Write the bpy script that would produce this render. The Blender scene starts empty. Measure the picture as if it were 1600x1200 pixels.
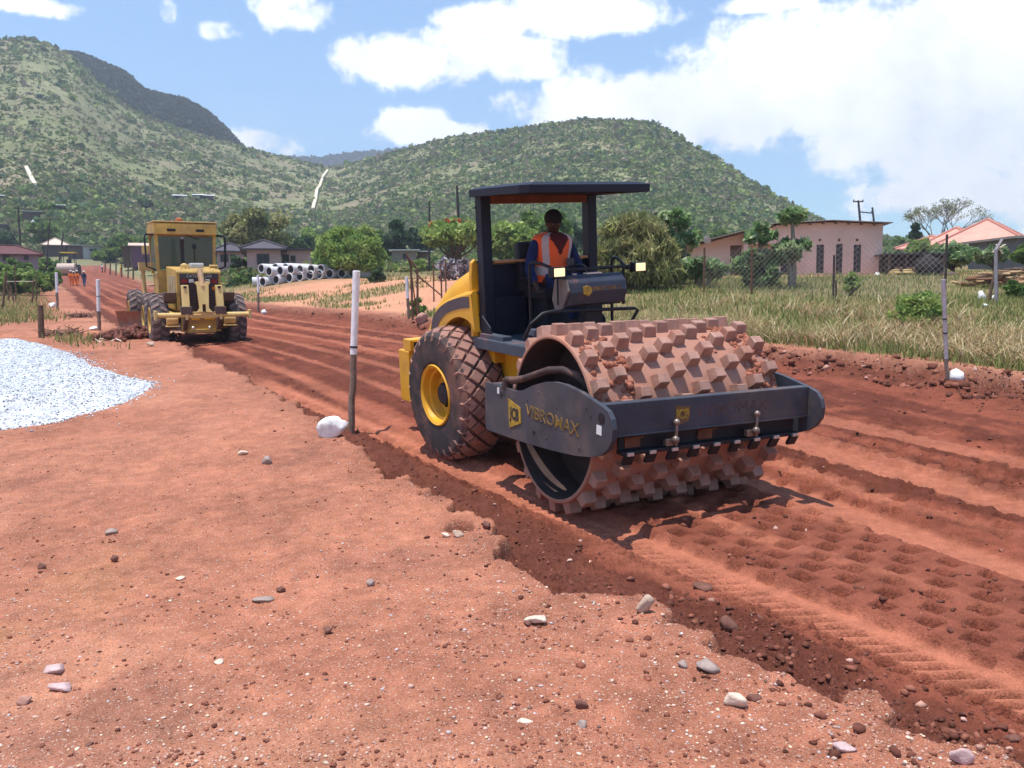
import bpy, bmesh, math, random
import numpy as np
from mathutils import Vector, Matrix
from math import sin, cos, pi, radians, atan2, sqrt
random.seed(7)
S = bpy.context.scene
COL = S.collection
# ---------------------------------------------------------------- camera
FP, HOR, CR, EYE = 1361.83, 465.53, .0113, 1.8
TH = math.atan((600-HOR)/FP)
def ray(px, py):
    a = px-800.; b = py-600.; c, s = cos(CR), sin(CR)
    u = c*a-s*b; w = s*a+c*b
    return np.array([u/FP, cos(TH)-(w/FP)*sin(TH), -sin(TH)-(w/FP)*cos(TH)])
cam = bpy.data.cameras.new('camera'); camo = bpy.data.objects.new('camera', cam); COL.objects.link(camo)
cam.sensor_width = 36; cam.lens = 36*FP/1600; cam.clip_end = 6000; cam.clip_start = .1
R0 = Vector((1, 0, 0)); U0 = Vector((0, sin(TH), cos(TH))); F0 = Vector((0, cos(TH), -sin(TH)))
rr = R0*cos(CR)-U0*sin(CR); uu = R0*sin(CR)+U0*cos(CR)
camo.matrix_world = Matrix(((rr.x, uu.x, -F0.x, 0), (rr.y, uu.y, -F0.y, 0), (rr.z, uu.z, -F0.z, EYE), (0, 0, 0, 1)))
S.camera = camo
# ---------------------------------------------------------------- light
SUN_EL, SUN_AZ = radians(79), radians(-126)     # azimuth from +Y, negative = left
sdir = Vector((sin(SUN_AZ)*cos(SUN_EL), cos(SUN_AZ)*cos(SUN_EL), sin(SUN_EL)))
sl = bpy.data.lights.new('sun', 'SUN'); sl.energy = 5.0; sl.angle = radians(.55); sl.color = (1, .95, .87)
so = bpy.data.objects.new('sun', sl); COL.objects.link(so)
so.rotation_euler = sdir.to_track_quat('Z', 'Y').to_euler()
S.view_settings.view_transform = 'Standard'; S.view_settings.look = 'None'
S.view_settings.exposure = 0.42; S.view_settings.gamma = 1
W = bpy.data.worlds.new('World'); S.world = W; W.use_nodes = True
nt = W.node_tree; nt.nodes.clear()
def N(nt, t, **k):
    n = nt.nodes.new(t)
    for a, v in k.items(): setattr(n, a, v)
    return n
def setin(n, **k):
    for a, v in k.items():
        n.inputs[a.replace('_', ' ')].default_value = v
sky = N(nt, 'ShaderNodeTexSky', sky_type='NISHITA', sun_disc=False, sun_elevation=SUN_EL, sun_rotation=SUN_AZ, altitude=600, air_density=1.0, dust_density=.6, ozone_density=1.4)
tc = N(nt, 'ShaderNodeTexCoord')
def VM(op, a, b=None):
    n = N(nt, 'ShaderNodeVectorMath', operation=op)
    nt.links.new(a, n.inputs[0])
    if b is not None: n.inputs[1].default_value = b
    return n
def MM(nt, op, a, b=None, c=None):
    n = N(nt, 'ShaderNodeMath', operation=op)
    for i, v in enumerate((a, b, c)):
        if v is None: continue
        if isinstance(v, (int, float)): n.inputs[i].default_value = v
        else: nt.links.new(v, n.inputs[i])
    return n.outputs[0]
blobs = [(1560, 70, 400, 170), (1300, 120, 300, 100), (1060, 155, 270, 58), (1130, 190, 130, 50), (1500, 225, 190, 75), (1520, 300, 190, 50), (1700, 250, 200, 130), (1430, 60, 300, 80), (1440, 170, 200, 110),
         (620, 92, 135, 42), (700, 85, 100, 50), (800, 90, 90, 42), (890, 25, 160, 36), (760, 30, 110, 34), (450, 18, 62, 36), (655, 198, 66, 28), (700, 205, 61, 20),
         (410, 225, 80, 28), (30, 4, 100, 22), (262, 20, 16, 22), (340, 48, 34, 14), (1210, 2, 90, 16)]
acc = None
for (bx, by, ra, rb) in blobs:
    d = Vector(ray(bx, by)).normalized(); rt = Vector((d.y, -d.x, 0)).normalized(); up = rt.cross(d)
    k = Vector(ray(bx, by)).length
    a = MM(nt, 'MULTIPLY', VM('DOT_PRODUCT', tc.outputs['Generated'], rt).outputs['Value'], FP/ra*k)
    b = MM(nt, 'MULTIPLY', VM('DOT_PRODUCT', VM('SUBTRACT', tc.outputs['Generated'], d).outputs[0], up).outputs['Value'], FP/rb*k)
    r2 = MM(nt, 'ADD', MM(nt, 'MULTIPLY', a, a), MM(nt, 'MULTIPLY', b, b))
    v = MM(nt, 'SUBTRACT', 1., MM(nt, 'SQRT', r2)); v = MM(nt, 'MINIMUM', MM(nt, 'MULTIPLY', v, 2.1 if ra > 60 else 1.1), (1.6 if bx > 1000 else .95) if ra > 60 else .34)
    fr_ = MM(nt, 'GREATER_THAN', VM('DOT_PRODUCT', tc.outputs['Generated'], d).outputs['Value'], .3)
    v = MM(nt, 'SUBTRACT', v, MM(nt, 'MULTIPLY', MM(nt, 'SUBTRACT', 1., fr_), 20.))
    acc = v if acc is None else MM(nt, 'MAXIMUM', acc, v)
# clouds elsewhere in the sky too
nz = N(nt, 'ShaderNodeTexNoise'); setin(nz, Scale=9., Detail=9., Roughness=.62); nt.links.new(tc.outputs['Generated'], nz.inputs['Vector'])
nz2 = N(nt, 'ShaderNodeTexNoise'); setin(nz2, Scale=34., Detail=6., Roughness=.6); nt.links.new(tc.outputs['Generated'], nz2.inputs['Vector'])
nz3 = N(nt, 'ShaderNodeTexNoise'); setin(nz3, Scale=3.2, Detail=5., Roughness=.55); nt.links.new(tc.outputs['Generated'], nz3.inputs['Vector'])
acc = MM(nt, 'ADD', acc, MM(nt, 'MULTIPLY', MM(nt, 'SUBTRACT', nz.outputs[0], .5), 4.2))
acc = MM(nt, 'ADD', acc, MM(nt, 'MULTIPLY', MM(nt, 'SUBTRACT', nz2.outputs[0], .5), 2.6))
mr = N(nt, 'ShaderNodeMapRange', interpolation_type='SMOOTHSTEP'); setin(mr, From_Min=-.2, From_Max=.75); nt.links.new(acc, mr.inputs[0])
mr2 = N(nt, 'ShaderNodeMapRange', interpolation_type='SMOOTHSTEP'); setin(mr2, From_Min=.6, From_Max=.95, To_Max=.35); nt.links.new(nz3.outputs[0], mr2.inputs[0])
fac = MM(nt, 'MAXIMUM', mr.outputs[0], mr2.outputs[0])
mx = N(nt, 'ShaderNodeMix', data_type='RGBA'); nt.links.new(fac, mx.inputs[0])
# a touch more blue than the model sky, as in the photograph
tint = N(nt, 'ShaderNodeMix', data_type='RGBA', blend_type='MULTIPLY'); tint.inputs[0].default_value = 1
nt.links.new(sky.outputs[0], tint.inputs[6]); tint.inputs[7].default_value = (1.34, 1.80, 2.02, 1)
nt.links.new(tint.outputs[2], mx.inputs[6]); crm = N(nt, 'ShaderNodeMapRange'); setin(crm, From_Min=.35, From_Max=.65, To_Min=12., To_Max=16.5); nt.links.new(nz.outputs[0], crm.inputs[0]); cmb = N(nt, 'ShaderNodeVectorMath', operation='SCALE'); cmb.inputs[0].default_value = (.985, 1., 1.02); nt.links.new(crm.outputs[0], cmb.inputs['Scale']); nt.links.new(cmb.outputs[0], mx.inputs[7])
bg = N(nt, 'ShaderNodeBackground'); bg.inputs[1].default_value = .088
nt.links.new(mx.outputs[2], bg.inputs[0])
out = N(nt, 'ShaderNodeOutputWorld'); nt.links.new(bg.outputs[0], out.inputs[0])
# ---------------------------------------------------------------- numpy noise
_rs = np.random.RandomState(3); _T = _rs.rand(512, 512)
def vn(x, y):
    xi = np.floor(x).astype(int); yi = np.floor(y).astype(int); fx = x-xi; fy = y-yi
    fx = fx*fx*(3-2*fx); fy = fy*fy*(3-2*fy)
    a = _T[xi % 512, yi % 512]; b = _T[(xi+1) % 512, yi % 512]; c = _T[xi % 512, (yi+1) % 512]; d = _T[(xi+1) % 512, (yi+1) % 512]
    return (a*(1-fx)+b*fx)*(1-fy)+(c*(1-fx)+d*fx)*fy
def fbm(x, y, o=4, g=.5):
    s = 0; a = 1.; t = 0
    for i in range(o):
        s = s+a*vn(x*2**i+i*17.3, y*2**i+i*9.1); t += a; a *= g
    return s/t-.5
def ss(x, a, b):
    t = np.clip((x-a)/(b-a), 0, 1); return t*t*(3-2*t)
# ---------------------------------------------------------------- terrain
FY = [-50, 0, 4, 8, 11, 16, 23.5, 38, 60, 85, 110, 130, 150]
FZ = [-2.6, -2.35, -2.25, -2.08, -1.85, -1.5, -1.05, -.4, .65, 1.85, 3.4, 4.8, 6.6]
_fy = np.linspace(-60, 170, 470); _k = np.ones(9)/9
_fz = np.convolve(np.interp(np.concatenate([_fy[:4]-2, _fy, _fy[-4:]+2]), FY, FZ), _k, 'valid')
LE = np.array([(9, -10), (5.2, -1.5), (3.4, 1.2), (2.12, 3.3), (1.5, 4.1), (1.05, 5.05), (.45, 5.7), (.05, 6.4), (-.48, 7.87), (-1.12, 9.05), (-1.9, 10.6), (-3.05, 12.8), (-4.8, 16.1), (-6.7, 19.3), (-9.2, 23.3), (-14.2, 31.0), (-22, 45), (-40, 78.4), (-49.6, 96), (-60.6, 117), (-71, 138.5), (-80, 156)], float)
RE = np.array([(16, -4), (10.6, 8), (8.2, 13), (6.9, 15.3), (5.5, 17.2), (1.5, 22.5), (-2.97, 27.1), (-5.45, 32.5), (-8.9, 38), (-12.3, 41.8), (-20.3, 55.8), (-29.6, 72.4), (-44, 102), (-52.9, 119), (-62.5, 137), (-72, 156)], float)
def smooth_poly(P, n=2):
    for _ in range(n):
        Q = [P[0]]
        for a, b in zip(P[:-1], P[1:]): Q += [a*.75+b*.25, a*.25+b*.75]
        Q.append(P[-1]); P = np.array(Q)
    return P
LE = smooth_poly(LE); RE = smooth_poly(RE)
def sdist(P, x, y):
    best = np.full(x.shape, 1e9); sg = np.zeros(x.shape); arc = np.zeros(x.shape); L = 0
    for a, b in zip(P[:-1], P[1:]):
        d = b-a; l = np.hypot(*d); d = d/l
        t = np.clip((x-a[0])*d[0]+(y-a[1])*d[1], 0, l)
        qx = x-a[0]-d[0]*t; qy = y-a[1]-d[1]*t; q = np.hypot(qx, qy); m = q < best
        best = np.where(m, q, best); sg = np.where(m, np.sign(d[1]*qx-d[0]*qy), sg); arc = np.where(m, L+t, arc); L += l
    return best*sg, arc
# skyline tables (pixels of the photograph -> azimuth / elevation)
def azel(T_):
    a = []; e = []
    for p in T_:
        d = ray(*p); a.append(atan2(d[0], d[1])); e.append(d[2]/math.hypot(d[0], d[1]))
    return np.array(a), np.array(e)
SK = azel([(-1500, 330), (-700, 200), (-350, 130), (-150, 85), (0, 60), (30, 57), (60, 61), (95, 76), (115, 86), (150, 122), (200, 166), (240, 187), (300, 207), (360, 222), (420, 240), (470, 252), (510, 262), (540, 256), (570, 248), (600, 241), (640, 231), (700, 215), (760, 205), (820, 197), (870, 192), (920, 185), (960, 186), (1010, 188), (1040, 201), (1080, 227), (1130, 254), (1180, 287), (1230, 317), (1290, 346), (1340, 364), (1400, 374), (1700, 376), (2400, 372)])
DT = azel([(-1500, 0), (300, 0), (430, 0), (520, 0), (640, 0), (1010, 0), (1290, 0), (2400, 0)])[0]
DV = [460, 430, 470, 480, 400, 340, 330, 420]
R0T = azel([(-1500, 0), (300, 0), (560, 0), (2400, 0)])[0]
R0V = [170, 165, 150, 120]
def H(x, y):
    """ground height relative to the eye; returns height and masks"""
    x = np.asarray(x, float); y = np.asarray(y, float)
    tl, s = sdist(LE, x, y); tr, s2 = sdist(RE, x, y)
    jag = .62*fbm(x*1.1+3, y*1.1, 3)+.42*fbm(x*4.5, y*4.5, 2)
    base = np.interp(y, _fy, _fz)+.02*np.clip(x, -10, 3)
    near = ss(y, 60, 20)
    lb = ss(-(tl+jag), -.03, .07)                   # left bank
    rb = ss(tr+jag*1.5, -.35, .55)
    z = base+lb*(.20+.10*ss(y, 7, 2))*(.35+.65*near)+rb*.24*(.4+.6*near)
    z += .95*ss(y, 14, 41)*ss(tr, .5, 9)
    z += -.28*ss(-tl, 5, 14)*ss(y, 12, 24)*ss(y, 70, 45)*0
    road = (1-lb)*(1-rb)
    # hills
    r = np.hypot(x, y)+1e-6; az = np.arctan2(x, y)
    E = np.interp(az, *SK); D = np.interp(az, DT, DV); r0 = np.interp(az, R0T, R0V)
    xb = r0*np.sin(az); yb = r0*np.cos(az)
    e0 = (np.interp(yb, _fy, _fz)+.02*np.clip(xb, -10, 3)+.95*ss(yb, 14, 41)*ss(az, -.42, -.2)+.24)/r0
    t = np.clip((r-r0)/(D-r0), 0, 1)
    te = e0+(E-e0)*t**.82
    hz = r*te
    back = ss(np.abs(az), radians(75), radians(100))
    hz = np.where(r > D, D*E-(r-D)*.45, hz)
    hz = np.maximum(hz, -12)
    hz = hz+4.5*fbm(x/38, y/38, 4)*ss(t, 0, .25)*(1-.55*ss(t, .7, 1))
    w = ss(r, r0-8, r0+2)
    z = z*(1-w)+(hz*(1-back)+(-3.)*back)*w
    return z, dict(tl=tl, s=s, tr=tr, lb=lb, rb=rb, road=road, jag=jag, near=near, t=t, w=w, r=r, az=az, e0=e0)
RM = np.array([[0.52832364, 0.84880466, -0.02011913], [-0.84683006, 0.52508884, -0.08462011], [-0.06126162, 0.06174429, 0.99621015]])
TM = np.array([.06204, 10.99868, -1.84899])
def detail(x, y, m):
    """fine relief"""
    z = np.zeros_like(x); nf = ss(m['r'], 60, 25)
    mx_ = (x-TM[0])*.5292+(y-TM[1])*-.8485; my = (x-TM[0])*.8485+(y-TM[1])*.5292
    rd = m['road']; tl = m['tl']; s = m['s']
    off = (1-rd)
    z += off*(.035*fbm(x*1.3, y*1.3, 3)+.018*fbm(x*7, y*7, 3)+.010*fbm(x*22, y*22, 3)+.008*fbm(x*50, y*50, 2))
    # road: ruts running along, loose clods
    wob = .25*fbm(s*.5, tl*.5, 2); rut = fbm(tl*2.6+9, s*.10, 3)*.05+fbm((tl+wob)*8, s*.35, 3)*.045+np.abs(fbm((tl+wob)*19, s*.9, 2))*.03+fbm(x*9, y*9, 3)*.035+np.abs(fbm(x*22, y*22, 2))*.04
    inp = ss(mx_, 2.6, 3.0)*ss(mx_, 9.5, 9)*ss(my, -1.0, -.9)*ss(my, 1.0-.13*(mx_-3.1), .85-.13*(mx_-3.1))
    dm = np.zeros_like(x)
    ang = mx_/(.94*2*pi/18); k = (my+1.0)/.223; ki = np.round(k)
    ph = ang+ki*.335; fx_ = (ph-np.round(ph)); fy_ = k-ki
    dm = ss(np.maximum(np.abs(fx_)*.328, np.abs(fy_)*.223)+.035*fbm(x*5, y*5, 3), .086, .056)
    dim2 = ss(mx_, .6, 1.6)*ss(mx_, 11, 9)*ss(my, .9, 1.3)*ss(my, 4.6, 3.9)*ss(fbm(x*1.3, y*1.3, 2), -.2, .05)*.62
    grit = ss(fbm(x*2.1, y*2.1, 3), -.12, .15); zr_ = rut*(1-.9*inp)-.125*dm*(inp+dim2)*(.75+.9*np.clip(fbm(x*1.9+4, y*1.9, 2)+.2, 0, .6))+.05*inp+fbm(x*4, y*4, 3)*.015*inp+(np.abs(fbm(x*13, y*13, 3))*.09+np.abs(fbm(x*31, y*31, 2))*.04)*(.25+.75*grit)*nf*(1-.7*inp)
    strip = np.zeros_like(x); cleat = np.zeros_like(x)
    for (c0, c1, x0, hw, st) in ((-1.13, 0, 0, .17, 1.), (1.05, -.13, 3.1, .2, .85), (2.75, -.12, 2, .22, .8), (4.1, -.05, 2, .2, .6)):
        c = c0+c1*(mx_-x0)+.03*fbm(mx_*.9, my*0+c0*7, 2)
        e = hw+.05*fbm(mx_*5, my*3+c0, 2)
        s_ = ss(np.abs(my-c), e+.08, e-.02)*st*ss(mx_, -9, -6)
        strip = np.maximum(strip, s_)
        if c0 < 0:
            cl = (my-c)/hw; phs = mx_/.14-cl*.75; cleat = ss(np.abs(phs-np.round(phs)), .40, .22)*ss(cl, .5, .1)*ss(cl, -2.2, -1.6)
    zr_ = zr_*(1-.85*strip)+strip*(-.028)-cleat*.07*ss(mx_, -7, -5)
    far = np.zeros_like(x)
    fm = ss(s, 15, 19)
    for (c, hw) in ((1.0, .14), (3.0, .1), (3.9, .1), (5.1, .12), (6.2, .1), (2.0, .07)):
        cc = c+.25*fbm(s*.12, s*0+c, 2)
        far = np.maximum(far, ss(np.abs(tl-cc), hw*2.2, hw*.4))
    far *= fm*ss(m['r'], 115, 90)*(.5+.9*np.clip(fbm(s*.3, tl, 2)+.3, 0, 1))
    strip = np.maximum(strip, np.clip(far, 0, 1)*.75)
    # banks: windrows of clods
    wl = np.exp(-((tl+m['jag']-.35)/.45)**2); wr = np.exp(-((m['tr']+.25)/.75)**2)
    z += rd*zr_
    z += wl*(.08*np.abs(fbm(x*4, y*4, 3))+.08*np.abs(fbm(x*12, y*12, 3))+.05*fbm(x*28, y*28, 2))*m['near']*(1-.9*strip)
    z += wr*(.20*fbm(x*2.4, y*2.4, 3)+.26*np.abs(fbm(x*6, y*6, 3))+.14*np.abs(fbm(x*17, y*17, 2)))*(.3+.7*m['near'])
    z *= np.where(m['r'] < 60, 1, ss(m['r'], 110, 60))
    m['strip'] = strip; m['inp'] = inp; m['dm'] = dm; m['mx'] = mx_; m['my'] = my; m['wl'] = wl; m['wr'] = wr; m['cleat'] = cleat
    return z
def ground_z(x, y):
    return float(H(np.array([x]), np.array([y]))[0][0])+EYE
_tt = np.concatenate([np.arange(1.5, 30, .02), np.arange(30, 130, .1), np.arange(130, 700, .5)])
def at(px, py, dz=0.):
    """point of the ground that the photograph shows at this pixel"""
    d = ray(px, py); P = _tt[:, None]*d[None]
    h = H(P[:, 0], P[:, 1])[0]+dz
    k = np.argmax(P[:, 2] < h)
    return Vector((P[k, 0], P[k, 1], P[k, 2]+EYE))
def ppm(p): return FP/p.y          # photograph pixels per metre at a point
def at_d(px, py, y):
    d = ray(px, py)*(y/ray(px, py)[1]); return Vector((d[0], d[1], d[2]+EYE))
# ---------------------------------------------------------------- materials
MATS = {}
def mat(name, col, rough=.7, metal=0., var=.15, dust=0., dustcol=(.36, .12, .07), scale=6., bump=.0, bscale=40., spec=.3, edge=None, vcol=False, trans=0., emit=0., grain=0., specks=True):
    if name in MATS: return MATS[name]
    m = bpy.data.materials.new(name); m.use_nodes = True; nt = m.node_tree; b = nt.nodes['Principled BSDF']
    tcn = N(nt, 'ShaderNodeTexCoord')
    n1 = N(nt, 'ShaderNodeTexNoise'); setin(n1, Scale=scale, Detail=6., Roughness=.6); nt.links.new(tcn.outputs['Object'], n1.inputs['Vector'])
    rampm = N(nt, 'ShaderNodeMapRange'); setin(rampm, From_Min=.3, From_Max=.7, To_Min=1-var, To_Max=1+var); nt.links.new(n1.outputs[0], rampm.inputs[0])
    if vcol:
        at_ = N(nt, 'ShaderNodeAttribute', attribute_name='Col'); src = at_.outputs['Color']
    else:
        c = N(nt, 'ShaderNodeRGB'); c.outputs[0].default_value = (*col, 1); src = c.outputs[0]
    sc = N(nt, 'ShaderNodeVectorMath', operation='SCALE'); nt.links.new(src, sc.inputs[0]); nt.links.new(rampm.outputs[0], sc.inputs['Scale'])
    last = sc.outputs[0]
    if grain > 0:
        ng = N(nt, 'ShaderNodeTexNoise'); setin(ng, Scale=85., Detail=8., Roughness=.75); nt.links.new(tcn.outputs['Object'], ng.inputs['Vector'])
        rg_ = N(nt, 'ShaderNodeMapRange'); setin(rg_, From_Min=.32, From_Max=.68, To_Min=1-grain, To_Max=1+grain); nt.links.new(ng.outputs[0], rg_.inputs[0])
        s2 = N(nt, 'ShaderNodeVectorMath', operation='SCALE'); nt.links.new(last, s2.inputs[0]); nt.links.new(rg_.outputs[0], s2.inputs['Scale']); last = s2.outputs[0]
        for sc_, thr, cc_, lo, hi in () if not specks else ((48., .30, (.58, .42, .33), .80, .84), (110., .32, (.62, .48, .40), .72, .76), (70., .34, (.11, .045, .033), .74, .78), (30., .26, (.34, .17, .12), .82, .86)):
            vo = N(nt, 'ShaderNodeTexVoronoi'); setin(vo, Scale=sc_); nt.links.new(tcn.outputs['Object'], vo.inputs['Vector']); m1 = N(nt, 'ShaderNodeMapRange'); setin(m1, From_Min=thr*.8, From_Max=thr, To_Min=1., To_Max=0.); nt.links.new(vo.outputs['Distance'], m1.inputs[0])
            sp = N(nt, 'ShaderNodeSeparateColor'); nt.links.new(vo.outputs['Color'], sp.inputs[0]); m2 = N(nt, 'ShaderNodeMapRange'); setin(m2, From_Min=lo, From_Max=hi); nt.links.new(sp.outputs[0], m2.inputs[0])
            ml = MM(nt, 'MULTIPLY', MM(nt, 'MULTIPLY', m1.outputs[0], m2.outputs[0]), .75); mq = N(nt, 'ShaderNodeMix', data_type='RGBA'); nt.links.new(ml, mq.inputs[0]); nt.links.new(last, mq.inputs[6]); mq.inputs[7].default_value = (*cc_, 1); last = mq.outputs[2]
    if dust > 0:
        n2 = N(nt, 'ShaderNodeTexNoise'); setin(n2, Scale=scale*.45, Detail=8., Roughness=.7); nt.links.new(tcn.outputs['Object'], n2.inputs['Vector'])
        r2 = N(nt, 'ShaderNodeMapRange', interpolation_type='SMOOTHSTEP'); setin(r2, From_Min=.62-dust*.45, From_Max=.8-dust*.25, To_Max=min(1, .35+dust)); nt.links.new(n2.outputs[0], r2.inputs[0])
        mxn = N(nt, 'ShaderNodeMix', data_type='RGBA'); nt.links.new(r2.outputs[0], mxn.inputs[0]); nt.links.new(last, mxn.inputs[6]); mxn.inputs[7].default_value = (*dustcol, 1)
        last = mxn.outputs[2]
        rg = N(nt, 'ShaderNodeMapRange'); setin(rg, To_Min=rough, To_Max=.95); nt.links.new(r2.outputs[0], rg.inputs[0]); nt.links.new(rg.outputs[0], b.inputs['Roughness'])
    else: b.inputs['Roughness'].default_value = rough
    nt.links.new(last, b.inputs['Base Color'])
    b.inputs['Metallic'].default_value = metal; b.inputs['Specular IOR Level'].default_value = spec
    if bump > 0:
        n3 = N(nt, 'ShaderNodeTexNoise'); setin(n3, Scale=bscale, Detail=5., Roughness=.6); nt.links.new(tcn.outputs['Object'], n3.inputs['Vector'])
        bp = N(nt, 'ShaderNodeBump'); bp.inputs['Strength'].default_value = bump; bp.inputs['Distance'].default_value = .02
        nt.links.new(n3.outputs[0], bp.inputs['Height']); nt.links.new(bp.outputs[0], b.inputs['Normal'])
    if trans > 0:
        tr = N(nt, 'ShaderNodeBsdfTranslucent'); nt.links.new(last, tr.inputs[0])
        mxs = N(nt, 'ShaderNodeMixShader'); mxs.inputs[0].default_value = trans
        nt.links.new(b.outputs[0], mxs.inputs[1]); nt.links.new(tr.outputs[0], mxs.inputs[2]); nt.links.new(mxs.outputs[0], nt.nodes['Material Output'].inputs[0])
    if emit > 0:
        b.inputs['Emission Color'].default_value = (1, .8, .45, 1); b.inputs['Emission Strength'].default_value = emit
    MATS[name] = m; return m
# ---------------------------------------------------------------- object helpers
def np_mesh(name, V, F, mats, col=None, smooth=False, midx=None):
    """V (n,3), F list of equal-length index arrays"""
    me = bpy.data.meshes.new(name); V = np.asarray(V, np.float32); F = np.asarray(F, np.int32)
    n, k = F.shape
    me.vertices.add(len(V)); me.vertices.foreach_set('co', V.ravel())
    me.loops.add(n*k); me.loops.foreach_set('vertex_index', F.ravel())
    me.polygons.add(n); me.polygons.foreach_set('loop_start', np.arange(n, dtype=np.int32)*k)
    me.update(calc_edges=True)
    if smooth: me.polygons.foreach_set('use_smooth', np.ones(n, bool))
    if col is not None:
        ca = me.color_attributes.new('Col', 'FLOAT_COLOR', 'POINT')
        c4 = np.ones((len(V), 4), np.float32); c4[:, :3] = col; ca.data.foreach_set('color', c4.ravel())
    for m in (mats if isinstance(mats, (list, tuple)) else [mats]): me.materials.append(m)
    if midx is not None: me.polygons.foreach_set('material_index', np.asarray(midx, np.int32))
    return me
def link(name, me, parent=None, loc=None, rot=None):
    o = bpy.data.objects.new(name, me); COL.objects.link(o)
    if parent is not None: o.parent = parent
    if loc is not None: o.location = loc
    if rot is not None: o.rotation_euler = rot
    return o
def tag(o, label=None, cat=None, group=None, kind=None):
    if label: o['label'] = label
    if cat: o['category'] = cat
    if group: o['group'] = group
    if kind: o['kind'] = kind
    return o
def thing(name, label, cat, loc=(0, 0, 0), rz=0., group=None):
    o = bpy.data.objects.new(name, None); COL.objects.link(o); o.location = loc; o.rotation_euler = (0, 0, rz); o.empty_display_size = .2
    return tag(o, label, cat, group)
class MB:
    def __init__(s): s.v = []; s.f = []; s.mi = []; s.cur = 0
    def add(s, V, F):
        b = len(s.v); s.v += [tuple(p) for p in V]; s.f += [tuple(i+b for i in f) for f in F]; s.mi += [s.cur]*len(F); return s
    def box(s, c, d, M=None):
        x, y, z = (q/2 for q in d); V = [Vector((sx*x, sy*y, sz*z)) for sx in (-1, 1) for sy in (-1, 1) for sz in (-1, 1)]
        if M is not None: V = [M @ p for p in V]
        V = [p+Vector(c) for p in V]
        return s.add(V, [(0, 1, 3, 2), (4, 6, 7, 5), (0, 4, 5, 1), (2, 3, 7, 6), (0, 2, 6, 4), (1, 5, 7, 3)])
    def bb(s, a, b): return s.box([(p+q)/2 for p, q in zip(a, b)], [abs(q-p) for p, q in zip(a, b)])
    def prism(s, P, axis, a, b):
        """polygon P in the two other axes, extruded along axis from a to b"""
        n = len(P)
        def mk(p, t):
            q = list(p); q.insert(axis, t); return q
        V = [mk(p, a) for p in P]+[mk(p, b) for p in P]
        F = [tuple(range(n))[::-1], tuple(range(n, 2*n))]+[(i, (i+1) % n, (i+1) % n+n, i+n) for i in range(n)]
        return s.add(V, F)
    def tube(s, P, r, n=8, cap=True, closed=False):
        P = [Vector(p) for p in P]; m = len(P); R_ = r if isinstance(r, (list, tuple)) else [r]*m
        V = []; F = []; up = Vector((0, 0, 1)); prev = None
        for i, p in enumerate(P):
            if closed: t = P[(i+1) % m]-P[i-1]
            else: t = (P[min(i+1, m-1)]-P[max(i-1, 0)])
            t = t.normalized() if t.length > 1e-9 else Vector((0, 0, 1))
            if prev is None:
                a = t.cross(up) if abs(t.z) < .95 else t.cross(Vector((1, 0, 0)))
            else: a = prev-t*prev.dot(t)
            a = a.normalized(); prev = a; b = t.cross(a)
            V += [p+(a*cos(2*pi*k/n)+b*sin(2*pi*k/n))*R_[i] for k in range(n)]
        for i in range(m if closed else m-1):
            for k in range(n):
                i2 = (i+1) % m
                F.append((i*n+k, i*n+(k+1) % n, i2*n+(k+1) % n, i2*n+k))
        if cap and not closed: F += [tuple(range(n))[::-1], tuple(range((m-1)*n, m*n))]
        return s.add(V, F)
    def lathe(s, prof, c=(0, 0, 0), axis='y', n=32, closed=False, caps=True):
        """prof: (axial, radius)"""
        V = []; F = []; m = len(prof)
        for (a, r) in prof:
            for k in range(n):
                t = 2*pi*k/n
                p = {'y': (r*cos(t), a, r*sin(t)), 'z': (r*cos(t), r*sin(t), a), 'x': (a, r*cos(t), r*sin(t))}[axis]
                V.append((p[0]+c[0], p[1]+c[1], p[2]+c[2]))
        for i in range(m if closed else m-1):
            for k in range(n):
                j = (i+1) % m; F.append((i*n+k, i*n+(k+1) % n, j*n+(k+1) % n, j*n+k))
        if not closed and caps:
            if prof[0][1] > 1e-6: F.append(tuple(range(n))[::-1])
            if prof[-1][1] > 1e-6: F.append(tuple(range((m-1)*n, m*n)))
        return s.add(V, F)
    def sphere(s, c, r, n=8, sq=(1, 1, 1)):
        pr = [(-r*cos(pi*i/n)*1., max(1e-4, r*sin(pi*i/n))) for i in range(n+1)]
        b = len(s.v); s.lathe(pr, (0, 0, 0), 'z', n*2)
        for i in range(b, len(s.v)): p = s.v[i]; s.v[i] = (p[0]*sq[0]+c[0], p[1]*sq[1]+c[1], p[2]*sq[2]+c[2])
        return s
    def xform(s, M, start=0):
        for i in range(start, len(s.v)): s.v[i] = tuple(M @ Vector(s.v[i]))
        return s
    def build(s, name, m, parent=None, loc=None, rot=None, bevel=0., smooth=False, angle=40):
        me = bpy.data.meshes.new(name); me.from_pydata(s.v, [], s.f)
        for q in (m if isinstance(m, (list, tuple)) else [m]): me.materials.append(q)
        me.polygons.foreach_set('material_index', s.mi)
        bm = bmesh.new(); bm.from_mesh(me); bmesh.ops.remove_doubles(bm, verts=bm.verts, dist=1e-5)
        bmesh.ops.recalc_face_normals(bm, faces=bm.faces)
        if bevel > 0:
            es = [e for e in bm.edges if len(e.link_faces) == 2 and e.calc_face_angle(0) > radians(35)]
            try: bmesh.ops.bevel(bm, geom=es, offset=bevel, segments=2, profile=.6, affect='EDGES', clamp_overlap=True)
            except Exception: pass
        bm.to_mesh(me); bm.free()
        if smooth:
            me.polygons.foreach_set('use_smooth', np.ones(len(me.polygons), bool))
            try: me.set_sharp_from_angle(angle=radians(angle))
            except Exception: pass
        return link(name, me, parent, loc, rot)
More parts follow.
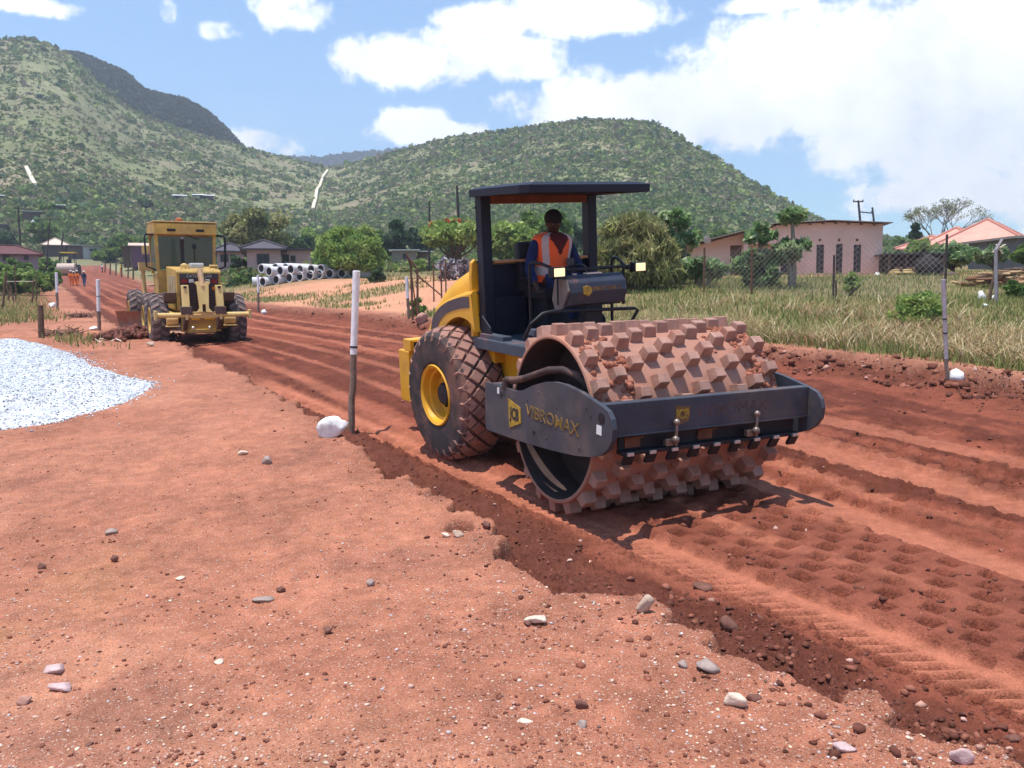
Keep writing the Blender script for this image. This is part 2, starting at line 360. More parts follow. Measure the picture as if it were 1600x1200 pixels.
def text_mesh(name, txt, size, m, parent, M, extrude=.0008, bold=0., sx=1.):
    cu = bpy.data.curves.new(name, 'FONT'); cu.body = txt; cu.size = size; cu.extrude = extrude; cu.offset = bold; cu.align_x = 'CENTER'; cu.align_y = 'CENTER'; cu.resolution_u = 3
    o = bpy.data.objects.new(name, cu); COL.objects.link(o)
    dg = bpy.context.evaluated_depsgraph_get(); me = bpy.data.meshes.new_from_object(o.evaluated_get(dg)); bpy.data.objects.remove(o)
    me.materials.clear(); me.materials.append(m); me.transform(Matrix.Diagonal((sx, 1, 1, 1))); me.transform(M)
    return link(name, me, parent)
# ================================================================ GROUND
def build_terrain():
    eye_h = 1.95
    v = np.concatenate([np.arange(.95, .62, -.0016), np.arange(.62, .13, -.00085), np.arange(.13, .062, -.0009)]); r1 = eye_h/v
    r2 = [r1[-1]]
    while r2[-1] < 130: r2.append(r2[-1]*1.009)
    while r2[-1] < 520: r2.append(r2[-1]*1.013)
    r2 += [560, 640, 800, 1100, 1700]
    r = np.concatenate([[.3, .8, 1.4], r1, r2[1:]])
    a = np.concatenate([np.radians(np.linspace(-180, -40, 60, endpoint=False)), np.radians(np.linspace(-40, -33, 40, endpoint=False)), np.radians(np.linspace(-33, 33, 820, endpoint=False)), np.radians(np.linspace(33, 40, 40, endpoint=False)), np.radians(np.linspace(40, 180, 60, endpoint=False))])
    nr, na = len(r), len(a)
    RR, AA = np.meshgrid(r, a, indexing='ij')
    X = RR*np.sin(AA); Y = RR*np.cos(AA); x = X.ravel(); y = Y.ravel()
    z, m = H(x, y); dz = detail(x, y, m); z = z+dz
    # gravel heap footprint keeps its own mesh
    # ---- albedo
    C = np.zeros((len(x), 3)); n1 = fbm(x*.5, y*.5, 4); n2 = fbm(x*3, y*3, 3); n3 = fbm(x*.15+5, y*.15, 3)
    def c(*k): return np.array(k)
    n4 = fbm(x*9, y*9, 3); n5 = fbm(x*1.1+9, y*1.1, 4); earth = c(.355, .138, .083)[None]*(1+.5*n1+.45*n2+.45*n4)[:, None]
    pale = ss(n3+.4*n1, -.02, .25)[:, None]
    pale = pale*.75; earth = earth*(1-pale)+c(.42, .192, .118)[None]*(1+.35*n2+.4*n4)[:, None]*pale; dkp = ss(n5, .10, .26)[:, None]*.45; earth = earth*(1-dkp)+c(.22, .085, .06)[None]*(1+.6*n4[:, None])*dkp
    yel = ss(x, -2.3, -3.4)*ss(y, 8, 5)*ss(fbm(x*.8, y*.8, 3), -.1, .15); earth = earth*(1-.35*yel[:, None])+c(.45, .22, .09)*.35*yel[:, None]
    fresh = c(.135, .040, .025)[None]*(1+.6*n2+.4*n1)[:, None]
    rd_n = fbm(m['tl']*1.8, m['s']*.1, 3)
    lightd = c(.40, .142, .085)
    mid = c(.215, .064, .038)[None]*(1+.5*n2)[:, None]
    k = ss(rd_n+.35*n2, -.03, .12)[:, None]
    roadc = fresh*(1-k)+mid*k
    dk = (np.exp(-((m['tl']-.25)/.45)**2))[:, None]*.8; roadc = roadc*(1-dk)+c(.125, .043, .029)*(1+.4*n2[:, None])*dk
    inp = m['inp'][:, None]; roadc = roadc*(1-.8*inp)+.8*inp*(c(.225, .070, .043)*(1+.45*n2[:, None]))
    farf = ss(m['r'], 60, 100)[:, None]; roadc = roadc*(1-.4*farf)+c(.30, .11, .075)*.4*farf
    st = np.clip(m['strip'], 0, 1)[:, None]; roadc = roadc*(1-st)+lightd*(1+.25*n2[:, None])*st
    ck = np.clip(m['cleat']*ss(m['mx'], -7, -5), 0, 1)[:, None]*.6; roadc = roadc*(1-ck)+fresh*ck  # loose dark soil in the cleat troughs, also painting in their shade
    # yellow-green soil right of the road
    gr = ss(m['tr'], .7, 1.6)*ss(y, 9, 12); grn = c(.20, .155, .07)[None]*(1+.5*n1+.4*n2)[:, None]
    sandy = c(.52, .245, .145)[None]*(1+.25*n2+.3*n1)[:, None]
    # bare yard beside the road (pipes, track), bare strip before the pink house
    px = m['az']
    yard = ss(m['tr'], .1, .9)*ss(x, 4, -1.)*ss(y, 24, 29)*ss(y, 62, 52)
    g2 = ss(fbm(x*.16, y*.3+3, 3)+.15*np.exp(-((m['tr']-1.5)/1.5)**2), .06, .2)
    yardc = sandy*(1-g2[:, None]*.75)+grn*1.1*g2[:, None]*.75
    housest = np.exp(-((y-38.6-.06*x)/1.5)**2)*ss(x, 5, 7)*ss(x, 24, 22)
    fld = grn*(1-housest[:, None])+sandy*housest[:, None]
    right = fld*(1-yard[:, None])+yardc*yard[:, None]
    left_g = ss(-m['tl'], 1.2, 5)*ss(fbm(x*.2, y*.2, 3)+ss(y, 26, 45)*.35, .05, .2)*ss(y, 17, 27)
    earth = earth*(1-.7*left_g[:, None])+.7*left_g[:, None]*c(.20, .15, .075)*(1+.4*n2[:, None])
    C = earth*(1-gr[:, None])+right*gr[:, None]
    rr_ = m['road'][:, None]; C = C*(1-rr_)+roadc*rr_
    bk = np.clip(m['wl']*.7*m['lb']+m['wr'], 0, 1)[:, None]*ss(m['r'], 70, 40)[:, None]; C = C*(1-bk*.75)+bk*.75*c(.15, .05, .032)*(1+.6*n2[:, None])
    # far ground & hills
    hf = ss(m['r'], 70, 150)[:, None]*(1-rr_)
    hs = c(.205, .20, .11)[None]*(1+.5*fbm(x/25, y/25, 4)+.4*fbm(x/6, y/6, 3))[:, None]
    grn2 = ss(fbm(x/40+7, y/40, 3), -.12, .1)[:, None]*(1-.6*m['t'][:, None]); hs = hs*(1-grn2*.7)+c(.135, .16, .065)*grn2*.7
    redp = ss(fbm(x/16+3, y/10, 4), .08, .24)[:, None]*.5; hs = hs*(1-redp)+c(.27, .19, .145)*redp
    C = C*(1-hf)+hs*hf
    rc = ss(m['w'], .1, .6)[:, None]*rr_; C = C*(1-rc)+hs*rc
    # terraces of bare earth on the left hill, as two banded rows
    V = np.stack([x, y, z+EYE], 1)
    idx = np.arange(nr*na).reshape(nr, na)
    F = np.stack([idx[:-1, :], np.roll(idx, -1, 1)[:-1, :], np.roll(idx, -1, 1)[1:, :], idx[1:, :]], -1).reshape(-1, 4)[:, ::-1]
    fc = F[:, 0]
    isroad = (m['road'][fc] > .5) & (m['r'][fc] < 150) & (y[fc] > -3)
    ishill = (m['t'][fc] > .02)
    g = mat('soil', (0, 0, 0), .95, var=.16, scale=9., bump=.9, bscale=42., spec=.1, vcol=True, grain=.3)
    # finer, multi scale speckle for the soil
    for nm, mk in (('ground', ~isroad & ~ishill), ('road', isroad & ~ishill), ('hill', ishill)):
        f = F[mk]; u, inv = np.unique(f, return_inverse=True)
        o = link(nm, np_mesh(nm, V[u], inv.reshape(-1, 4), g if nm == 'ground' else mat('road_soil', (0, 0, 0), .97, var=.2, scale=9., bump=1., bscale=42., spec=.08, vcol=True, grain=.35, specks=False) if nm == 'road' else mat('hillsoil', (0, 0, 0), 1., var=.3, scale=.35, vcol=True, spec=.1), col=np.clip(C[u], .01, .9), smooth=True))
        tag(o, kind='structure')
build_terrain()
# ridge behind the left hill, coloured dark for shade; blue range in saddle
def ridge(T_, D, depth, basez, colr, seed, nm, amp):
    A_, E_ = azel(T_); n = 260; az = np.linspace(A_[0], A_[-1], n); E = np.interp(az, A_, E_)
    rows = [(-depth, None), (-depth*.66, .45), (-depth*.33, .78), (-depth*.12, .94), (0, 1.), (depth*.3, .9), (depth, .3)]
    V = []; fine = []
    for j in range(29):
        q = j/28*(len(rows)-1); i = min(int(q), len(rows)-2); f = q-i
        d0 = rows[i][0]*(1-f)+rows[i+1][0]*f; k0 = (rows[i][1] or .05)*(1-f)+(rows[i+1][1] or .05)*f
        rad = D+d0+0*az; top = D*E; z = basez+(top-basez)*k0
        x = rad*np.sin(az); y = rad*np.cos(az)
        z = z+amp*fbm(x/60+seed, y/60, 4)*(1 if abs(d0) > 1 else .5)+amp*.35*fbm(x/9+seed, y/9, 2)
        V.append(np.stack([x, y, z+EYE], 1))
    V = np.concatenate(V); idx = np.arange(29*n).reshape(29, n)
    F = np.stack([idx[:-1, :-1], idx[:-1, 1:], idx[1:, 1:], idx[1:, :-1]], -1).reshape(-1, 4)[:, ::-1]
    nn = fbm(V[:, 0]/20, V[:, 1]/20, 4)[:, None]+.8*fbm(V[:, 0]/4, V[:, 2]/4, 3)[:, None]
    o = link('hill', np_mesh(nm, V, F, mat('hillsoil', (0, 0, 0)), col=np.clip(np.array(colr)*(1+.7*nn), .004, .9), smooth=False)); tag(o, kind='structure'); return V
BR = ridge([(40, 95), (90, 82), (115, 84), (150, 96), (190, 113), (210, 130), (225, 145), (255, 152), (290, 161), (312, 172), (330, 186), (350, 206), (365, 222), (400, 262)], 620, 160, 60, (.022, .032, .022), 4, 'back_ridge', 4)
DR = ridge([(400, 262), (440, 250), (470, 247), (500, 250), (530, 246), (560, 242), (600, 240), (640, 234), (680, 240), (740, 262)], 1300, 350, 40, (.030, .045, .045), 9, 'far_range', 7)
# ---------------------------------------------------------------- hillside bush
def ico(sub):
    bm = bmesh.new(); bmesh.ops.create_icosphere(bm, subdivisions=sub, radius=1.)
    V = np.array([v.co[:] for v in bm.verts]); F = np.array([[v.index for v in f.verts] for f in bm.faces]); bm.free(); return V, F
ICO1, ICO2 = ico(1), ico(2)
def scatter_blobs(P, sc, col, tmpl, rs, squash=.75, rough=.28, sink=.2):
    """one mesh of many irregular clumps: P (n,3) bases, sc (n), col (n,3)"""
    tv, tf = tmpl; n = len(P); nv = len(tv)
    a = rs.rand(n)*2*pi; ca, sa = np.cos(a)[:, None], np.sin(a)[:, None]
    d = 1+rough*(rs.rand(n, nv)-.5)*2
    x = tv[None, :, 0]*d; y = tv[None, :, 1]*d; z = tv[None, :, 2]*d
    el = 1+.35*(rs.rand(n, 1)-.5)
    X = (x*ca-y*sa)*sc[:, None]*el; Y = (x*sa+y*ca)*sc[:, None]/el; Z = (z*squash+squash*(1-sink*2))*sc[:, None]*(1+.5*(rs.rand(n, 1)-.4))
    V = np.stack([X+P[:, 0:1], Y+P[:, 1:2], Z+P[:, 2:3]], -1).reshape(-1, 3)
    F = (tf[None]+np.arange(n)[:, None, None]*nv).reshape(-1, 3)
    C = col[:, None, :]*(1+.55*(rs.rand(n, nv, 1)-.5))
    return V, F, C.reshape(-1, 3)
rs = np.random.RandomState(11)
def leaf_cloud(P, sz, col, npb, rs_, leaf=.5, squash=.75):
    n = len(P); N_ = n*npb; g = rs_.normal(size=(N_, 3)); g /= np.linalg.norm(g, axis=1)[:, None]; g *= rs_.rand(N_, 1)**.4
    g[:, 2] = np.abs(g[:, 2])*1.1-.15
    s = np.repeat(sz, npb)[:, None]; Q = np.repeat(P, npb, 0)+g*s*np.array([1, 1, squash])
    u = rs_.normal(size=(N_, 3)); u /= np.linalg.norm(u, axis=1)[:, None]; w = rs_.normal(size=(N_, 3)); w[:, 2] *= .7; w = np.cross(u, w); w /= np.linalg.norm(w, axis=1)[:, None]
    l = s*leaf*(.6+.8*rs_.rand(N_, 1)); a = u*l; b = w*l*.8; V = np.stack([Q-a, Q-b, Q+a, Q+b], 1).reshape(-1, 3)
    C = np.repeat(col, npb, 0)*(1+.4*(rs_.rand(N_, 1)-.5)); return V, np.arange(N_*4).reshape(-1, 4), np.repeat(C, 4, 0)
def hill_bush():
    n = 230000
    az = rs.uniform(radians(-36), radians(36), n); D = np.interp(az, DT, DV); r0 = np.interp(az, R0T, R0V)
    t = rs.rand(n)**.85*1.03; r = r0-6+(D-r0+6)*t
    x = r*np.sin(az); y = r*np.cos(az); tl, _ = sdist(LE, x, y); tr, _ = sdist(RE, x, y)
    dens = .34+.8*fbm(x/45+2, y/45, 3)+1.0*fbm(x/11, y/11, 3)+.30*(t < .45)+.12*(az > -.15)
    dens = np.where(t > .96, np.maximum(dens, .45), dens)
    keep = (rs.rand(n) < dens) & ~((tl > -3) & (tr < 3) & (r < 172))
    x, y, t, r, az = x[keep], y[keep], t[keep], r[keep], az[keep]; n = len(x)
    z = H(x, y)[0]+EYE
    sz = rs.gamma(3., .16, n)*(1+1.3*(rs.rand(n) < .06))*(1+.55*ss(t, .4, .05))
    sz = np.clip(sz, .22, 2.2)*(r/330)**.5
    pal = np.array([(.11, .15, .055), (.15, .18, .07), (.08, .12, .05), (.175, .185, .09), (.14, .14, .08), (.20, .17, .115), (.075, .11, .065), (.17, .21, .07)])*1.5
    w = rs.rand(n)+.9*fbm(x/30, y/30, 3)-.15*(t < .4); ci = np.clip((w*8).astype(int), 0, 7); C = pal[ci]*(1+.25*(rs.rand(n, 1)-.5))
    V, F, C = leaf_cloud(np.stack([x, y, z], 1), sz, C, 9, rs, .5)
    o = link('hillside_bush', np_mesh('hillside_bush', V, F, mat('bushleaf', (0, 0, 0), 1., var=.2, scale=1.6, vcol=True, spec=.05, trans=.25), col=C)); tag(o, 'low green and grey scrub covering the hillsides', 'scrub', kind='stuff')
hill_bush()

def ridge_wood(R_, n, sz, col, seed, nm, lab):
    rs_ = np.random.RandomState(seed); m = len(R_)//29; i = rs_.randint(6, 21, n); j = rs_.randint(0, m-1, n); f = rs_.rand(n, 1); g = rs_.rand(n, 1)
    P = (R_[i*m+j]*(1-f)+R_[i*m+j+1]*f)*(1-g)+(R_[(i+1)*m+j]*(1-f)+R_[(i+1)*m+j+1]*f)*g
    C = np.array(col)[None]*(1+.7*(rs_.rand(n, 1)-.5)); V, F, C = leaf_cloud(P, sz*rs_.uniform(.6, 1.5, n), C, 9, rs_, .5)
    tag(link(nm, np_mesh(nm, V, F, mat('bushleaf', (0, 0, 0)), col=C)), lab, 'wood', kind='stuff')
ridge_wood(BR, 9000, 2.2, (.045, .06, .04), 3, 'ridge_wood', 'wood on the ridge behind the left hill, coloured dark for its shade')  # wood tinted dark too, carrying the ridge's painted shade
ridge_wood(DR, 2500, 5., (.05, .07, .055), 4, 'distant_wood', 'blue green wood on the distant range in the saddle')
# ================================================================ machines: shared materials
YEL = mat('yellow_paint', (.72, .36, .015), .42, var=.10, dust=.28, dustcol=(.42, .20, .09), scale=3., spec=.45)
NAVY = mat('navy_paint', (.009, .011, .024), .5, var=.25, dust=.06, dustcol=(.17, .075, .055), scale=4., spec=.3)
PLATE = mat('worn_plate', (.040, .045, .062), .5, var=.3, dust=.42, dustcol=(.16, .11, .09), scale=3.2, spec=.45, bump=.12, bscale=60)
BLACK = mat('black_metal', (.012, .013, .018), .5, var=.2, dust=.1, dustcol=(.12, .06, .045), scale=5)
TYRE = mat('dusty_rubber', (.055, .045, .045), .9, var=.25, dust=.45, dustcol=(.30, .135, .095), scale=4., bump=.3, bscale=50)
TYRE2 = mat('red_dust_rubber', (.30, .165, .135), .95, var=.3, dust=.5, dustcol=(.36, .17, .125), scale=7., bump=.3, bscale=50)
STEEL = mat('drum_steel', (.36, .18, .13), .62, var=.14, dust=.5, dustcol=(.44, .185, .115), scale=5., spec=.35, bump=.25, bscale=45)
INNER = mat('drum_inside', (.055, .034, .032), .9, var=.3, dust=.2, dustcol=(.10, .05, .04), scale=4)
SILV = mat('bare_steel', (.62, .6, .58), .35, metal=.7, var=.1)
GOLD = mat('gold_lettering', (.40, .25, .03), .55, var=.45, dust=.3, dustcol=(.12, .08, .07), scale=25)
GOLDP = mat('faded_lettering', (.22, .12, .03), .6, var=.4, dust=.6, dustcol=(.10, .055, .05), scale=20)
WHITE = mat('white_sticker', (.75, .75, .74), .5, var=.08)
SEAT = mat('seat_vinyl', (.018, .02, .03), .6, var=.2)
GREY = mat('grey_decal', (.085, .065, .075), .5, var=.15, dust=.15, scale=3)
LENS = mat('lamp_lens', (.85, .62, .36), .15, var=.05, emit=.75)
AMBER = mat('amber_lens', (.75, .17, .02), .25, var=.1)
REDL = mat('red_lens', (.25, .015, .02), .25, var=.1)
MUD = mat('caked_mud', (.33, .12, .075), .98, var=.3, scale=12, bump=.8, bscale=40)
NAVYF = mat('navy_cloth', (.012, .022, .085), .9, var=.25, scale=9)
ORNG = mat('orange_vest', (.92, .13, .03), .7, var=.08)
REFL = mat('reflective_tape', (.50, .42, .42), .4, var=.1)
SKIN = mat('brown_skin', (.060, .028, .018), .55, var=.15)
HAIR = mat('black_hair', (.01, .008, .008), .8)
REDC = mat('maroon_cloth', (.09, .012, .016), .9)
TAN = mat('tan_cloth', (.35, .27, .2), .9)

def mxyz(rows): return Matrix(rows)
def T_side(x, z, y=-1.173):   # text plane facing -Y
    return Matrix(((1, 0, 0, x), (0, 0, -1, y), (0, 1, 0, z), (0, 0, 0, 1)))
def T_front(x, y, z):
    return Matrix(((0, 0, 1, x), (1, 0, 0, y), (0, 1, 0, z), (0, 0, 0, 1)))
def wheel_unit(name, root, c, R_, w, side, rim_r, rim_mat, lug='diamond', tyre_mat=TYRE, lug_mat=TYRE2, hub=True, tname='tyre'):
    """wheel about the Y axis; side = -1 / +1 is the outer face"""
    hw = w/2; mb = MB()
    # rim, dished
    s = side; P = [(s*(hw-.02), rim_r+.02), (s*(hw+.0), rim_r+.005), (s*(hw-.02), rim_r-.03), (s*(hw-.09), rim_r-.045), (s*(hw-.10), rim_r-.075), (s*(hw-.2), rim_r-.09), (s*(hw-.215), rim_r*.55), (s*(hw-.20), rim_r*.42), (s*(hw-.20), .0001)]
    mb.lathe(P, (0, 0, 0), 'y', 40, caps=False)
    rim = mb.build(name, rim_mat, root, loc=c, smooth=True, angle=35)
    if hub:
        mb = MB(); mb.lathe([(s*(hw-.205), rim_r*.40), (s*(hw-.13), rim_r*.38), (s*(hw-.11), rim_r*.33), (s*(hw-.10), .0001)], (0, 0, 0), 'y', 24)
        for k in range(10):
            t = 2*pi*k/10; mb.lathe([(s*(hw-.2), .016), (s*(hw-.17), .016), (s*(hw-.168), .0001)], (rim_r*.47*cos(t), 0, rim_r*.47*sin(t)), 'y', 6)
        mb.build('hub', NAVY if rim_mat == YEL else BLACK, rim, smooth=True)
    mb = MB()
    prof = [(-hw*.86, rim_r+.01), (-hw*.97, rim_r+.05), (-hw*1.0, (rim_r+R_)/2), (-hw*.96, R_*.90), (-hw*.85, R_*.955), (-hw*.5, R_*.985), (0, R_*.995), (hw*.5, R_*.985), (hw*.85, R_*.955), (hw*.96, R_*.90), (hw*1.0, (rim_r+R_)/2), (hw*.97, rim_r+.05), (hw*.86, rim_r+.01)]
    mb.lathe(prof, (0, 0, 0), 'y', 56, caps=False); mb.cur = 1
    def tread(y):   # radius of the tread at y
        q = abs(y)/hw
        return float(np.interp(q, [0, .5, .85, .96, 1.02], [R_*.995, R_*.985, R_*.955, R_*.90, R_*.83]))
    def patch(pts, h):
        """pts: list of (y, theta); raised block following the carcass"""
        n = len(pts); cy = sum(p[0] for p in pts)/n; ct = sum(p[1] for p in pts)/n
        lo = []; hi = []
        for (y, t) in pts:
            r = tread(y)-.01; lo.append((r*cos(t), y, r*sin(t)))
            y2 = cy+(y-cy)*.84; t2 = ct+(t-ct)*.84; r = tread(y2)+h; hi.append((r*cos(t2), y2, r*sin(t2)))
        mb.add(lo+hi, [tuple(range(n, 2*n))]+[(i, (i+1) % n, (i+1) % n+n, i+n) for i in range(n)])
    if lug == 'diamond':
        n = 24; dt = 2*pi/n; sy = w*.205
        for i in range(2*n):
            for j in range(-2, 3):
                if (i+j) % 2: continue
                y = j*sy*.92; t = i*dt/2; a = sy*.92*.88; b = dt/2*.88
                if abs(j) == 2: a *= .85
                patch([(y-a, t), (y-a*.35, t-b*.62), (y+a*.35, t-b*.62), (y+a, t), (y+a*.35, t+b*.62), (y-a*.35, t+b*.62)] if False else [(y-a, t), (y, t-b), (y+a, t), (y, t+b)], .03)
    else:
        n = 20; dt = 2*pi/n
        for i in range(n):
            for q in (-1, 1):
                t0 = i*dt+(dt/2 if q > 0 else 0)
                pts = [(q*hw*.04, t0), (q*hw*.5, t0+dt*.25), (q*hw*1.0, t0+dt*.42), (q*hw*1.0, t0+dt*.9), (q*hw*.5, t0+dt*.72), (q*hw*.04, t0+dt*.42)]
                patch(pts, .028)
    mb.build(tname, [tyre_mat, lug_mat], rim, smooth=True, angle=30)
    return rim
# ---------------------------------------------------------------- people
def skin_obj(name, verts, edges, radii, m, parent, sub=2, root=0):
    me = bpy.data.meshes.new(name); me.from_pydata(verts, edges, []); o = bpy.data.objects.new(name, me); COL.objects.link(o)
    md = o.modifiers.new('s', 'SKIN'); md.use_smooth_shade = True
    for i, v in enumerate(me.skin_vertices[0].data):
        r = radii[i]; v.radius = (r, r) if not isinstance(r, tuple) else r; v.use_root = (i == root)
    if sub: sd = o.modifiers.new('d', 'SUBSURF'); sd.levels = sub; sd.render_levels = sub
    dg = bpy.context.evaluated_depsgraph_get(); me2 = bpy.data.meshes.new_from_object(o.evaluated_get(dg)); bpy.data.objects.remove(o)
    me2.materials.clear(); me2.materials.append(m); return link(name, me2, parent)
def person(label, loc, rz, J, top, legs, boots=BLACK, hat=None, vest=None, scale=1., hair=True, group=None, trim=None, detail=True, cat='person'):
    """J: joints in metres, x = forward, y = the person's left, z up"""
    root = thing('person', label, cat, loc, rz, group); root.scale = (scale,)*3
    P = {k: Vector(v) for k, v in J.items()}
    names = []; V = []; Rr = []; E = []
    def nv(p, r): V.append(tuple(p)); Rr.append(r); return len(V)-1
    pel = nv(P['pel'], .10); mid = nv((P['pel']+P['chest'])/2, (.10, .13)); ch = nv(P['chest'], (.11, .15)); E += [(pel, mid), (mid, ch)]
    nk = nv(P['neck'], .055); E.append((ch, nk)); hd = P['head']-P['neck']
    up = hd.normalized(); jw = nv(P['neck']+hd*.45, .062); h1 = nv(P['neck']+hd*.8, (.085, .078)); h2 = nv(P['neck']+hd*1.15, (.09, .08)); h3 = nv(P['neck']+hd*1.42, (.07, .065)); E += [(nk, jw), (jw, h1), (h1, h2), (h2, h3)]
    for s in 'LR':
        sh = nv(P['sh'+s], .055); el = nv(P['el'+s], .042); wr = nv(P['wr'+s], .028); E += [(ch, sh), (sh, el), (el, wr)]
        f = (P['wr'+s]-P['el'+s]).normalized(); side = f.cross(Vector((0, 0, 1)))
        side = side.normalized() if side.length > .1 else Vector((0, 1, 0))
        if s == 'L': side = -side
        nrm = f.cross(side); pm = nv(P['wr'+s]+f*.06, (.036, .018)); E.append((wr, pm))
        if detail:
            for k, ln in enumerate((.070, .080, .076, .060)):
                b0 = P['wr'+s]+f*.095+side*(.027-.018*k); a = nv(b0, .0095); c = nv(b0+f*ln*.5-nrm*.012, .0085); d = nv(b0+f*ln*.8-nrm*.035, .0075); E += [(pm, a), (a, c), (c, d)]
            a = nv(P['wr'+s]+f*.045+side*.042, .011); c = nv(P['wr'+s]+f*.085+side*.058-nrm*.012, .009); E += [(pm, a), (a, c)]
        else:
            a = nv(P['wr'+s]+f*.13, (.03, .014)); E.append((pm, a))
        hp = nv(P['hip'+s], .085); kn = nv(P['kn'+s], .055); an = nv(P['an'+s], .038); E += [(pel, hp), (hp, kn), (kn, an)]
    body = skin_obj('body', V, E, Rr, SKIN, root, 2)
    F_ = Vector(J.get('face', (1, 0, 0))).normalized(); Sd = up.cross(F_).normalized(); F_ = Sd.cross(up).normalized(); hc = P['neck']+hd*.98
    if detail:
        mb = MB(); mb.sphere(hc+F_*.088-up*.005, .014, 5, (1, 1, 1.5)); mb.build('nose', SKIN, body, smooth=True)
        for q in (-1, 1): mb = MB(); mb.sphere(hc+Sd*q*.078, .022, 5, (.8, .5, 1.2)); mb.build('ear', SKIN, body, smooth=True)
        for q in (-1, 1): mb = MB(); mb.sphere(hc+F_*.079+Sd*q*.030+up*.02, .009, 5, (1, 1, .6)); mb.build('eye', mat('eye_white', (.2, .18, .17), .4), body, smooth=True)
        mb = MB(); mb.sphere(hc+F_*.076-up*.045, .014, 5, (1, 1.8, .5)); mb.build('mouth', REDC, body, smooth=True)
    if hair:
        mb = MB(); mb.sphere((0, 0, 0), .101, 8, (1, .95, .95)); o = mb.build('hair', HAIR, root, loc=hc+up*.047-F_*.022, smooth=True)
    if hat is not None:
        mb = MB(); mb.sphere((0, 0, 0), .125, 8, (1, .9, .75)); mb.lathe([(-.02, .17), (-.012, .17)], (0.02, 0, 0), 'z', 20); mb.build('hard_hat', hat, root, loc=hc+up*.06, smooth=True)
    # jacket
    V = []; Rr = []; E = []
    pel = nv(P['pel']+Vector((0, 0, .02)), (.135, .165)); mid = nv((P['pel']*.5+P['chest']*.5), (.13, .165)); ch = nv(P['chest'], (.105, .15)); nk = nv(P['chest']*.35+P['neck']*.65, (.07, .075)); E += [(pel, mid), (mid, ch), (ch, nk)]
    for s in 'LR':
        sh = nv(P['sh'+s], .066); el = nv(P['el'+s], .056); wr = nv(P['wr'+s]*.93+P['el'+s]*.07, .048); E += [(ch, sh), (sh, el), (el, wr)]
    skin_obj('jacket', V, E, Rr, top, root, 2)
    V = []; Rr = []; E = []
    pel = nv(P['pel'], (.135, .16)); pu = nv(P['pel']+Vector((0, 0, .09)), (.125, .15)); E.append((pu, pel))
    for s in 'LR':
        hp = nv(P['hip'+s], .105); kn = nv(P['kn'+s], .078); an = nv(P['an'+s]*.94+P['kn'+s]*.06, .062); E += [(pel, hp), (hp, kn), (kn, an)]
    skin_obj('trousers', V, E, Rr, legs, root, 2)
    for s in 'LR':
        mb = MB(); a = P['an'+s]; mb.sphere((0, 0, 0), .055, 6, (1, .85, 1.)); mb.sphere((.085, 0, -.035), .05, 6, (1.7, .85, .7)); mb.build('boot', boots, root, loc=a+Vector((0, 0, -.03)), smooth=True)
    if vest is not None:
        # open fronted vest lofted round the torso
        n = 96; rows = 28; mb = MB(); Vv = []
        keys = [P['pel']+Vector((0, 0, -.02)), P['pel']*.4+P['chest']*.6, P['chest']+Vector((0, 0, .05)), P['neck']+Vector((0, 0, .025))]
        sdv = (P['shL']-P['shR']).normalized(); ax = (keys[3]-keys[0]).normalized(); fw = sdv.cross(ax).normalized()
        for i in range(rows):
            t = i/(rows-1); q_ = t*3; k0 = min(2, int(q_)); c = keys[k0].lerp(keys[k0+1], q_-k0)
            rx = np.interp(t, [0, .4, .75, .9, 1.], [.168, .165, .16, .135, .09]); ry = np.interp(t, [0, .33, .66, .82, .92, 1.], [.195, .20, .235, .235, .20, .095])
            for k in range(n):
                q = 2*pi*k/n; Vv.append(c+fw*(rx*cos(q))+sdv*(ry*sin(q)))
        F = []; mi = []
        for i in range(rows-1):
            for k in range(n):
                F.append((i*n+k, i*n+(k+1) % n, (i+1)*n+(k+1) % n, (i+1)*n+k))
                q = ((k+.5)/n*2*pi+pi) % (2*pi)-pi; t = (i+.5)/(rows-1)
                m_ = 0
                if .62 < abs(q) < .95 and t > .3: m_ = 1
                if .12 < t < .26: m_ = 1
                if abs(q) < (t-.45)*1.3: m_ = 2
                mi.append(m_)
        mb.v = [tuple(p) for p in Vv]; mb.f = F; mb.mi = mi
        mb.build('safety_vest', [vest, REFL, trim or NAVYF], root, smooth=True)
    return root
def standing(lean=0, step=.12, arm=.1):
    return dict(pel=(0, 0, .98), chest=(lean*.5, 0, 1.32), neck=(lean*.7, 0, 1.47), head=(lean*.8+.01, 0, 1.60), shL=(lean*.55, .18, 1.41), shR=(lean*.55, -.18, 1.41),
                elL=(-.03+arm*.3, .24, 1.13), elR=(-.03-arm*.3, -.24, 1.13), wrL=(.06+arm, .23, .90), wrR=(.06-arm, -.23, .90),
                hipL=(0, .09, .93), hipR=(0, -.09, .93), knL=(step*.6, .10, .5), knR=(-step*.3+.03, -.10, .5), anL=(step, .10, .09), anR=(-step*1.1, -.10, .09), face=(1, 0, 0))
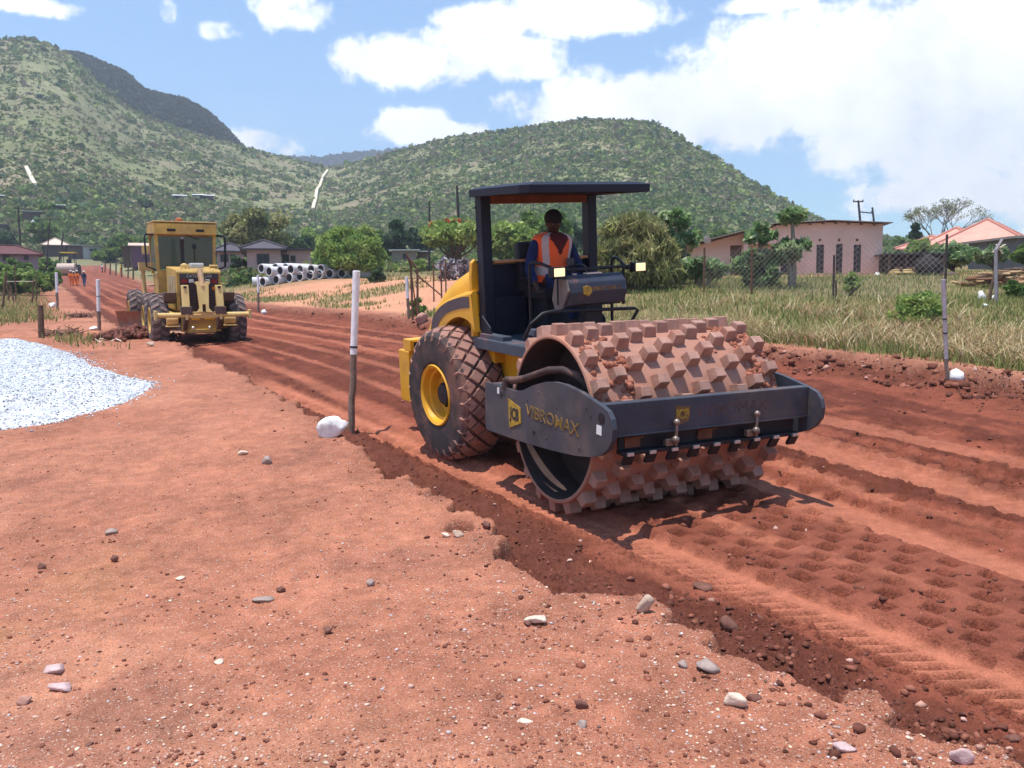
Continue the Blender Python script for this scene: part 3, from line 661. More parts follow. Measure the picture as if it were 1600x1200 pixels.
# ================================================================ ROAD ROLLER
def M_front():
    c, s = cos(-.1023), sin(-.1023); c2, s2 = cos(-.0424), sin(-.0424)
    A = Matrix(((c, -s*c2, s*s2), (s, c*c2, -c*s2), (0, s2, c2))).to_4x4()
    return Matrix.Translation((1.485, 0, .88)) @ A @ Matrix.Translation((-1.485, 0, -.88))
def build_roller():
    root = thing('road_roller', 'yellow and black padfoot road roller with studded steel drum, driving on the red road', 'road roller')
    RMm = Matrix(RM.tolist()).to_4x4(); RMm.translation = Vector(TM.tolist())+Vector((0, 0, EYE)); root.matrix_world = RMm
    MF = M_front()
    def F(o): o.matrix_local = MF @ o.matrix_basis; return o
    # --- wheels
    wheel_unit('wheel', root, (0, -.86, .777), .787, .585, -1, .355, YEL)
    wheel_unit('wheel', root, (0, .86, .777), .787, .585, 1, .355, YEL)
    mb = MB(); mb.tube([(0, -.6, .777), (0, .6, .777)], .12, 16); mb.box((0, 0, .777), (.4, .5, .4)); mb.build('axle', BLACK, root, bevel=.01)
    # --- chassis
    mb = MB(); mb.prism([(-1.45, .55), (-1.45, 1.2), (-.6, 1.45), (1.28, 1.42), (1.34, 1.0), (1.1, .62), (.5, .55)], 1, -.5, .5); mb.box((1.0, 0, 1.2), (.8, 1.15, .4)); mb.build('chassis', YEL, root, bevel=.02)
    mb = MB(); mb.tube([(1.2, 0, .55), (1.2, 0, 1.25)], .11, 14); mb.box((1.35, 0, .62), (.5, .4, .12)); mb.box((1.35, 0, 1.12), (.5, .4, .12)); mb.build('pivot', BLACK, root, bevel=.01)
    # --- engine hood, rounded, falling to the rear
    prof = [(.50, 2.32), (.35, 2.31), (.05, 2.27), (-.25, 2.17), (-.55, 2.02), (-.85, 1.80), (-1.1, 1.5), (-1.32, 1.28), (-1.42, 1.1), (-1.42, .7)]
    secs = [(-.66, -.22), (-.62, -.06), (-.52, 0), (0, .015), (.52, 0), (.62, -.06), (.66, -.22)]
    mb = MB(); V = []
    for (x, z) in prof:
        for (y, d) in secs: V.append((x+d*.15, y, z+d))
        V.append((x, .66, 1.2)); V.append((x, -.66, 1.2))
    n = len(secs)+2; Fq = []
    for i in range(len(prof)-1):
        for k in range(n): Fq.append((i*n+k, i*n+(k+1) % n, (i+1)*n+(k+1) % n, (i+1)*n+k))
    Fq += [tuple(range(n)), tuple(range((len(prof)-1)*n, len(prof)*n))[::-1]]
    mb.add(V, Fq); hood = mb.build('engine_hood', YEL, root, smooth=True, angle=50)
    mb = MB(); mb.tube([(-.35, .3, 2.05), (-.35, .3, 2.5)], .04, 12); mb.build('exhaust_pipe', BLACK, root, smooth=True)
    # --- fenders with wheel arch
    DXF = -.125
    outer = [(a+DXF, b) for a, b in [(-.50, 1.10), (-.46, 1.30), (-.43, 1.47), (-.39, 1.60), (-.31, 1.725), (-.2, 1.80), (-.1, 1.852), (.06, 1.915), (.22, 1.955), (.42, 2.0), (.62, 2.03), (.66, 2.03)]]
    arch = [(a+DXF, b) for a, b in [(.70, 1.56), (.62, 1.66), (.50, 1.70), (.36, 1.715), (.2, 1.69), (.06, 1.63), (-.06, 1.54), (-.16, 1.42), (-.23, 1.28), (-.27, 1.10)]]
    for s in (-1, 1):
        mb = MB(); y0, y1 = s*.885, s*.60; V = []; Fq = []
        # shell: outer strip is rounded over into the side panel
        n = len(outer); cx, cz = .35, 1.35
        def shr(p, d):
            v = Vector((p[0]-cx, p[1]-cz)); l = v.length; v = v*(l-d)/l; return (v.x+cx, v.y+cz)
        for (yy, d) in ((y1, 0), (s*.82, 0), (s*.865, .012), (s*.885, .045)):
            for p in outer: q = shr(p, d); V.append((q[0], yy, q[1]))
        for r_ in range(3):
            for i in range(n-1): Fq.append((r_*n+i, r_*n+i+1, (r_+1)*n+i+1, (r_+1)*n+i))
        mb.add(V, Fq)
        # side panel between outer edge and arch
        m_ = 14; oi = []; ai = []
        def resample(P, k):
            P = [Vector(p) for p in P]; L = [0]
            for a, b in zip(P[:-1], P[1:]): L.append(L[-1]+(b-a).length)
            o = []
            for i in range(k):
                t = L[-1]*i/(k-1); j = max(0, min(len(P)-2, int(np.searchsorted(L, t))-1)); f = (t-L[j])/(L[j+1]-L[j]); o.append(P[j]*(1-f)+P[j+1]*f)
            return o
        A = resample([shr(p, .045) for p in outer], m_); B = resample(arch[::-1], m_)
        V = [(p.x, s*.885, p.y) for p in A]+[(p.x, s*.885, p.y) for p in B]+[(p.x, s*.60, p.y) for p in B]
        Fq = [(i, i+1, m_+i+1, m_+i) for i in range(m_-1)]+[(m_+i, m_+i+1, 2*m_+i+1, 2*m_+i) for i in range(m_-1)]
        mb.add(V, Fq); mb.add([(.535, s*.885, 2.0), (.575, s*.885, 1.56), (.575, s*.815, 1.56), (.535, s*.815, 2.03)], [(0, 1, 2, 3)]); mb.bb((.5, s*.6, 1.5), (.52, s*.83, 2.03))
        fe = mb.build('fender', YEL, root, smooth=True, angle=38)
        so_ = [(-.435, 1.33), (-.415, 1.47), (-.372, 1.59), (-.30, 1.695), (-.18, 1.77), (-.07, 1.825), (.08, 1.875), (.25, 1.915), (.42, 1.945), (.60, 1.96)]
        si = [(.60, 1.83), (.42, 1.815), (.28, 1.79), (.12, 1.755), (0, 1.715), (-.11, 1.655), (-.18, 1.59), (-.24, 1.50), (-.27, 1.42), (-.30, 1.32)]
        A = resample([(a+DXF, b) for a, b in so_], 16); B = resample([(a+DXF, b) for a, b in si[::-1]], 16); mb = MB()
        mb.add([(p.x, s*.889, p.y) for p in A]+[(p.x, s*.889, p.y) for p in B], [(i, i+1, 17+i, 16+i) for i in range(15)]); mb.build('side_stripe', GREY, fe)
        # inner box under the fender, in front of the tyre
        mb = MB(); mb.prism([(.42, 1.45), (.7, 1.45), (.72, 1.2), (.5, 1.25)], 1, s*.5, s*.72); mb.build('fender_bracket', YEL, root, bevel=.01)
    # flange behind the roll posts
    mb = MB(); mb.prism([(-.86, 1.5), (-.86, 2.2), (-.845, 2.34), (-.80, 2.38), (-.76, 2.35), (.76, 2.35), (.80, 2.38), (.845, 2.34), (.86, 2.2), (.86, 1.5)], 0, .44, .50); mb.build('bulkhead', YEL, root, bevel=.01)
    # --- rear bumper
    mb = MB(); mb.box((-1.55, 0, .77), (.32, 1.62, .70)); mb.build('counterweight', YEL, root, bevel=.015)
    for s in (-1, 1): mb = MB(); mb.box((-1.45, s*.66, 1.2), (.22, .28, .15)); mb.cur = 1; mb.box((-1.335, s*.66, 1.2), (.01, .2, .11)); mb.build('rear_lamp', [YEL, BLACK], root, bevel=.006)
    # --- platform, cab back, roll posts, canopy
    mb = MB(); mb.box((1.05, 0, 1.47), (1.12, 1.72, .06)); mb.box((.86, -.78, 1.50), (.5, .12, .10)); mb.box((1.05, -.855, 1.435), (1.1, .02, .12)); mb.box((1.05, .855, 1.435), (1.1, .02, .12)); mb.build('platform', mat('blue_grey_deck', (.06, .075, .10), .55, var=.2, dust=.25), root, bevel=.008)
    mb = MB(); mb.box((.56, 0, 1.91), (.05, 1.36, .80)); mb.box((.62, -.45, 1.72), (.10, .42, .45)); mb.box((.62, .45, 1.72), (.10, .42, .45)); mb.build('cab_back_panel', NAVY, root, bevel=.01)
    mb = MB(); mb.box((.62, 0, 2.345), (.14, 1.3, .03)); mb.build('back_panel_cap', mat('tan_trim', (.45, .22, .10), .7), root, bevel=.004)
    for s in (-1, 1):
        mb = MB(); mb.prism([(.56, 1.42), (.69, 1.42), (.67, 3.07), (.54, 3.07)], 1, s*.80, s*.675); mb.prism([(.60, 1.45), (.84, 1.45), (.80, 1.62), (.62, 1.75)], 1, s*.81, s*.79)
        for z in (1.62, 1.75, 2.0, 2.35, 2.7, 2.95): mb.lathe([(0, .014), (-.014*1, .014)], (.55, s*.80+(0 if s < 0 else .014), z), 'y', 6)
        mb.build('roll_post', NAVY, root, bevel=.012)
    mb = MB(); mb.box((.60, 0, 3.03), (.12, 1.34, .09)); mb.build('roof_beam', mat('rust_and_bounce_brown', (.16, .06, .03), .8, var=.3), root, bevel=.01)  # beam coloured orange-brown for ground light reflected under the canopy
    mb = MB(); lip = .085; x0, x1, w0, w1 = .52, 1.66, .86, .86
    out_ = [(x0, -w0), (x1-.10, -w1), (x1, -w1+.06), (x1-.02, w1-.06), (x1-.12, w1), (x0, w0)]
    n = 6; V = [(x, y, 3.145) for x, y in out_]+[(x, y, 3.062) for x, y in out_]+[((x-1.1)*.985+1.1, y*.985, 3.068) for x, y in out_]+[((x-1.1)*.97+1.1, y*.97, 3.125) for x, y in out_]+[((x-1.1)*.85+1.1, y*.85, 3.175) for x, y in out_]
    Fq = [(i, (i+1) % n, n+(i+1) % n, n+i) for i in range(n)]+[(n+i, n+(i+1) % n, 2*n+(i+1) % n, 2*n+i) for i in range(n)]+[(2*n+i, 2*n+(i+1) % n, 3*n+(i+1) % n, 3*n+i) for i in range(n)]+[tuple(range(3*n, 4*n)), tuple(range(4*n, 5*n))[::-1]]+[(i, (i+1) % n, 4*n+(i+1) % n, 4*n+i) for i in range(n)]
    mb.add(V, Fq); mb.box((1.15, 0, 3.09), (.06, 1.6, .05)); mb.build('canopy', NAVY, root, bevel=.006)
    # --- seat, console, wheel, rails, lamps
    mb = MB(); mb.box((.84, 0, 1.98), (.46, .50, .13)); mb.box((.84, 0, 1.74), (.30, .34, .44)); mb.prism([(.60, 2.0), (.72, 2.0), (.66, 2.52), (.62, 2.56), (.56, 2.52)], 1, -.32, .20); mb.box((.8, -.30, 2.14), (.34, .07, .05)); mb.box((.8, .30, 2.14), (.34, .07, .05)); mb.build('seat', SEAT, root, bevel=.03, smooth=True)
    sec = [(1.56, 2.20), (1.66, 2.205), (1.74, 2.13), (1.76, 2.03), (1.72, 1.90), (1.62, 1.86), (1.5, 1.9), (1.48, 2.1)]
    mb = MB(); mb.prism(sec, 1, -.38, .37); con = mb.build('console', mat('console_grey', (.035, .04, .06), .4, var=.15, dust=.12), root, bevel=.012)
    mb = MB(); mb.prism([(1.50, 2.17), (1.70, 2.17), (1.74, 2.05), (1.62, 1.86), (1.5, 1.82), (1.44, 1.95)], 1, -.405, -.38); mb.build('console_end_plate', mat('dull_tan_metal', (.20, .17, .15), .6, dust=.2), con)
    mb = MB(); mb.box((1.6, 0, 1.70), (.12, .22, .42)); mb.build('console_pedestal', BLACK, con, bevel=.01)
    mb = MB(); mb.box((1.63, -.24, 2.215), (.05, .02, .012)); mb.box((1.63, 0, 2.215), (.07, .2, .014)); mb.build('gauge_strip', SILV, con)
    n_ = Vector((1, 0, .0)); xf = 1.764
    mb = MB(); mb.prism([(-.22, 2.01), (-.16, 1.985), (-.115, 2.02), (-.115, 2.07), (-.16, 2.095), (-.22, 2.085)], 0, 1.735, 1.768); mb.build('console_emblem', GOLD, con)
    text_mesh('console_lettering', 'VIBROMAX', .075, GOLDP, con, T_front(1.758, .09, 2.05), bold=.002, sx=1.05)
    mb = MB(); mb.tube([(1.36, -.0, 1.55), (1.22, 0, 2.16)], .025, 8); mb.build('steering_column', BLACK, root)
    mb = MB(); c0 = Vector((1.20, 0, 2.20)); ax = Vector((-.5, 0, .86)); u_ = Vector((.86, 0, .5)); w_ = Vector((0, 1, 0))
    mb.tube([c0+(u_*cos(2*pi*k/24)+w_*sin(2*pi*k/24))*.19 for k in range(24)], .014, 8, closed=True)
    for k in range(3): mb.tube([c0, c0+(u_*cos(2*pi*k/3)+w_*sin(2*pi*k/3))*.19], .01, 6)
    mb.build('steering_wheel', BLACK, root, smooth=True)
    RB = .017
    for s in (-1, 1):
        mb = MB(); mb.tube([(1.25, s*.56, 1.5), (1.25, s*.56, 2.28), (1.27, s*.56, 2.33), (1.32, s*.55, 2.35), (1.44, s*.52, 2.33), (1.60, s*.46, 2.27)], RB, 10); mb.tube([(1.62, s*.43, 2.255), (1.62, s*.43, 1.85)] if s > 0 else [(1.60, s*.44, 2.2), (1.60, s*.44, 1.9)], RB*(1 if s > 0 else .6), 8); mb.build('grab_rail', BLACK, root, smooth=True)
    mb = MB(); mb.tube([(1.62, -.47, 2.262), (1.62, .47, 2.262)], RB, 10); mb.build('cross_rail', BLACK, root, smooth=True)
    mb = MB(); mb.tube([(1.56, -.85, 1.58), (1.68, -.84, 1.74), (1.72, -.72, 1.84), (1.72, -.6, 1.855), (1.70, .52, 1.80), (1.70, .57, 1.78), (1.64, .50, 1.62)], .019, 10); mb.build('lower_rail', BLACK, root, smooth=True)
    for s, w_ in ((-1, -.49), (1, .60)):
        mb = MB(); mb.box((1.66, w_, 2.25), (.10, .15, .105)); mb.box((1.62, w_-s*.08, 2.25), (.05, .1, .05)); la = mb.build('work_lamp', BLACK, root, bevel=.01)
        mb = MB(); mb.box((1.713, w_, 2.25), (.012, .13, .085)); mb.build('lens', LENS, la, bevel=.004)
    # --- front frame (turned and tilted by the articulated joint)
    side = [(1.33, 1.056), (1.773, 1.075), (2.05, 1.075), (2.2, 1.10), (2.42, 1.185), (2.66, 1.255), (2.85, 1.285), (3.05, 1.292), (3.32, 1.268), (3.50, 1.235), (3.66, 1.205), (3.765, 1.175), (3.82, 1.12), (3.845, 1.04), (3.835, .94), (3.77, .85), (3.68, .79), (3.53, .735), (3.233, .682), (2.8, .635), (2.134, .583), (1.42, .545), (1.36, .55), (1.335, .60)]
    for s in (-1, 1):
        mb = MB(); mb.prism(side, 1, s*1.17, s*1.125)
        for (bx, bz) in ((2.55, 1.14), (3.42, 1.14), (3.50, 1.09), (2.32, 1.03), (2.62, .87), (2.05, .83), (2.45, .75), (2.72, .735), (3.32, .77), (2.02, .99), (2.9, 1.06)):
            mb.lathe([(0, .015), (-.005, .014), (-.006, .0001)] if s < 0 else [(0, .015), (.005, .014), (.006, .0001)], (bx, s*1.17, bz), 'y', 6)
        pl = F(mb.build('side_beam', PLATE, root, bevel=.008))
        for (bx, bz, r_) in ((1.73, .985, .030), (3.67, 1.10, .048), (2.46, .735, .022)): mb = MB(); mb.lathe([(0, r_), (s*.004, r_), (s*.005, .0001)], (bx, s*1.171, bz), 'y', 14); mb.build('beam_hole', BLACK, pl, smooth=True)
        for a_, b_ in (((1.64, s*1.171, .985), (1.69, s*1.174, 1.05)), ((3.60, s*1.171, .955), (3.68, s*1.174, 1.035))): mb = MB(); mb.bb(a_, b_); mb.build('sticker', WHITE, pl)
        if s < 0:
            mb = MB(); mb.prism([(1.90, .975), (1.94, .68), (2.20, .775), (2.185, .925)], 1, -1.177, -1.171); mb.build('emblem', GOLD, pl)
            text_mesh('emblem_lettering', 'JCB', .16, mat('dark_lettering', (.03, .025, .03), .6), pl, T_side(2.055, .835, -1.179), bold=.006, sx=.78)
            text_mesh('beam_lettering', 'VIBROMAX', .17, GOLD, pl, T_side(2.80, .92, -1.173), bold=.001, sx=1.2)
            text_mesh('beam_lettering', 'VIBROMAX', .17, mat('dull_gold', (.10, .07, .06), .7, var=.4, scale=20, dust=.4), pl, T_side(2.80, .92, -1.1752), bold=-.004, sx=1.2)
    mb = MB(); mb.box((3.63, 0, 1.065), (.07, 2.25, .27)); mb.box((3.615, 0, .93), (.12, 2.25, .02)); mb.box((3.615, 0, 1.203), (.10, 2.25, .02)); fb = F(mb.build('front_beam', PLATE, root, bevel=.008))
    mb = MB(); mb.prism([(-.42, 1.15), (-.40, .97), (-.27, 1.0), (-.25, 1.13)], 0, 3.664, 3.668); mb.build('emblem', GOLDP, fb)
    text_mesh('emblem_lettering', 'JCB', .12, GOLD, fb, T_front(3.670, -.335, 1.065), bold=.003, sx=.75)
    text_mesh('beam_lettering', 'VIBROMAX', .15, mat('ghost_lettering', (.11, .065, .055), .6, var=.5, scale=14, dust=.5, dustcol=(.09, .07, .09)), fb, T_front(3.667, .22, 1.075), sx=1.1)
    mb = MB(); mb.box((1.42, 0, .80), (.14, 2.25, .5)); mb.box((1.62, .1, 1.60), (.14, 1.75, .07)); mb.box((1.55, -.6, 1.3), (.10, .12, .6)); mb.box((1.55, .6, 1.3), (.10, .12, .6)); F(mb.build('rear_beam', mat('blue_grey_deck', (0, 0, 0)), root, bevel=.01))
    # scraper
    mb = MB(); mb.box((3.60, .05, .765), (.10, 1.98, .035)); mb.box((3.57, .05, .85), (.02, 1.98, .15))
    for k in range(9): mb.box((3.63, -.87+.232*k, .705), (.03, .10, .10), Matrix.Rotation(.5, 3, 'Y'))
    sc = F(mb.build('scraper_bar', BLACK, root, bevel=.004))
    for k in range(9):
        mb = MB(); mb.box((3.665, -.87+.232*k, .76), (.025, .065, .03)); mb.build('scraper_bolt', SILV, sc, bevel=.003)
    for y in (-.42, .48):
        mb = MB(); mb.tube([(3.70, y, .80), (3.70, y, 1.0)], .014, 8); mb.sphere((3.70, y, 1.01), .03, 6); mb.sphere((3.72, y-.02, .86), .035, 6); mb.box((3.66, y-.03, .83), (.05, .12, .06)); F(mb.build('scraper_adjuster', mat('greased_steel', (.25, .19, .16), .4, metal=.5, var=.3), root, bevel=.003, smooth=True))
    for y in (-.80, -.02): mb = MB(); mb.box((3.60, y, .90), (.10, .16, .012)); mb.box((3.585, y, .85), (.02, .16, .1)); F(mb.build('scraper_bracket', mat('rust_and_bounce_brown', (0, 0, 0)), root, bevel=.003))
    # hose
    mb = MB(); mb.tube([(1.80, -1.14, 1.05), (1.80, -1.14, 1.16)], .05, 10); mb.tube([(1.80, -1.14, 1.15), (1.95, -1.13, 1.165), (2.15, -1.12, 1.21), (2.33, -1.1, 1.27), (2.55, -1.07, 1.345), (2.75, -1.03, 1.375), (2.92, -.98, 1.35), (3.05, -.92, 1.26), (3.1, -.86, 1.1)], .036, 12); F(mb.build('hydraulic_hose', mat('dirty_hose', (.05, .032, .03), .7, dust=.5, dustcol=(.2, .11, .085)), root, smooth=True))
    # drum
    R_ = .80; HWD = 1.05; mb = MB()
    mb.lathe([(-HWD, R_-.035), (-HWD-.006, R_-.02), (-HWD, R_), (-HWD+.02, R_+.004), (0, R_+.004), (HWD-.02, R_+.004), (HWD, R_), (HWD+.006, R_-.02), (HWD, R_-.035)], (0, 0, 0), 'y', 72, caps=False)
    mb.cur = 1
    offs = [10.5, 17, 4, 11, 17.5, 4.5, 12, .5, 6, 14]; rnd = random.Random(5)
    for i, of in enumerate(offs):
        y = -.965+.2145*i
        for k in range(18):
            t = radians(of+20*k); ce = Vector((cos(t), 0, sin(t))); tg = Vector((-sin(t), 0, cos(t))); yy = Vector((0, 1, 0))
            j = lambda a: a*(1+rnd.uniform(-.06, .06))
            b = [ce*(R_-.015)+tg*p*.064+yy*q*.072+yy*y for p, q in ((-1, -1), (1, -1), (1, 1), (-1, 1))]
            h = R_+.112-rnd.uniform(0, .008); tp = [ce*(h-.008)+tg*p*j(.048)+yy*q*j(.058)+yy*y for p, q in ((-1, -1), (1, -1), (1, 1), (-1, 1))]
            tq = [ce*h+tg*p*j(.041)+yy*q*j(.051)+yy*y for p, q in ((-1, -1), (1, -1), (1, 1), (-1, 1))]
            mb.add(b+tp+tq, [(0, 1, 5, 4), (1, 2, 6, 5), (2, 3, 7, 6), (3, 0, 4, 7), (4, 5, 9, 8), (5, 6, 10, 9), (6, 7, 11, 10), (7, 4, 8, 11), (8, 9, 10, 11)])
    dr = F(mb.build('drum', [STEEL, mat('pad_steel', (.37, .20, .15), .5, var=.28, dust=.4, dustcol=(.33, .13, .08), scale=7., spec=.4, bump=.3, bscale=55)], root, loc=(2.582, 0, .878), smooth=True, angle=25))
    mb = MB(); mb.lathe([(-HWD+.002, R_-.036), (-.62, R_-.045), (-.6, .3), (-.6, .0001)], (0, 0, 0), 'y', 60, caps=False); mb.lathe([(HWD-.002, R_-.036), (.62, R_-.045), (.6, .3), (.6, .0001)], (0, 0, 0), 'y', 60, caps=False); mb.lathe([(-.6, .26), (-.9, .24), (-.92, .12), (-1.12, .12)], (0, 0, 0), 'y', 30); mb.build('drum_inner', INNER, dr, smooth=True, angle=40)
    # mud caked between the pads
    rsm = np.random.RandomState(4); P = []; sc_ = []
    for _ in range(420):
        u = rsm.rand(); 
        if u < .45: y = rsm.uniform(.72, 1.02); t = rsm.uniform(10, 85)
        elif u < .7: y = rsm.uniform(-1.0, -.6); t = rsm.uniform(5, 80)
        else: y = rsm.uniform(-1, 1); t = rsm.uniform(-180, 100)
        t = radians(t); P.append((R_*cos(t), y, R_*sin(t))); sc_.append(rsm.uniform(.015, .05 if u < .7 else .03))
    P = np.array(P); V, Fm, Cc = scatter_blobs(P, np.array(sc_), np.tile([[.3, .11, .07]], (len(P), 1)), ICO1, rsm, .8, .3, .5)
    link('caked_mud', np_mesh('caked_mud', V, Fm, MUD, smooth=False), dr)['kind'] = 'stuff'
    return root
roller = build_roller()
# driver
JD = dict(pel=(.0, 0, .08), chest=(.03, .015, .40), neck=(.045, .02, .545), head=(.09, .0, .665), shL=(.03, .215, .475), shR=(.03, -.19, .485), elL=(.06, .33, .20), elR=(.05, -.30, .20), wrL=(.27, .27, .14), wrR=(.22, -.33, .05),
          hipL=(.05, .10, .06), hipR=(.05, -.10, .06), knL=(.44, .15, .08), knR=(.43, -.08, .06), anL=(.52, .16, -.36), anR=(.50, -.04, -.36), face=(.95, -.30, -.12))
drv = person('driver in orange vest over dark blue overalls sitting on the road roller', (0, 0, 0), 0, JD, NAVYF, NAVYF, vest=ORNG, trim=REDC, scale=1.09)
drv.matrix_world = roller.matrix_world @ Matrix.Translation((.76, .04, 2.03)) @ Matrix.Scale(1.09, 4)
mbv = MB(); mbv.box((.205, .125, .26), (.012, .09, .075)); mbv.build('vest_pocket', GREY, drv)
# ================================================================ MOTOR GRADER (we see its rear)
GY = mat('grader_yellow', (.50, .30, .065), .6, var=.25, dust=.42, dustcol=(.30, .2, .13), scale=3., spec=.4)
GYL = mat('grader_pale_yellow', (.66, .46, .18), .5, var=.12, dust=.2, dustcol=(.5, .33, .2), scale=4.)
GRILL = mat('brown_grille', (.055, .028, .03), .7, var=.25, dust=.2, scale=5)
GLASS = mat('cab_glass', (.055, .075, .055), .15, var=.15, spec=.6, scale=1.5)
TYG = mat('grader_tyre', (.075, .06, .06), .9, var=.25, dust=.35, dustcol=(.22, .13, .11), scale=4, bump=.3)
TYG2 = mat('grader_lug', (.20, .14, .13), .92, var=.3, dust=.3, dustcol=(.3, .17, .13), scale=6)
def build_grader():
    p = at(316, 539); root = thing('motor_grader', 'dusty yellow motor grader driving away along the red road, ripper at its rear', 'motor grader')
    fw = Vector((-.475, .88, 0)); rz = atan2(fw.y, fw.x)
    z0 = ground_z(p.x, p.y); z1 = ground_z(p.x+fw.x*5, p.y+fw.y*5); pitch = -math.atan((z1-z0)/5)
    root.location = (p.x, p.y, z0-.05); root.rotation_euler = (0, pitch, rz)
    g = 1.05; root.scale = (g,)*3
    # x forward, y left; origin below the rear end of the tandem wheels
    for (x, y) in ((.70, -.98), (2.25, -.98), (.70, .98), (2.25, .98), (6.6, -.98), (6.6, .98)):
        wheel_unit('wheel', root, (x, y, .675), .69, .44, -1 if y < 0 else 1, .34, GY, lug='bar', tyre_mat=TYG, lug_mat=TYG2)
    for s in (-1, 1):
        mb = MB(); mb.prism([(.35, .45), (2.6, .45), (2.75, .65), (2.6, .88), (.35, .88), (.2, .65)], 1, s*.56, s*.74); mb.build('tandem_case', GY, root, bevel=.02)
    mb = MB(); mb.tube([(6.6, -.8, .68), (6.6, .8, .68)], .09, 10); mb.build('axle', BLACK, root); mb = MB(); mb.tube([(1.5, -.7, .68), (1.5, .7, .68)], .14, 10); mb.build('axle', BLACK, root)
    # rear frame and engine housing
    mb = MB(); mb.box((1.4, 0, .82), (2.4, .86, .34)); mb.build('rear_frame', GY, root, bevel=.02)
    mb = MB(); mb.prism([(.12, .95), (.10, 1.95), (.16, 2.02), (2.1, 2.10), (2.1, .95)], 1, -.56, .56)
    hood = mb.build('engine_housing', GY, root, bevel=.03)
    for s in (-1, 1):
        for k in range(3): mb = MB(); mb.box((.5+.5*k, s*.565, 1.5), (.42, .012, .7)); mb.build('side_panel', mat('dusty_tan', (.40, .30, .17), .7, var=.2, dust=.3), hood, bevel=.008)
    mb = MB(); mb.box((.085, 0, 1.42), (.05, .96, .98)); gr = mb.build('grille', GRILL, hood, bevel=.012)
    mb = MB()
    for k in range(9): mb.box((.055, 0, 1.02+.075*k), (.014, .84, .022))
    mb.build('grille_louvres', mat('louvre_brown', (.09, .045, .04), .7, var=.2), gr)
    mb = MB(); mb.box((.055, 0, 1.845), (.02, .94, .14)); mb.build('name_panel', mat('dusty_black', (.05, .045, .05), .6, dust=.2), gr, bevel=.004)
    text_mesh('panel_lettering', 'CATERPILLAR', .105, mat('pale_lettering', (.42, .38, .34), .6), gr, Matrix(((0, 0, -1, .042), (-1, 0, 0, 0), (0, 1, 0, 1.845), (0, 0, 0, 1))), bold=.002)
    for y in (-.2, .2): mb = MB(); mb.box((.05, y, 1.72), (.03, .12, .085)); mb.build('headlight', mat('clear_lens', (.7, .7, .66), .2), gr, bevel=.008)
    for y in (-.37, .37):
        mb = MB(); mb.box((.052, y, 1.715), (.02, .15, .10)); mb.build('tail_light', REDL, gr, bevel=.006)
        mb = MB(); mb.box((.052, y, 1.53), (.02, .11, .09)); mb.build('indicator', AMBER, gr, bevel=.006)
    mb = MB()
    mb.lathe([(0, .07), (.14, .07), (.16, .03)], (.6, .28, 2.02), 'z', 14); mb.build('filler_cap', GYL, hood, smooth=True)
    mb = MB(); mb.box((1.15, -.1, 2.12), (.5, .34, .14)); mb.build('air_cleaner', mat('pale_grey_metal', (.5, .5, .5), .5), hood, bevel=.04)
    mb = MB(); mb.tube([(1.3, .22, 2.05), (1.3, .22, 2.75), (1.22, .22, 2.86)], .055, 12); mb.build('exhaust_stack', BLACK, hood, smooth=True)
    for y in (.30, -.42): mb = MB(); mb.tube([(.35, y-.1, 2.03), (.35, y-.1, 2.12), (.35, y+.1, 2.12), (.35, y+.1, 2.03)], .025, 8); mb.build('hood_handle', GYL, hood, smooth=True)
    # cab
    x0, x1, hw = 2.15, 3.55, .74; zb, zt = 1.15, 3.16
    def post(P_, r=.05): mb = MB(); a, b = [Vector(q) for q in P_]; mb.box((a+b)/2, (.09, .09, (b-a).length), (b-a).to_track_quat('Z', 'Y').to_matrix()); return mb
    cabb = MB(); cabb.prism([(-hw, zb), (hw, zb), (hw+.03, 2.0), (-hw-.03, 2.0)], 0, x0, x0+.06); cabb.bb((x0, -hw, zb), (x1, -hw+.06, 1.9)); cabb.bb((x0, hw-.06, zb), (x1, hw, 1.9)); cabb.bb((x0, -hw, zb-.05), (x1, hw, zb+.02)); cab = cabb.build('cab', GY, root, bevel=.015)
    for (x, y) in ((x0+.04, -hw), (x0+.04, hw), (x1, -hw), (x1, hw)): post(((x, y*.99, 1.9), (x, y*1.06, zt))).build('cab_post', GY, cab, bevel=.01)
    mb = MB(); mb.prism([(x0-.12, 2.98), (x0-.10, zt+.12), (x0, zt+.16), (x1+.1, zt+.16), (x1+.2, zt+.02), (x1+.2, 2.98)], 1, -.84, .84); ro = mb.build('cab_roof', GY, cab, bevel=.03)
    mb = MB(); mb.box((2.8, 0, zt+.175), (1.5, 1.7, .03)); mb.build('roof_cap', GYL, ro, bevel=.01)
    for y in (-.38, .38): mb = MB(); mb.box((x0-.125, y, 3.10), (.02, .22, .07)); mb.build('roof_vent', BLACK, ro)
    mb = MB(); mb.box((x0-.01, .0, 2.48), (.02, 1.42, .90)); mb.build('rear_window', GLASS, cab, bevel=.01)
    for s in (-1, 1): mb = MB(); mb.box((2.85, s*.775, 2.45), (1.2, .015, .95)); mb.build('side_window', GLASS, cab)
    mb = MB(); mb.tube([(x0-.03, .0, 2.98), (x0-.05, -.35, 2.86)], .012, 6); mb.build('wiper', BLACK, cab)
    mb = MB(); mb.sphere((x0-.04, -.22, 2.66), .055, 6, (.4, 1, 1.4)); mb.tube([(x0-.035, -.22, 2.6), (x0-.035, -.22, 2.2)], .012, 6); mb.build('window_lever', BLACK, cab, smooth=True)
    mb = MB(); mb.lathe([(0, .11), (.1, .10), (.13, .05)], (2.5, .1, zt+.18), 'z', 16); mb.box((2.5, .1, zt+.19), (.3, .3, .04)); mb.build('beacon', mat('orange_beacon', (.40, .13, .04), .5), ro, smooth=True)
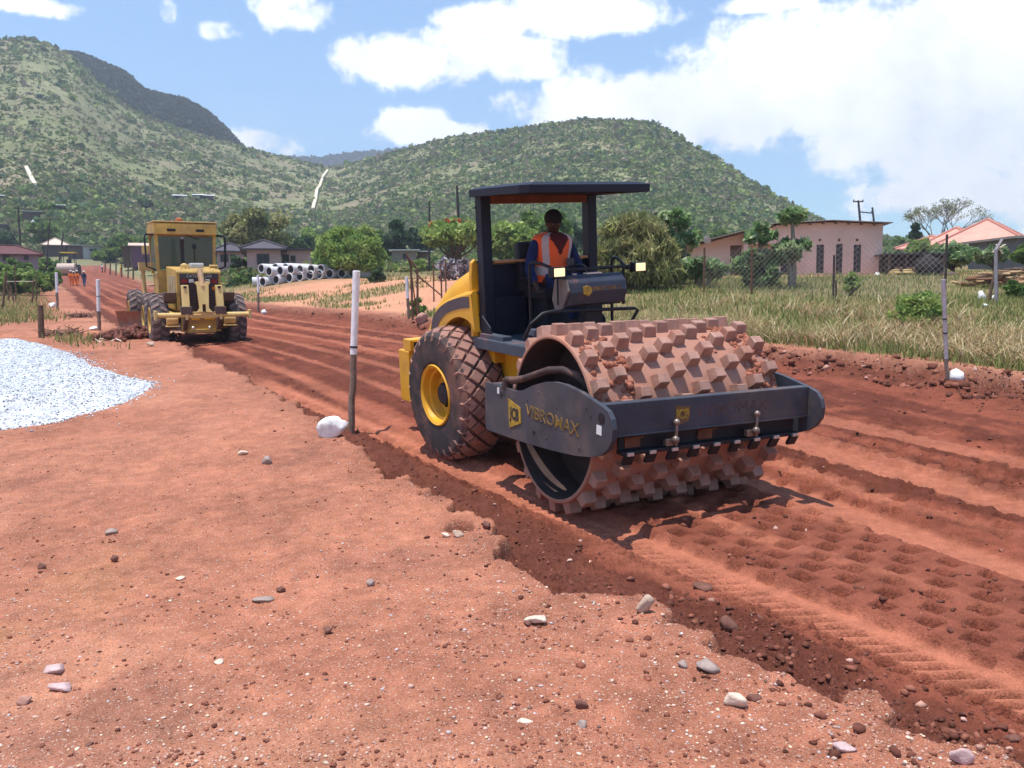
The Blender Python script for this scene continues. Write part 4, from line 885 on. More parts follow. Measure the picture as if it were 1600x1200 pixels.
    for s in (-1, 1):
        mb = MB(); mb.tube([(x0+.1, s*.80, 2.98), (x0+.0, s*1.04, 2.97), (x0-.02, s*1.07, 2.9), (x0-.02, s*1.05, 2.1), (x0+.1, s*.80, 2.0)], .025 if s > 0 else .035, 8); mb.build('mirror_bar' if s < 0 else 'handrail', BLACK, cab, smooth=True)
        for k in range(4): mb = MB(); mb.box((x0+.3, s*.92, 1.0+.28*k), (.3, .16, .03)); mb.build('cab_step', mat('dull_steel', (.3, .25, .2), .6), cab)
    mb = MB(); mb.box((x0+.1, 1.05, 2.55), (.05, .18, .24)); mb.build('mirror', GYL, cab, bevel=.01)
    # seat seen through the glass is hidden; controls column
    mb = MB(); mb.tube([(3.5, 0, 1.3), (4.6, 0, 1.9), (6.4, 0, 1.55), (6.7, 0, .9)], [.16, .17, .15, .14], 10); mb.build('gooseneck_frame', GY, root, smooth=True)
    # left side hydraulics and ladder in front of the cab
    for s in (-1, 1):
        mb = MB(); mb.tube([(4.3, s*.95, 2.15), (4.2, s*.9, 1.0)], .06, 10); mb.tube([(4.2, s*.9, 1.05), (4.15, s*.85, .6)], .035, 8); mb.box((4.3, s*.8, 2.1), (.25, .5, .25)); mb.build('lift_cylinder', GYL, root, smooth=True)
    # mouldboard, angled, its left end out beyond the wheels
    bmx = Matrix.Rotation(radians(-32), 3, 'Z'); mb = MB(); pr = []
    for k in range(9): t = radians(-50+k*12.5); pr.append((.42*cos(t)-.42, .42*sin(t)+.42))
    V = []; n = len(pr)
    for yy in (-1.75, 1.75):
        for (a, b) in pr: V.append(bmx @ Vector((a, yy, b))+Vector((4.1, .15, .02)))
        for (a, b) in pr[::-1]: V.append(bmx @ Vector((a-.03, yy, b))+Vector((4.1, .15, .02)))
    mb.add(V, [(i, (i+1) % (2*n), 2*n+(i+1) % (2*n), 2*n+i) for i in range(2*n)]+[tuple(range(2*n)), tuple(range(2*n, 4*n))]); mb.build('mouldboard', mat('worn_blade', (.30, .16, .11), .5, metal=.2, dust=.4), root, smooth=True)
    # ripper
    mb = MB(); mb.tube([(-.42, -1.18, .86), (-.42, 1.18, .86)], .065, 8); mb.box((-.42, 0, .86), (.10, .7, .16))
    for y in (-1.16, -.42, .42, 1.16): mb.box((-.42, y, .86), (.17, .07, .24))
    mb.build('ripper_beam', GYL, root, bevel=.01)
    for y in (-.42, .42):
        mb = MB(); mb.prism([(-.45, .72), (-.45, .95), (.1, .98), (.12, .5), (-.1, .45)], 1, y-.05, y+.05); mb.build('ripper_link', mat('dark_brown_steel', (.12, .075, .06), .7, var=.2, dust=.2), root, bevel=.01)
        mb = MB(); mb.prism([(-.50, .95), (-.34, 1.62), (-.22, 1.62), (-.34, .95)], 1, y-.09, y+.09); sh = mb.build('ripper_shank', GYL, root, bevel=.015)
        mb = MB(); mb.box((-.36, y, 1.57), (.06, .07, .05)); mb.build('shank_pin', BLACK, sh)
        mb = MB(); mb.box((-.40, y, .98), (.24, .28, .20)); mb.build('shank_holder', mat('dark_brown_steel', (0, 0, 0)), root, bevel=.02)
    mb = MB()
    V = [(-.58, -.09), (-.58, .09)]
    P2 = [(-.20, .90), (-.11, 1.02), (-.14, 1.62), (-.19, 1.70), (-.10, 1.72), (-.02, 1.62), (.0, 1.60), (.02, 1.62), (.10, 1.72), (.19, 1.70), (.14, 1.62), (.11, 1.02), (.20, .90), (.04, .92), (.04, 1.12), (-.04, 1.12), (-.04, .92)]
    P2 = [(y*1.05, .9+(z-.9)*1.0) for y, z in P2]; mb.prism(P2, 0, -.60, -.52)
    M_ = Matrix.Translation((-.5, 0, .9)) @ Matrix.Rotation(radians(12), 4, 'Y') @ Matrix.Translation((.5, 0, -.9)); mb.xform(M_); mb.build('ripper_tower', GYL, root, bevel=.008)
    mb = MB(); mb.tube([(-.42, 0, 1.55), (-.1, 0, 2.0)], .075, 10); mb.build('ripper_cylinder', mat('tan_cylinder', (.36, .22, .12), .6, dust=.2), root, smooth=True)
    mb = MB(); mb.tube([(-.1, -.05, 1.78), (-.3, -.2, 1.70), (-.35, -.22, 1.45)], .012, 6); mb.build('ripper_hose', BLACK, root, smooth=True)
    mb = MB(); mb.box((.05, 0, .66), (.16, .98, .52)); mb.box((.0, 0, .42), (.2, .7, .10)); mb.build('rear_plate', GY, root, bevel=.02)
    for y in (-.72, .72): mb = MB(); mb.lathe([(-.14, .13), (.14, .13)], (-.02, y, .72), 'y', 16); mb.box((-.02, y, .56), (.3, .34, .03)); mb.build('tow_drum', GYL, root, bevel=.01, smooth=True)
    for y in (-.20, .22): mb = MB(); mb.sphere((-.06, y, .50), .05, 6); mb.build('tow_pin', SILV, root, smooth=True)
    for y in (-.17, .2): mb = MB(); mb.box((-.30, y, .76), (.2, .22, .05)); mb.build('ripper_foot', mat('bright_yellow', (.8, .5, .03), .5), root, bevel=.01)
    for s in (-1, 1): mb = MB(); mb.prism([(0, 1.42), (s*.0+.0, 1.42), (.5, 1.42), (.5, 1.12), (.15, 1.2)], 1, s*.58, s*.88); mb.build('rear_step', mat('dark_brown_steel', (0, 0, 0)), root, bevel=.01)
    # operator, seen dimly behind the glass: the pane is dark, so only the head rest shows
    return root
grader = build_grader()
# ================================================================ VEGETATION
def leafmat(name, var=.3): return mat(name, (0, 0, 0), .75, var=var, scale=1.2, vcol=True, spec=.15, trans=.36)
BARK = mat('grey_brown_bark', (.13, .09, .065), .95, var=.3, scale=6, bump=.4)
def leaf_quads(C, n_per, spread, leaf, pal, rs_, squash=.7, droop=0., upb=.3, aspect=1.6):
    """C (k,3) clump centres with radii spread (k) -> leaf faces"""
    k = len(C); n = k*n_per
    g = rs_.normal(size=(n, 3)); g /= np.linalg.norm(g, axis=1)[:, None]; g *= (rs_.rand(n, 1)**.45)
    P = np.repeat(C, n_per, 0)+g*np.repeat(spread, n_per)[:, None]*np.array([1, 1, squash])
    u = rs_.normal(size=(n, 3)); u[:, 2] -= droop; u /= np.linalg.norm(u, axis=1)[:, None]
    w = rs_.normal(size=(n, 3))+np.array([0, 0, upb]); w = np.cross(u, w); w /= np.linalg.norm(w, axis=1)[:, None]
    s = leaf*(.6+.8*rs_.rand(n, 1)); a = u*s*aspect*.5; b = w*s*.5
    V = np.stack([P-a, P-b*.9, P+a, P+b*.9], 1).reshape(-1, 3); F = np.arange(n*4).reshape(-1, 4)
    ci = np.repeat(rs_.randint(0, len(pal), k), n_per); mixr = rs_.rand(n) < .3; ci = np.where(mixr, rs_.randint(0, len(pal), n), ci)
    Cc = np.array(pal)[ci]*(1+.5*(rs_.rand(n, 1)-.5)); return V, F, np.repeat(Cc, 4, 0)
GREENS = {'mid': [(.075, .125, .03), (.10, .15, .04), (.055, .095, .028), (.12, .165, .045)],
          'dark': [(.03, .055, .022), (.045, .075, .03), (.025, .045, .022), (.055, .08, .04)],
          'light': [(.13, .19, .045), (.165, .215, .055), (.10, .15, .04), (.19, .225, .075)],
          'olive': [(.16, .165, .06), (.125, .135, .05), (.205, .19, .085), (.10, .11, .045)],
          'papaya': [(.09, .14, .055), (.14, .185, .085), (.065, .10, .04), (.20, .235, .13)]}
GREENS = {k: [tuple(c*(2.1 if k == 'papaya' else 1.75 if k != 'dark' else 1.7) for c in q) for q in v] for k, v in GREENS.items()}
def tree(name, label, p, h, w, pal='mid', seed=1, clumps=26, per=110, leaf=.28, trunk=.28, flat=.75, cat='tree', group=None, shape='round', droop=0., tr=None, flowers=None, lean=0., aspect=1.6, stems=1):
    rs_ = np.random.RandomState(seed); root = thing(name, label, cat, p, 0, group)
    th = h*trunk; cz = th+(h-th)*.5; rx = w/2; rz_ = (h-th)/2; C = []; sp = []
    while len(C) < clumps:
        q = rs_.uniform(-1, 1, 3); l = np.linalg.norm(q)
        if l > 1 or (l < .35 and shape != 'bush'): continue
        if shape == 'flat': q[2] = q[2]*.45+.35-.5*(q[0]**2+q[1]**2)*.6
        if shape == 'bush': q[2] = abs(q[2])*1.7-.8
        if shape == 'cone': f = (1-(q[2]+1)/2)*.9+.12; q[0] *= f; q[1] *= f
        C.append((q[0]*rx*.86+lean*q[2], q[1]*rx*.86, cz+q[2]*rz_*.86)); sp.append(w*.5*rs_.uniform(.2, .36)*(.75 if shape == 'cone' else 1))
    C = np.array(C); sp = np.array(sp)
    V, F, Cc = leaf_quads(C, per, sp, leaf, GREENS[pal], rs_, flat, droop, aspect=aspect)
    cr = link('crown', np_mesh('crown', V, F, leafmat('foliage'), col=Cc), root)
    if flowers:
        m = (C[:, 2] > cz+rz_*flowers[0]); Cf = C[m]
        if len(Cf):
            V, F, Cc = leaf_quads(Cf+np.array([0, 0, .25*w*.1]), flowers[1], sp[m]*.95, leaf*.8, [(.75, .05, .025), (.62, .03, .02), (.8, .13, .05)], rs_, .55); link('blossom', np_mesh('blossom', V, F, leafmat('foliage'), col=Cc), root)
    mb = MB(); r0 = tr or max(.05, w*.035)
    for s_ in range(stems):
        o = Vector((rs_.uniform(-1, 1)*.1*(stems > 1)*w, rs_.uniform(-1, 1)*.1*(stems > 1)*w, -.15)); top = Vector((rs_.uniform(-.05, .05)*w+lean*.3, rs_.uniform(-.05, .05)*w, th))
        mid = (o+top)*.5+Vector((rs_.uniform(-.06, .06)*h*.3, 0, 0)); mb.tube([o, mid, top], [r0*1.25, r0, r0*.85], 8)
        for i in rs_.permutation(len(C))[:min(len(C), 12)]:
            c = Vector(C[i]); m1 = top.lerp(c, .5)+Vector((0, 0, -.06*h)); mb.tube([top+Vector((0, 0, -.1)), m1, c], [r0*.6, r0*.35, r0*.12], 5)
    mb.build('trunk', BARK, root, smooth=True); return root
def P3(px, py): return at(px, py)
def tree_px(name, label, xl, xr, ytop, base, d=None, **k):
    """place a tree so that it spans these photograph pixels; base = pixel row of its foot on the ground"""
    xc = (xl+xr)/2
    if d is None: p = at(xc, base)
    else:
        q = ray(xc, 600); q = q*(d/q[1]); p = Vector((q[0], q[1], ground_z(q[0], q[1])))
    s = FP/p.y; top = at_d(xc, ytop, p.y).z
    return tree(name, label, p, top-p.z, (xr-xl)/s, **k)
# named trees of the middle distance
tree_px('feathery_tree', 'broad feathery light green tree just right of the stacked concrete pipes', 492, 606, 345, 434, pal='light', seed=3, clumps=70, per=240, leaf=.14, trunk=.05, shape='bush', stems=4, droop=.4, aspect=2.6)
tree_px('acacia_tree', 'wide olive green tree rising behind the dark roofed pink house', 355, 462, 318, 400, d=92, pal='olive', seed=4, clumps=46, per=140, leaf=.3, trunk=.2)
tree_px('dark_tree', 'dark green tree between the feathery tree and the low flat roofed building', 596, 650, 345, 408, d=100, pal='dark', seed=5, clumps=34, per=130, leaf=.35, trunk=.15)
tree_px('dark_tree', 'dark round tree right above the low flat roofed building', 640, 690, 352, 405, d=108, pal='dark', seed=6, clumps=26, per=120, leaf=.35, trunk=.2)
tree_px('flame_tree', 'flame tree with red blossom seen left of and through the roller cab', 655, 775, 338, 428, d=62, pal='light', seed=8, clumps=46, per=150, leaf=.22, trunk=.25, shape='flat', flowers=(.35, 26))
tree_px('flame_tree', 'smaller flame tree with red blossom framed by the roller cab opening', 740, 850, 348, 430, d=66, pal='light', seed=9, clumps=40, per=150, leaf=.22, trunk=.2, flowers=(.6, 30))
tree_px('bushy_tree', 'round green tree showing behind the head of the roller driver', 800, 900, 325, 425, d=70, pal='mid', seed=10, clumps=36, per=140, leaf=.25, trunk=.1)
tree_px('cane_thicket', 'tall olive thicket of cane behind the right roll post of the roller', 925, 1062, 330, 452, pal='olive', seed=12, clumps=110, per=300, leaf=.085, trunk=.03, shape='bush', stems=6, droop=-1.4, aspect=6., cat='thicket')
tree_px('bushy_tree', 'dark green tree behind the cane thicket, left of the pink house', 1010, 1075, 345, 440, d=52, pal='dark', seed=13, clumps=24, per=120, leaf=.22, trunk=.2)
tree_px('bushy_tree', 'large rounded green tree at the far end of the road above the white box house', 108, 178, 340, 396, d=200, pal='mid', seed=14, clumps=40, per=130, leaf=.6, trunk=.1)
tree_px('dark_tree', 'small dark round tree standing alone on the lower left hillside', 166, 196, 317, 352, d=230, pal='dark', seed=15, clumps=22, per=100, leaf=.7, trunk=.15)
tree_px('dark_tree', 'dark round tree on the hillside above the cab of the motor grader', 228, 256, 315, 340, d=225, pal='dark', seed=16, clumps=18, per=90, leaf=.7, trunk=.15)
tree_px('bushy_tree', 'green tree on the slope above and left of the conical roofed hut', 78, 118, 322, 352, d=190, pal='mid', seed=17, clumps=22, per=90, leaf=.6, trunk=.15)
tree_px('bushy_tree', 'green shrubby tree right of the conical roofed hut', 62, 104, 345, 380, d=160, pal='mid', seed=18, clumps=24, per=90, leaf=.5, trunk=.1)
tree_px('bushy_tree', 'green tree between the dark red roof and the road works', 24, 62, 398, 430, d=78, pal='mid', seed=19, clumps=24, per=100, leaf=.25, trunk=.1)
tree_px('bushy_tree', 'low green tree behind the left hand fence posts', -30, 30, 405, 450, d=62, pal='mid', seed=20, clumps=24, per=100, leaf=.25, trunk=.1)
tree_px('small_tree', 'small grey green sapling left of the pile of concrete pipes', 360, 387, 399, 437, pal='dark', seed=21, clumps=14, per=60, leaf=.16, trunk=.4)
tree_px('conifer_tree', 'dark pointed tree right of the pink house, under the bare tree', 1408, 1437, 340, 390, d=85, pal='dark', seed=22, clumps=30, per=90, leaf=.3, trunk=.1, shape='cone')
tree_px('bushy_tree', 'green tree partly hiding the left end of the red roofed house', 1412, 1462, 372, 425, d=48, pal='light', seed=23, clumps=22, per=90, leaf=.2, trunk=.2)
tree_px('fruit_tree', 'leafy tree in front of the red roofed house beside the dark shack', 1448, 1520, 383, 432, d=40, pal='papaya', seed=24, clumps=30, per=90, leaf=.2, trunk=.2)
tree_px('fruit_tree', 'leafy tree before the windows of the red roofed house', 1520, 1568, 385, 432, d=44, pal='papaya', seed=25, clumps=24, per=90, leaf=.2, trunk=.25)
tree_px('fruit_tree', 'small leafy tree at the right edge in front of the grey wall', 1572, 1625, 385, 430, d=42, pal='mid', seed=26, clumps=20, per=80, leaf=.2, trunk=.3)
# belt of trees at the hill foot
belt = [(300, 350, 352, 118), (440, 500, 362, 112), (470, 540, 350, 125), (560, 612, 352, 118), (690, 745, 350, 112), (850, 930, 352, 100), (1060, 1100, 358, 95), (1095, 1150, 362, 110), (1370, 1412, 372, 120), (1460, 1540, 370, 130), (-60, 10, 372, 120), (180, 240, 366, 150), (225, 300, 362, 140), (0, 45, 362, 150)]
words = ['left of the grader cab window', 'right of the dark roofed pink house', 'behind the top of the feathery tree', 'behind the right side of the feathery tree', 'left of the roller roll post', 'just right of the roller driver', 'behind the top of the papaya trees', 'touching the pink house roof on its left', 'beyond the right corner of the pink house', 'behind the red tiled roof', 'at the left edge above the dark red roof', 'above the purple shack', 'behind the cab of the grader', 'at the left edge below the conical roofed hut']
for i, ((a, b, t, d), wd) in enumerate(zip(belt, words)):
    tree_px('hill_foot_tree', 'tree at the hill foot '+wd, a, b, t, 0, d=d, pal=['mid', 'dark', 'light', 'mid'][i % 4], seed=40+i, clumps=26, per=100, leaf=.36, trunk=.12, group='trees along the foot of the hills')
# bare spreading tree against the sky
def bare_tree():
    p = at(1470, 420); q = ray(1465, 600); q *= 88/q[1]; p = Vector((q[0], q[1], ground_z(q[0], q[1]))); root = thing('bare_tree', 'nearly leafless spreading tree against the sky left of the red roof', 'tree', p)
    rnd = random.Random(4); mb = MB(); tips = []
    top = at_d(1465, 316, p.y).z-p.z; wd = 110*p.y/FP
    def br(a, d, l, r, k):
        b = a+d*l; m = (a+b)/2+Vector((rnd.uniform(-.08, .08), rnd.uniform(-.08, .08), rnd.uniform(-.06, .06)))*l; mb.tube([a, m, b], [r, r*.85, r*.7], 5)
        if k == 0: tips.append(b); return
        if k < 3: tips.append(b)
        for i in range(3 if k > 2 else 3):
            nd = (d+Vector((rnd.uniform(-1, 1), rnd.uniform(-1, 1), rnd.uniform(-.25, .55)))*.72); nd.x *= 1.15; br(b, nd.normalized(), l*rnd.uniform(.6, .82), r*.62, k-1)
    for d in ((-.55, .1, 1), (.45, 0, 1), (.0, .2, 1.1)): br(Vector((0, 0, top*.12)), Vector(d).normalized(), top*.31, .10, 5)
    mb.tube([(0, 0, -.2), (0, 0, top*.14)], [.28, .22], 8)
    mb.build('trunk', mat('pale_bark', (.20, .18, .16), .95), root)
    rs_ = np.random.RandomState(2); T = np.array([t[:] for t in tips]); V, F, C = leaf_quads(T, 2, np.full(len(T), .3), .09, GREENS['olive'], rs_); link('crown', np_mesh('crown', V, F, leafmat('foliage'), col=C), root)
bare_tree()
# papaya trees: bare trunk with rosettes of big lobed leaves
def papaya(label, px, base, heads, bushy=0, seed=1, d=None):
    p = at(px, base) if d is None else Vector((*(ray(px, 600)*(d/ray(px, 600)[1]))[:2], 0))
    if d is not None: p.z = ground_z(p.x, p.y)
    root = thing('papaya_tree', label, 'tree', p, 0, 'papaya trees by the pink house'); rs_ = np.random.RandomState(seed); s = FP/p.y; mb = MB(); Cs = []; Sp = []
    for (hx, hy, w) in heads:
        c = at_d(hx, hy, p.y); c = Vector((c.x-p.x, rs_.uniform(-.2, .2), c.z-p.z)); b0 = Vector((c.x*.3, 0, -.1)); mb.tube([b0, b0.lerp(c, .5)+Vector((.05, 0, 0)), c], [.10, .085, .06], 8)
        n = 15
        for k in range(n):
            a = 2*pi*k/n+rs_.rand(); el = rs_.uniform(-.75, .75); L = w/s*.5*rs_.uniform(.6, 1.0); t = c+Vector((cos(a)*cos(el), sin(a)*cos(el), sin(el)*.8))*L
            mb.tube([c, c.lerp(t, .5)+Vector((0, 0, .06)), t], [.015, .012, .01], 4); Cs.append(t[:]); Sp.append(w/s*.17)
    mb.build('trunk', mat('papaya_stem', (.24, .20, .15), .9, var=.2), root, smooth=True)
    V, F, C = leaf_quads(np.array(Cs), 24, np.array(Sp), .20, GREENS['papaya'], rs_, .8, .5, 1.2, 1.9); link('crown', np_mesh('crown', V, F, leafmat('foliage'), col=C), root)
papaya('tall papaya tree right of the cane thicket, left of the pink house', 1062, 445, [(1056, 342, 44), (1072, 372, 36), (1050, 385, 34)], seed=1)
papaya('low bushy papaya in front of the left end of the pink house', 1097, 449, [(1095, 412, 50), (1112, 420, 40), (1082, 424, 34)], seed=2)
papaya('papaya with several heads over the shaded porch of the pink house', 1185, 451, [(1188, 366, 42), (1183, 402, 46), (1200, 412, 40), (1165, 415, 36), (1190, 430, 50)], seed=3)
papaya('tallest papaya with two stacked heads before the dark door of the pink house', 1240, 451, [(1240, 336, 36), (1240, 386, 48), (1228, 395, 34)], seed=4)
def shrub(name, label, px, base, w, h, pal='mid', seed=1, cat='shrub', leaf=.09, clumps=16, per=60, group=None):
    p = at(px, base); s = FP/p.y; return tree(name, label, p, h/s, w/s, pal=pal, seed=seed, clumps=clumps, per=per, leaf=leaf, trunk=.03, shape='bush', stems=3, tr=.015, cat=cat, group=group)
shrub('leafy_shrub', 'leafy green shrub in the dry grass left of the striped stake on the right', 1432, 512, 90, 62, 'light', 61, clumps=34, per=60, leaf=.07)
shrub('leafy_shrub', 'pale yellow green sapling before the right window of the pink house', 1330, 462, 26, 38, 'light', 62, leaf=.12)
shrub('leafy_shrub', 'low yellow shrub beside the papaya at the porch of the pink house', 1206, 451, 22, 24, 'light', 63, leaf=.12)
shrub('leafy_shrub', 'broad leaved plant at the right edge in front of the firewood stack', 1588, 466, 40, 34, 'mid', 64, leaf=.14)
shrub('leafy_shrub', 'green shrub growing by the rusty gate posts', 652, 494, 30, 28, 'mid', 65, leaf=.12)
shrub('leafy_shrub', 'small bush at the back of the dirt yard, right of the pipes', 590, 441, 30, 26, 'dark', 66, leaf=.16)
shrub('roadside_shrub', 'green roadside bush left of the white tipped stakes', 52, 456, 44, 40, 'mid', 67, leaf=.2, clumps=24)
shrub('roadside_shrub', 'green roadside bush at the left edge behind the fence', 12, 462, 44, 44, 'olive', 68, leaf=.2, clumps=24)
for i_, (bx, by, bw, bh, pl_, wd_) in enumerate(((30, 440, 50, 34, 'light', 'below the dark red roof, nearest the power pole'), (75, 437, 40, 34, 'mid', 'right of the power pole'), (0, 436, 60, 32, 'mid', 'cut by the left edge below the dark red roof'), (62, 428, 60, 26, 'light', 'just under the right end of the dark red roof'), (92, 428, 26, 22, 'mid', 'beside the distant road roller'))):
    shrub('roadside_shrub', 'green bush '+wd_, bx, by, bw, bh, pl_, 80+i_, leaf=.26, clumps=26, per=80)
for i_, (bx, by, bw, bh, pl_, wd_) in enumerate(((170, 409, 40, 22, 'mid', 'below the white box shaped house'), (215, 416, 44, 22, 'olive', 'below the purple shack'), (150, 404, 30, 16, 'light', 'at the far road end under the white box shaped house'), (500, 434, 40, 26, 'mid', 'behind the right hand pipes of the lower row'), (352, 424, 40, 22, 'mid', 'just right of the grader, below the dark roofed house'), (20, 462, 60, 50, 'mid', 'behind the two tall thin posts at the left edge'), (58, 462, 46, 44, 'light', 'behind the posts by the small white stakes'), (85, 452, 34, 40, 'mid', 'right of the small white stakes'))):
    shrub('roadside_shrub', 'green bush '+wd_, bx, by, bw, bh, pl_, 90+i_, leaf=.26 if by < 430 else .18, clumps=24, per=90)
shrub('roadside_shrub', 'green bush in front of the low flat roofed building', 655, 425, 34, 22, 'light', 69, leaf=.2)
# ================================================================ GRASS
def blades(name, label, xy, hgt, pal, rs_, width=.012, bend=.5, seg=3, clump=1, kind='stuff', cat='grass'):
    n = len(xy); z = H(xy[:, 0], xy[:, 1]); z = z[0]+EYE-.02
    a = rs_.rand(n)*2*pi; d = np.stack([np.cos(a), np.sin(a)], 1); side = np.stack([-np.sin(a+rs_.normal(size=n)*.6), np.cos(a)], 1)
    h = hgt*(.5+.8*rs_.rand(n)); bd = bend*(.3+rs_.rand(n)); w = width*(.7+.6*rs_.rand(n))
    rows = []
    for i in range(seg+1):
        t = i/seg; off = d*(bd*h*t**1.8)[:, None]; zz = z+h*(t-.35*bd*t**2.5); ww = w*(1-t*.85)
        for s in (-1, 1): rows.append(np.stack([xy[:, 0]+off[:, 0]+s*side[:, 0]*ww, xy[:, 1]+off[:, 1]+s*side[:, 1]*ww, zz], 1))
    V = np.stack(rows, 1).reshape(-1, 3); base = (np.arange(n)*(2*(seg+1)))[:, None]; F = np.concatenate([base+np.array([2*i, 2*i+1, 2*i+3, 2*i+2])[None] for i in range(seg)], 0)
    pal = np.array(pal); ci = rs_.randint(0, len(pal), n); C = pal[ci]*(1+.4*(rs_.rand(n, 1)-.5)); C = np.repeat(C, 2*(seg+1), 0)
    o = link(name, np_mesh(name, V, F, mat('grass_blade', (0, 0, 0), .8, var=.1, vcol=True, spec=.15, trans=.25), col=C)); tag(o, label, cat, kind=kind); return o
STRAW = [(.52, .37, .20), (.62, .46, .27), (.40, .27, .14), (.70, .57, .38), (.27, .16, .09), (.34, .20, .11)]
GRN = [(.17, .215, .06), (.14, .19, .055), (.23, .25, .085), (.30, .28, .12)]
rg = np.random.RandomState(21)
def sample(n, x0, x1, y0, y1, fn, power=1.):
    """density falls with distance so that screen density stays even"""
    y = y0*(y1/y0)**rg.rand(n); x = rg.uniform(-1, 1, n)*0+rg.rand(n); x = (x0*(1-x)+x1*x)*y; xy = np.stack([x, y], 1)
    tl, s = sdist(LE, xy[:, 0], xy[:, 1]); tr, _ = sdist(RE, xy[:, 0], xy[:, 1]); k = fn(xy[:, 0], xy[:, 1], tl, tr); return xy[rg.rand(n) < k]
cl = lambda x, y, s, o=0: fbm(x*s+o, y*s, 3)
xy = sample(78000, .03, .86, 11, 27, lambda x, y, tl, tr: ss(tr, .8, 1.5)*ss(x, 2.2, 4)*ss(cl(x, y, .7), -.12, .1)*ss(tr, 10, 4))
cc_ = xy[rg.randint(0, len(xy), 1500)]; xy = np.where(rg.rand(len(xy), 1) < .6, cc_[rg.randint(0, 1500, len(xy))]+rg.normal(size=xy.shape)*.09, xy)
blades('dry_grass', 'tall dry straw coloured grass along the right edge of the road', xy, .46, STRAW+[(.26, .26, .10), (.22, .24, .08)], rg, .010, 1.15, 5)
xy = sample(115000, .03, .88, 11, 44, lambda x, y, tl, tr: ss(tr, .5, 1.2)*ss(x, 1.6, 3.2)*(1-.85*np.exp(-((y-38.6-.06*x)/1.5)**2))*(.35+.65*ss(cl(x, y, .35, 4), -.2, .1)))
blades('green_grass', 'short green and yellow grass over the field on the right', xy, .22, GRN+[(.19, .23, .07), (.30, .25, .11)], rg, .014, .5, 2)
xy = sample(40000, -.42, .04, 24, 80, lambda x, y, tl, tr: ss(tr, .6, 1.5)*ss(fbm(x*.16, y*.3+3, 3)+.15*np.exp(-((tr-1.5)/1.5)**2), .03, .14))
blades('green_grass', 'patches of green grass round the bare yard beyond the road', xy, .22, GRN+[(.30, .24, .11)], rg, .025, .5, 2)
xy = sample(30000, -.75, -.40, 17, 75, lambda x, y, tl, tr: ss(-tl, .8, 2.5)*ss(fbm(x*.2, y*.2, 3)+ss(y, 26, 45)*.4, .04, .2))
blades('green_grass', 'green grass beside the left hand fence and along the far road edge', xy, .24, GRN+[(.30, .24, .11)], rg, .02, .5, 2)
# sprawling weeds and small bushes all over the middle ground, beyond anyone's count
def scrub_mid():
    n = 2600; az = rg.uniform(radians(-34), radians(34), n); r = 62*(175/62)**rg.rand(n); x = r*np.sin(az); y = r*np.cos(az); tl, _ = sdist(LE, x, y); tr, _ = sdist(RE, x, y)
    k = (((tr > 3)) | (tl < -2.5)) & (rg.rand(n) < ss(fbm(x/11, y/11, 3)+ss(r, 60, 110)*.3, -.05, .2)) & ~((x > 5) & (y < 60)); x, y, r = x[k], y[k], r[k]; n = len(x); z = H(x, y)[0]+EYE
    w = rg.uniform(.5, 1.7, n)*(r/100)**.5; C = np.stack([x, y, z+w*.4], 1); pal = GREENS['mid']+GREENS['olive']+GREENS['dark'][:2]
    V, F, Cc = leaf_quads(C, 70, w, .28, pal, rg, .55); o = link('scrub', np_mesh('scrub', V, F, leafmat('foliage'), col=Cc)); tag(o, 'scattered green bushes over the land before the hills', 'scrub', kind='stuff')
scrub_mid()
# ================================================================ HOUSES
PINK = mat('pink_plaster', (.64, .45, .38), .9, var=.12, dust=.16, dustcol=(.45, .26, .18), scale=.8, bump=.1, bscale=20)
PINK2 = mat('pale_pink_plaster', (.52, .34, .30), .9, var=.12, scale=.8)
CREAM = mat('cream_plaster', (.46, .42, .33), .9, var=.1, scale=.8)
TIN = mat('dull_tin', (.30, .27, .26), .6, var=.25, metal=.2, dust=.2, scale=1.2)
TINW = mat('bright_tin', (.62, .60, .58), .45, var=.15, scale=1.5)
RTILE = mat('red_tile', (.68, .31, .24), .75, var=.12, scale=1.2)
DTILE = mat('dark_roof', (.085, .075, .09), .8, var=.2, scale=1.)
DARKW = mat('dark_window', (.035, .03, .035), .3, var=.2)
FRAME = mat('steel_frame', (.10, .08, .075), .6)
WOODD = mat('weathered_wood', (.14, .09, .06), .95, var=.35, scale=8, bump=.3)
class Facade:
    """vertical plane through two ground points; pixel -> (u, z)"""
    def __init__(s, pl, pr, root):
        s.a = Vector(pl); s.b = Vector(pr); d = (s.b-s.a); d.z = 0; s.L = d.length; s.d = d.normalized(); s.n = Vector((s.d.y, -s.d.x, 0)); s.root = root; s.z0 = min(pl[2], pr[2])
        s.rz = atan2(s.d.y, s.d.x)
    def uv(s, px, py, off=0.):
        o = Vector((0, 0, EYE)); r = Vector(ray(px, py)); t = (s.a+s.n*off-o).dot(s.n)/r.dot(s.n); p = o+r*t; return ((p-s.a).dot(s.d), p.z-s.z0)
def house(name, label, lpx, rpx, cat='house', dl=None, dr=None):
    def gp(q, d):
        if d is None: return at(*q)
        r = ray(*q); r = r*(d/r[1]); return Vector((r[0], r[1], r[2]+EYE))
    if dl is not None and dl == dr and dl >= 150 and lpx[0] < 400: dl = dr = at((lpx[0]+rpx[0])/2, lpx[1]).y*.98
    if dl is not None and dl == dr:
        az_ = lambda q: atan2(ray(*q)[0], ray(*q)[1]); cc = cos((az_(lpx)+az_(rpx))/2)
        if lpx[0] < 800: dl, dr = dl*cos(az_(lpx))/cc, dr*cos(az_(rpx))/cc
    a, b = gp(lpx, dl), gp(rpx, dr); root = thing(name, label, cat, (a.x, a.y, min(a.z, b.z)), 0); f = Facade(a, b, root); root.rotation_euler = (0, 0, f.rz); return root, f
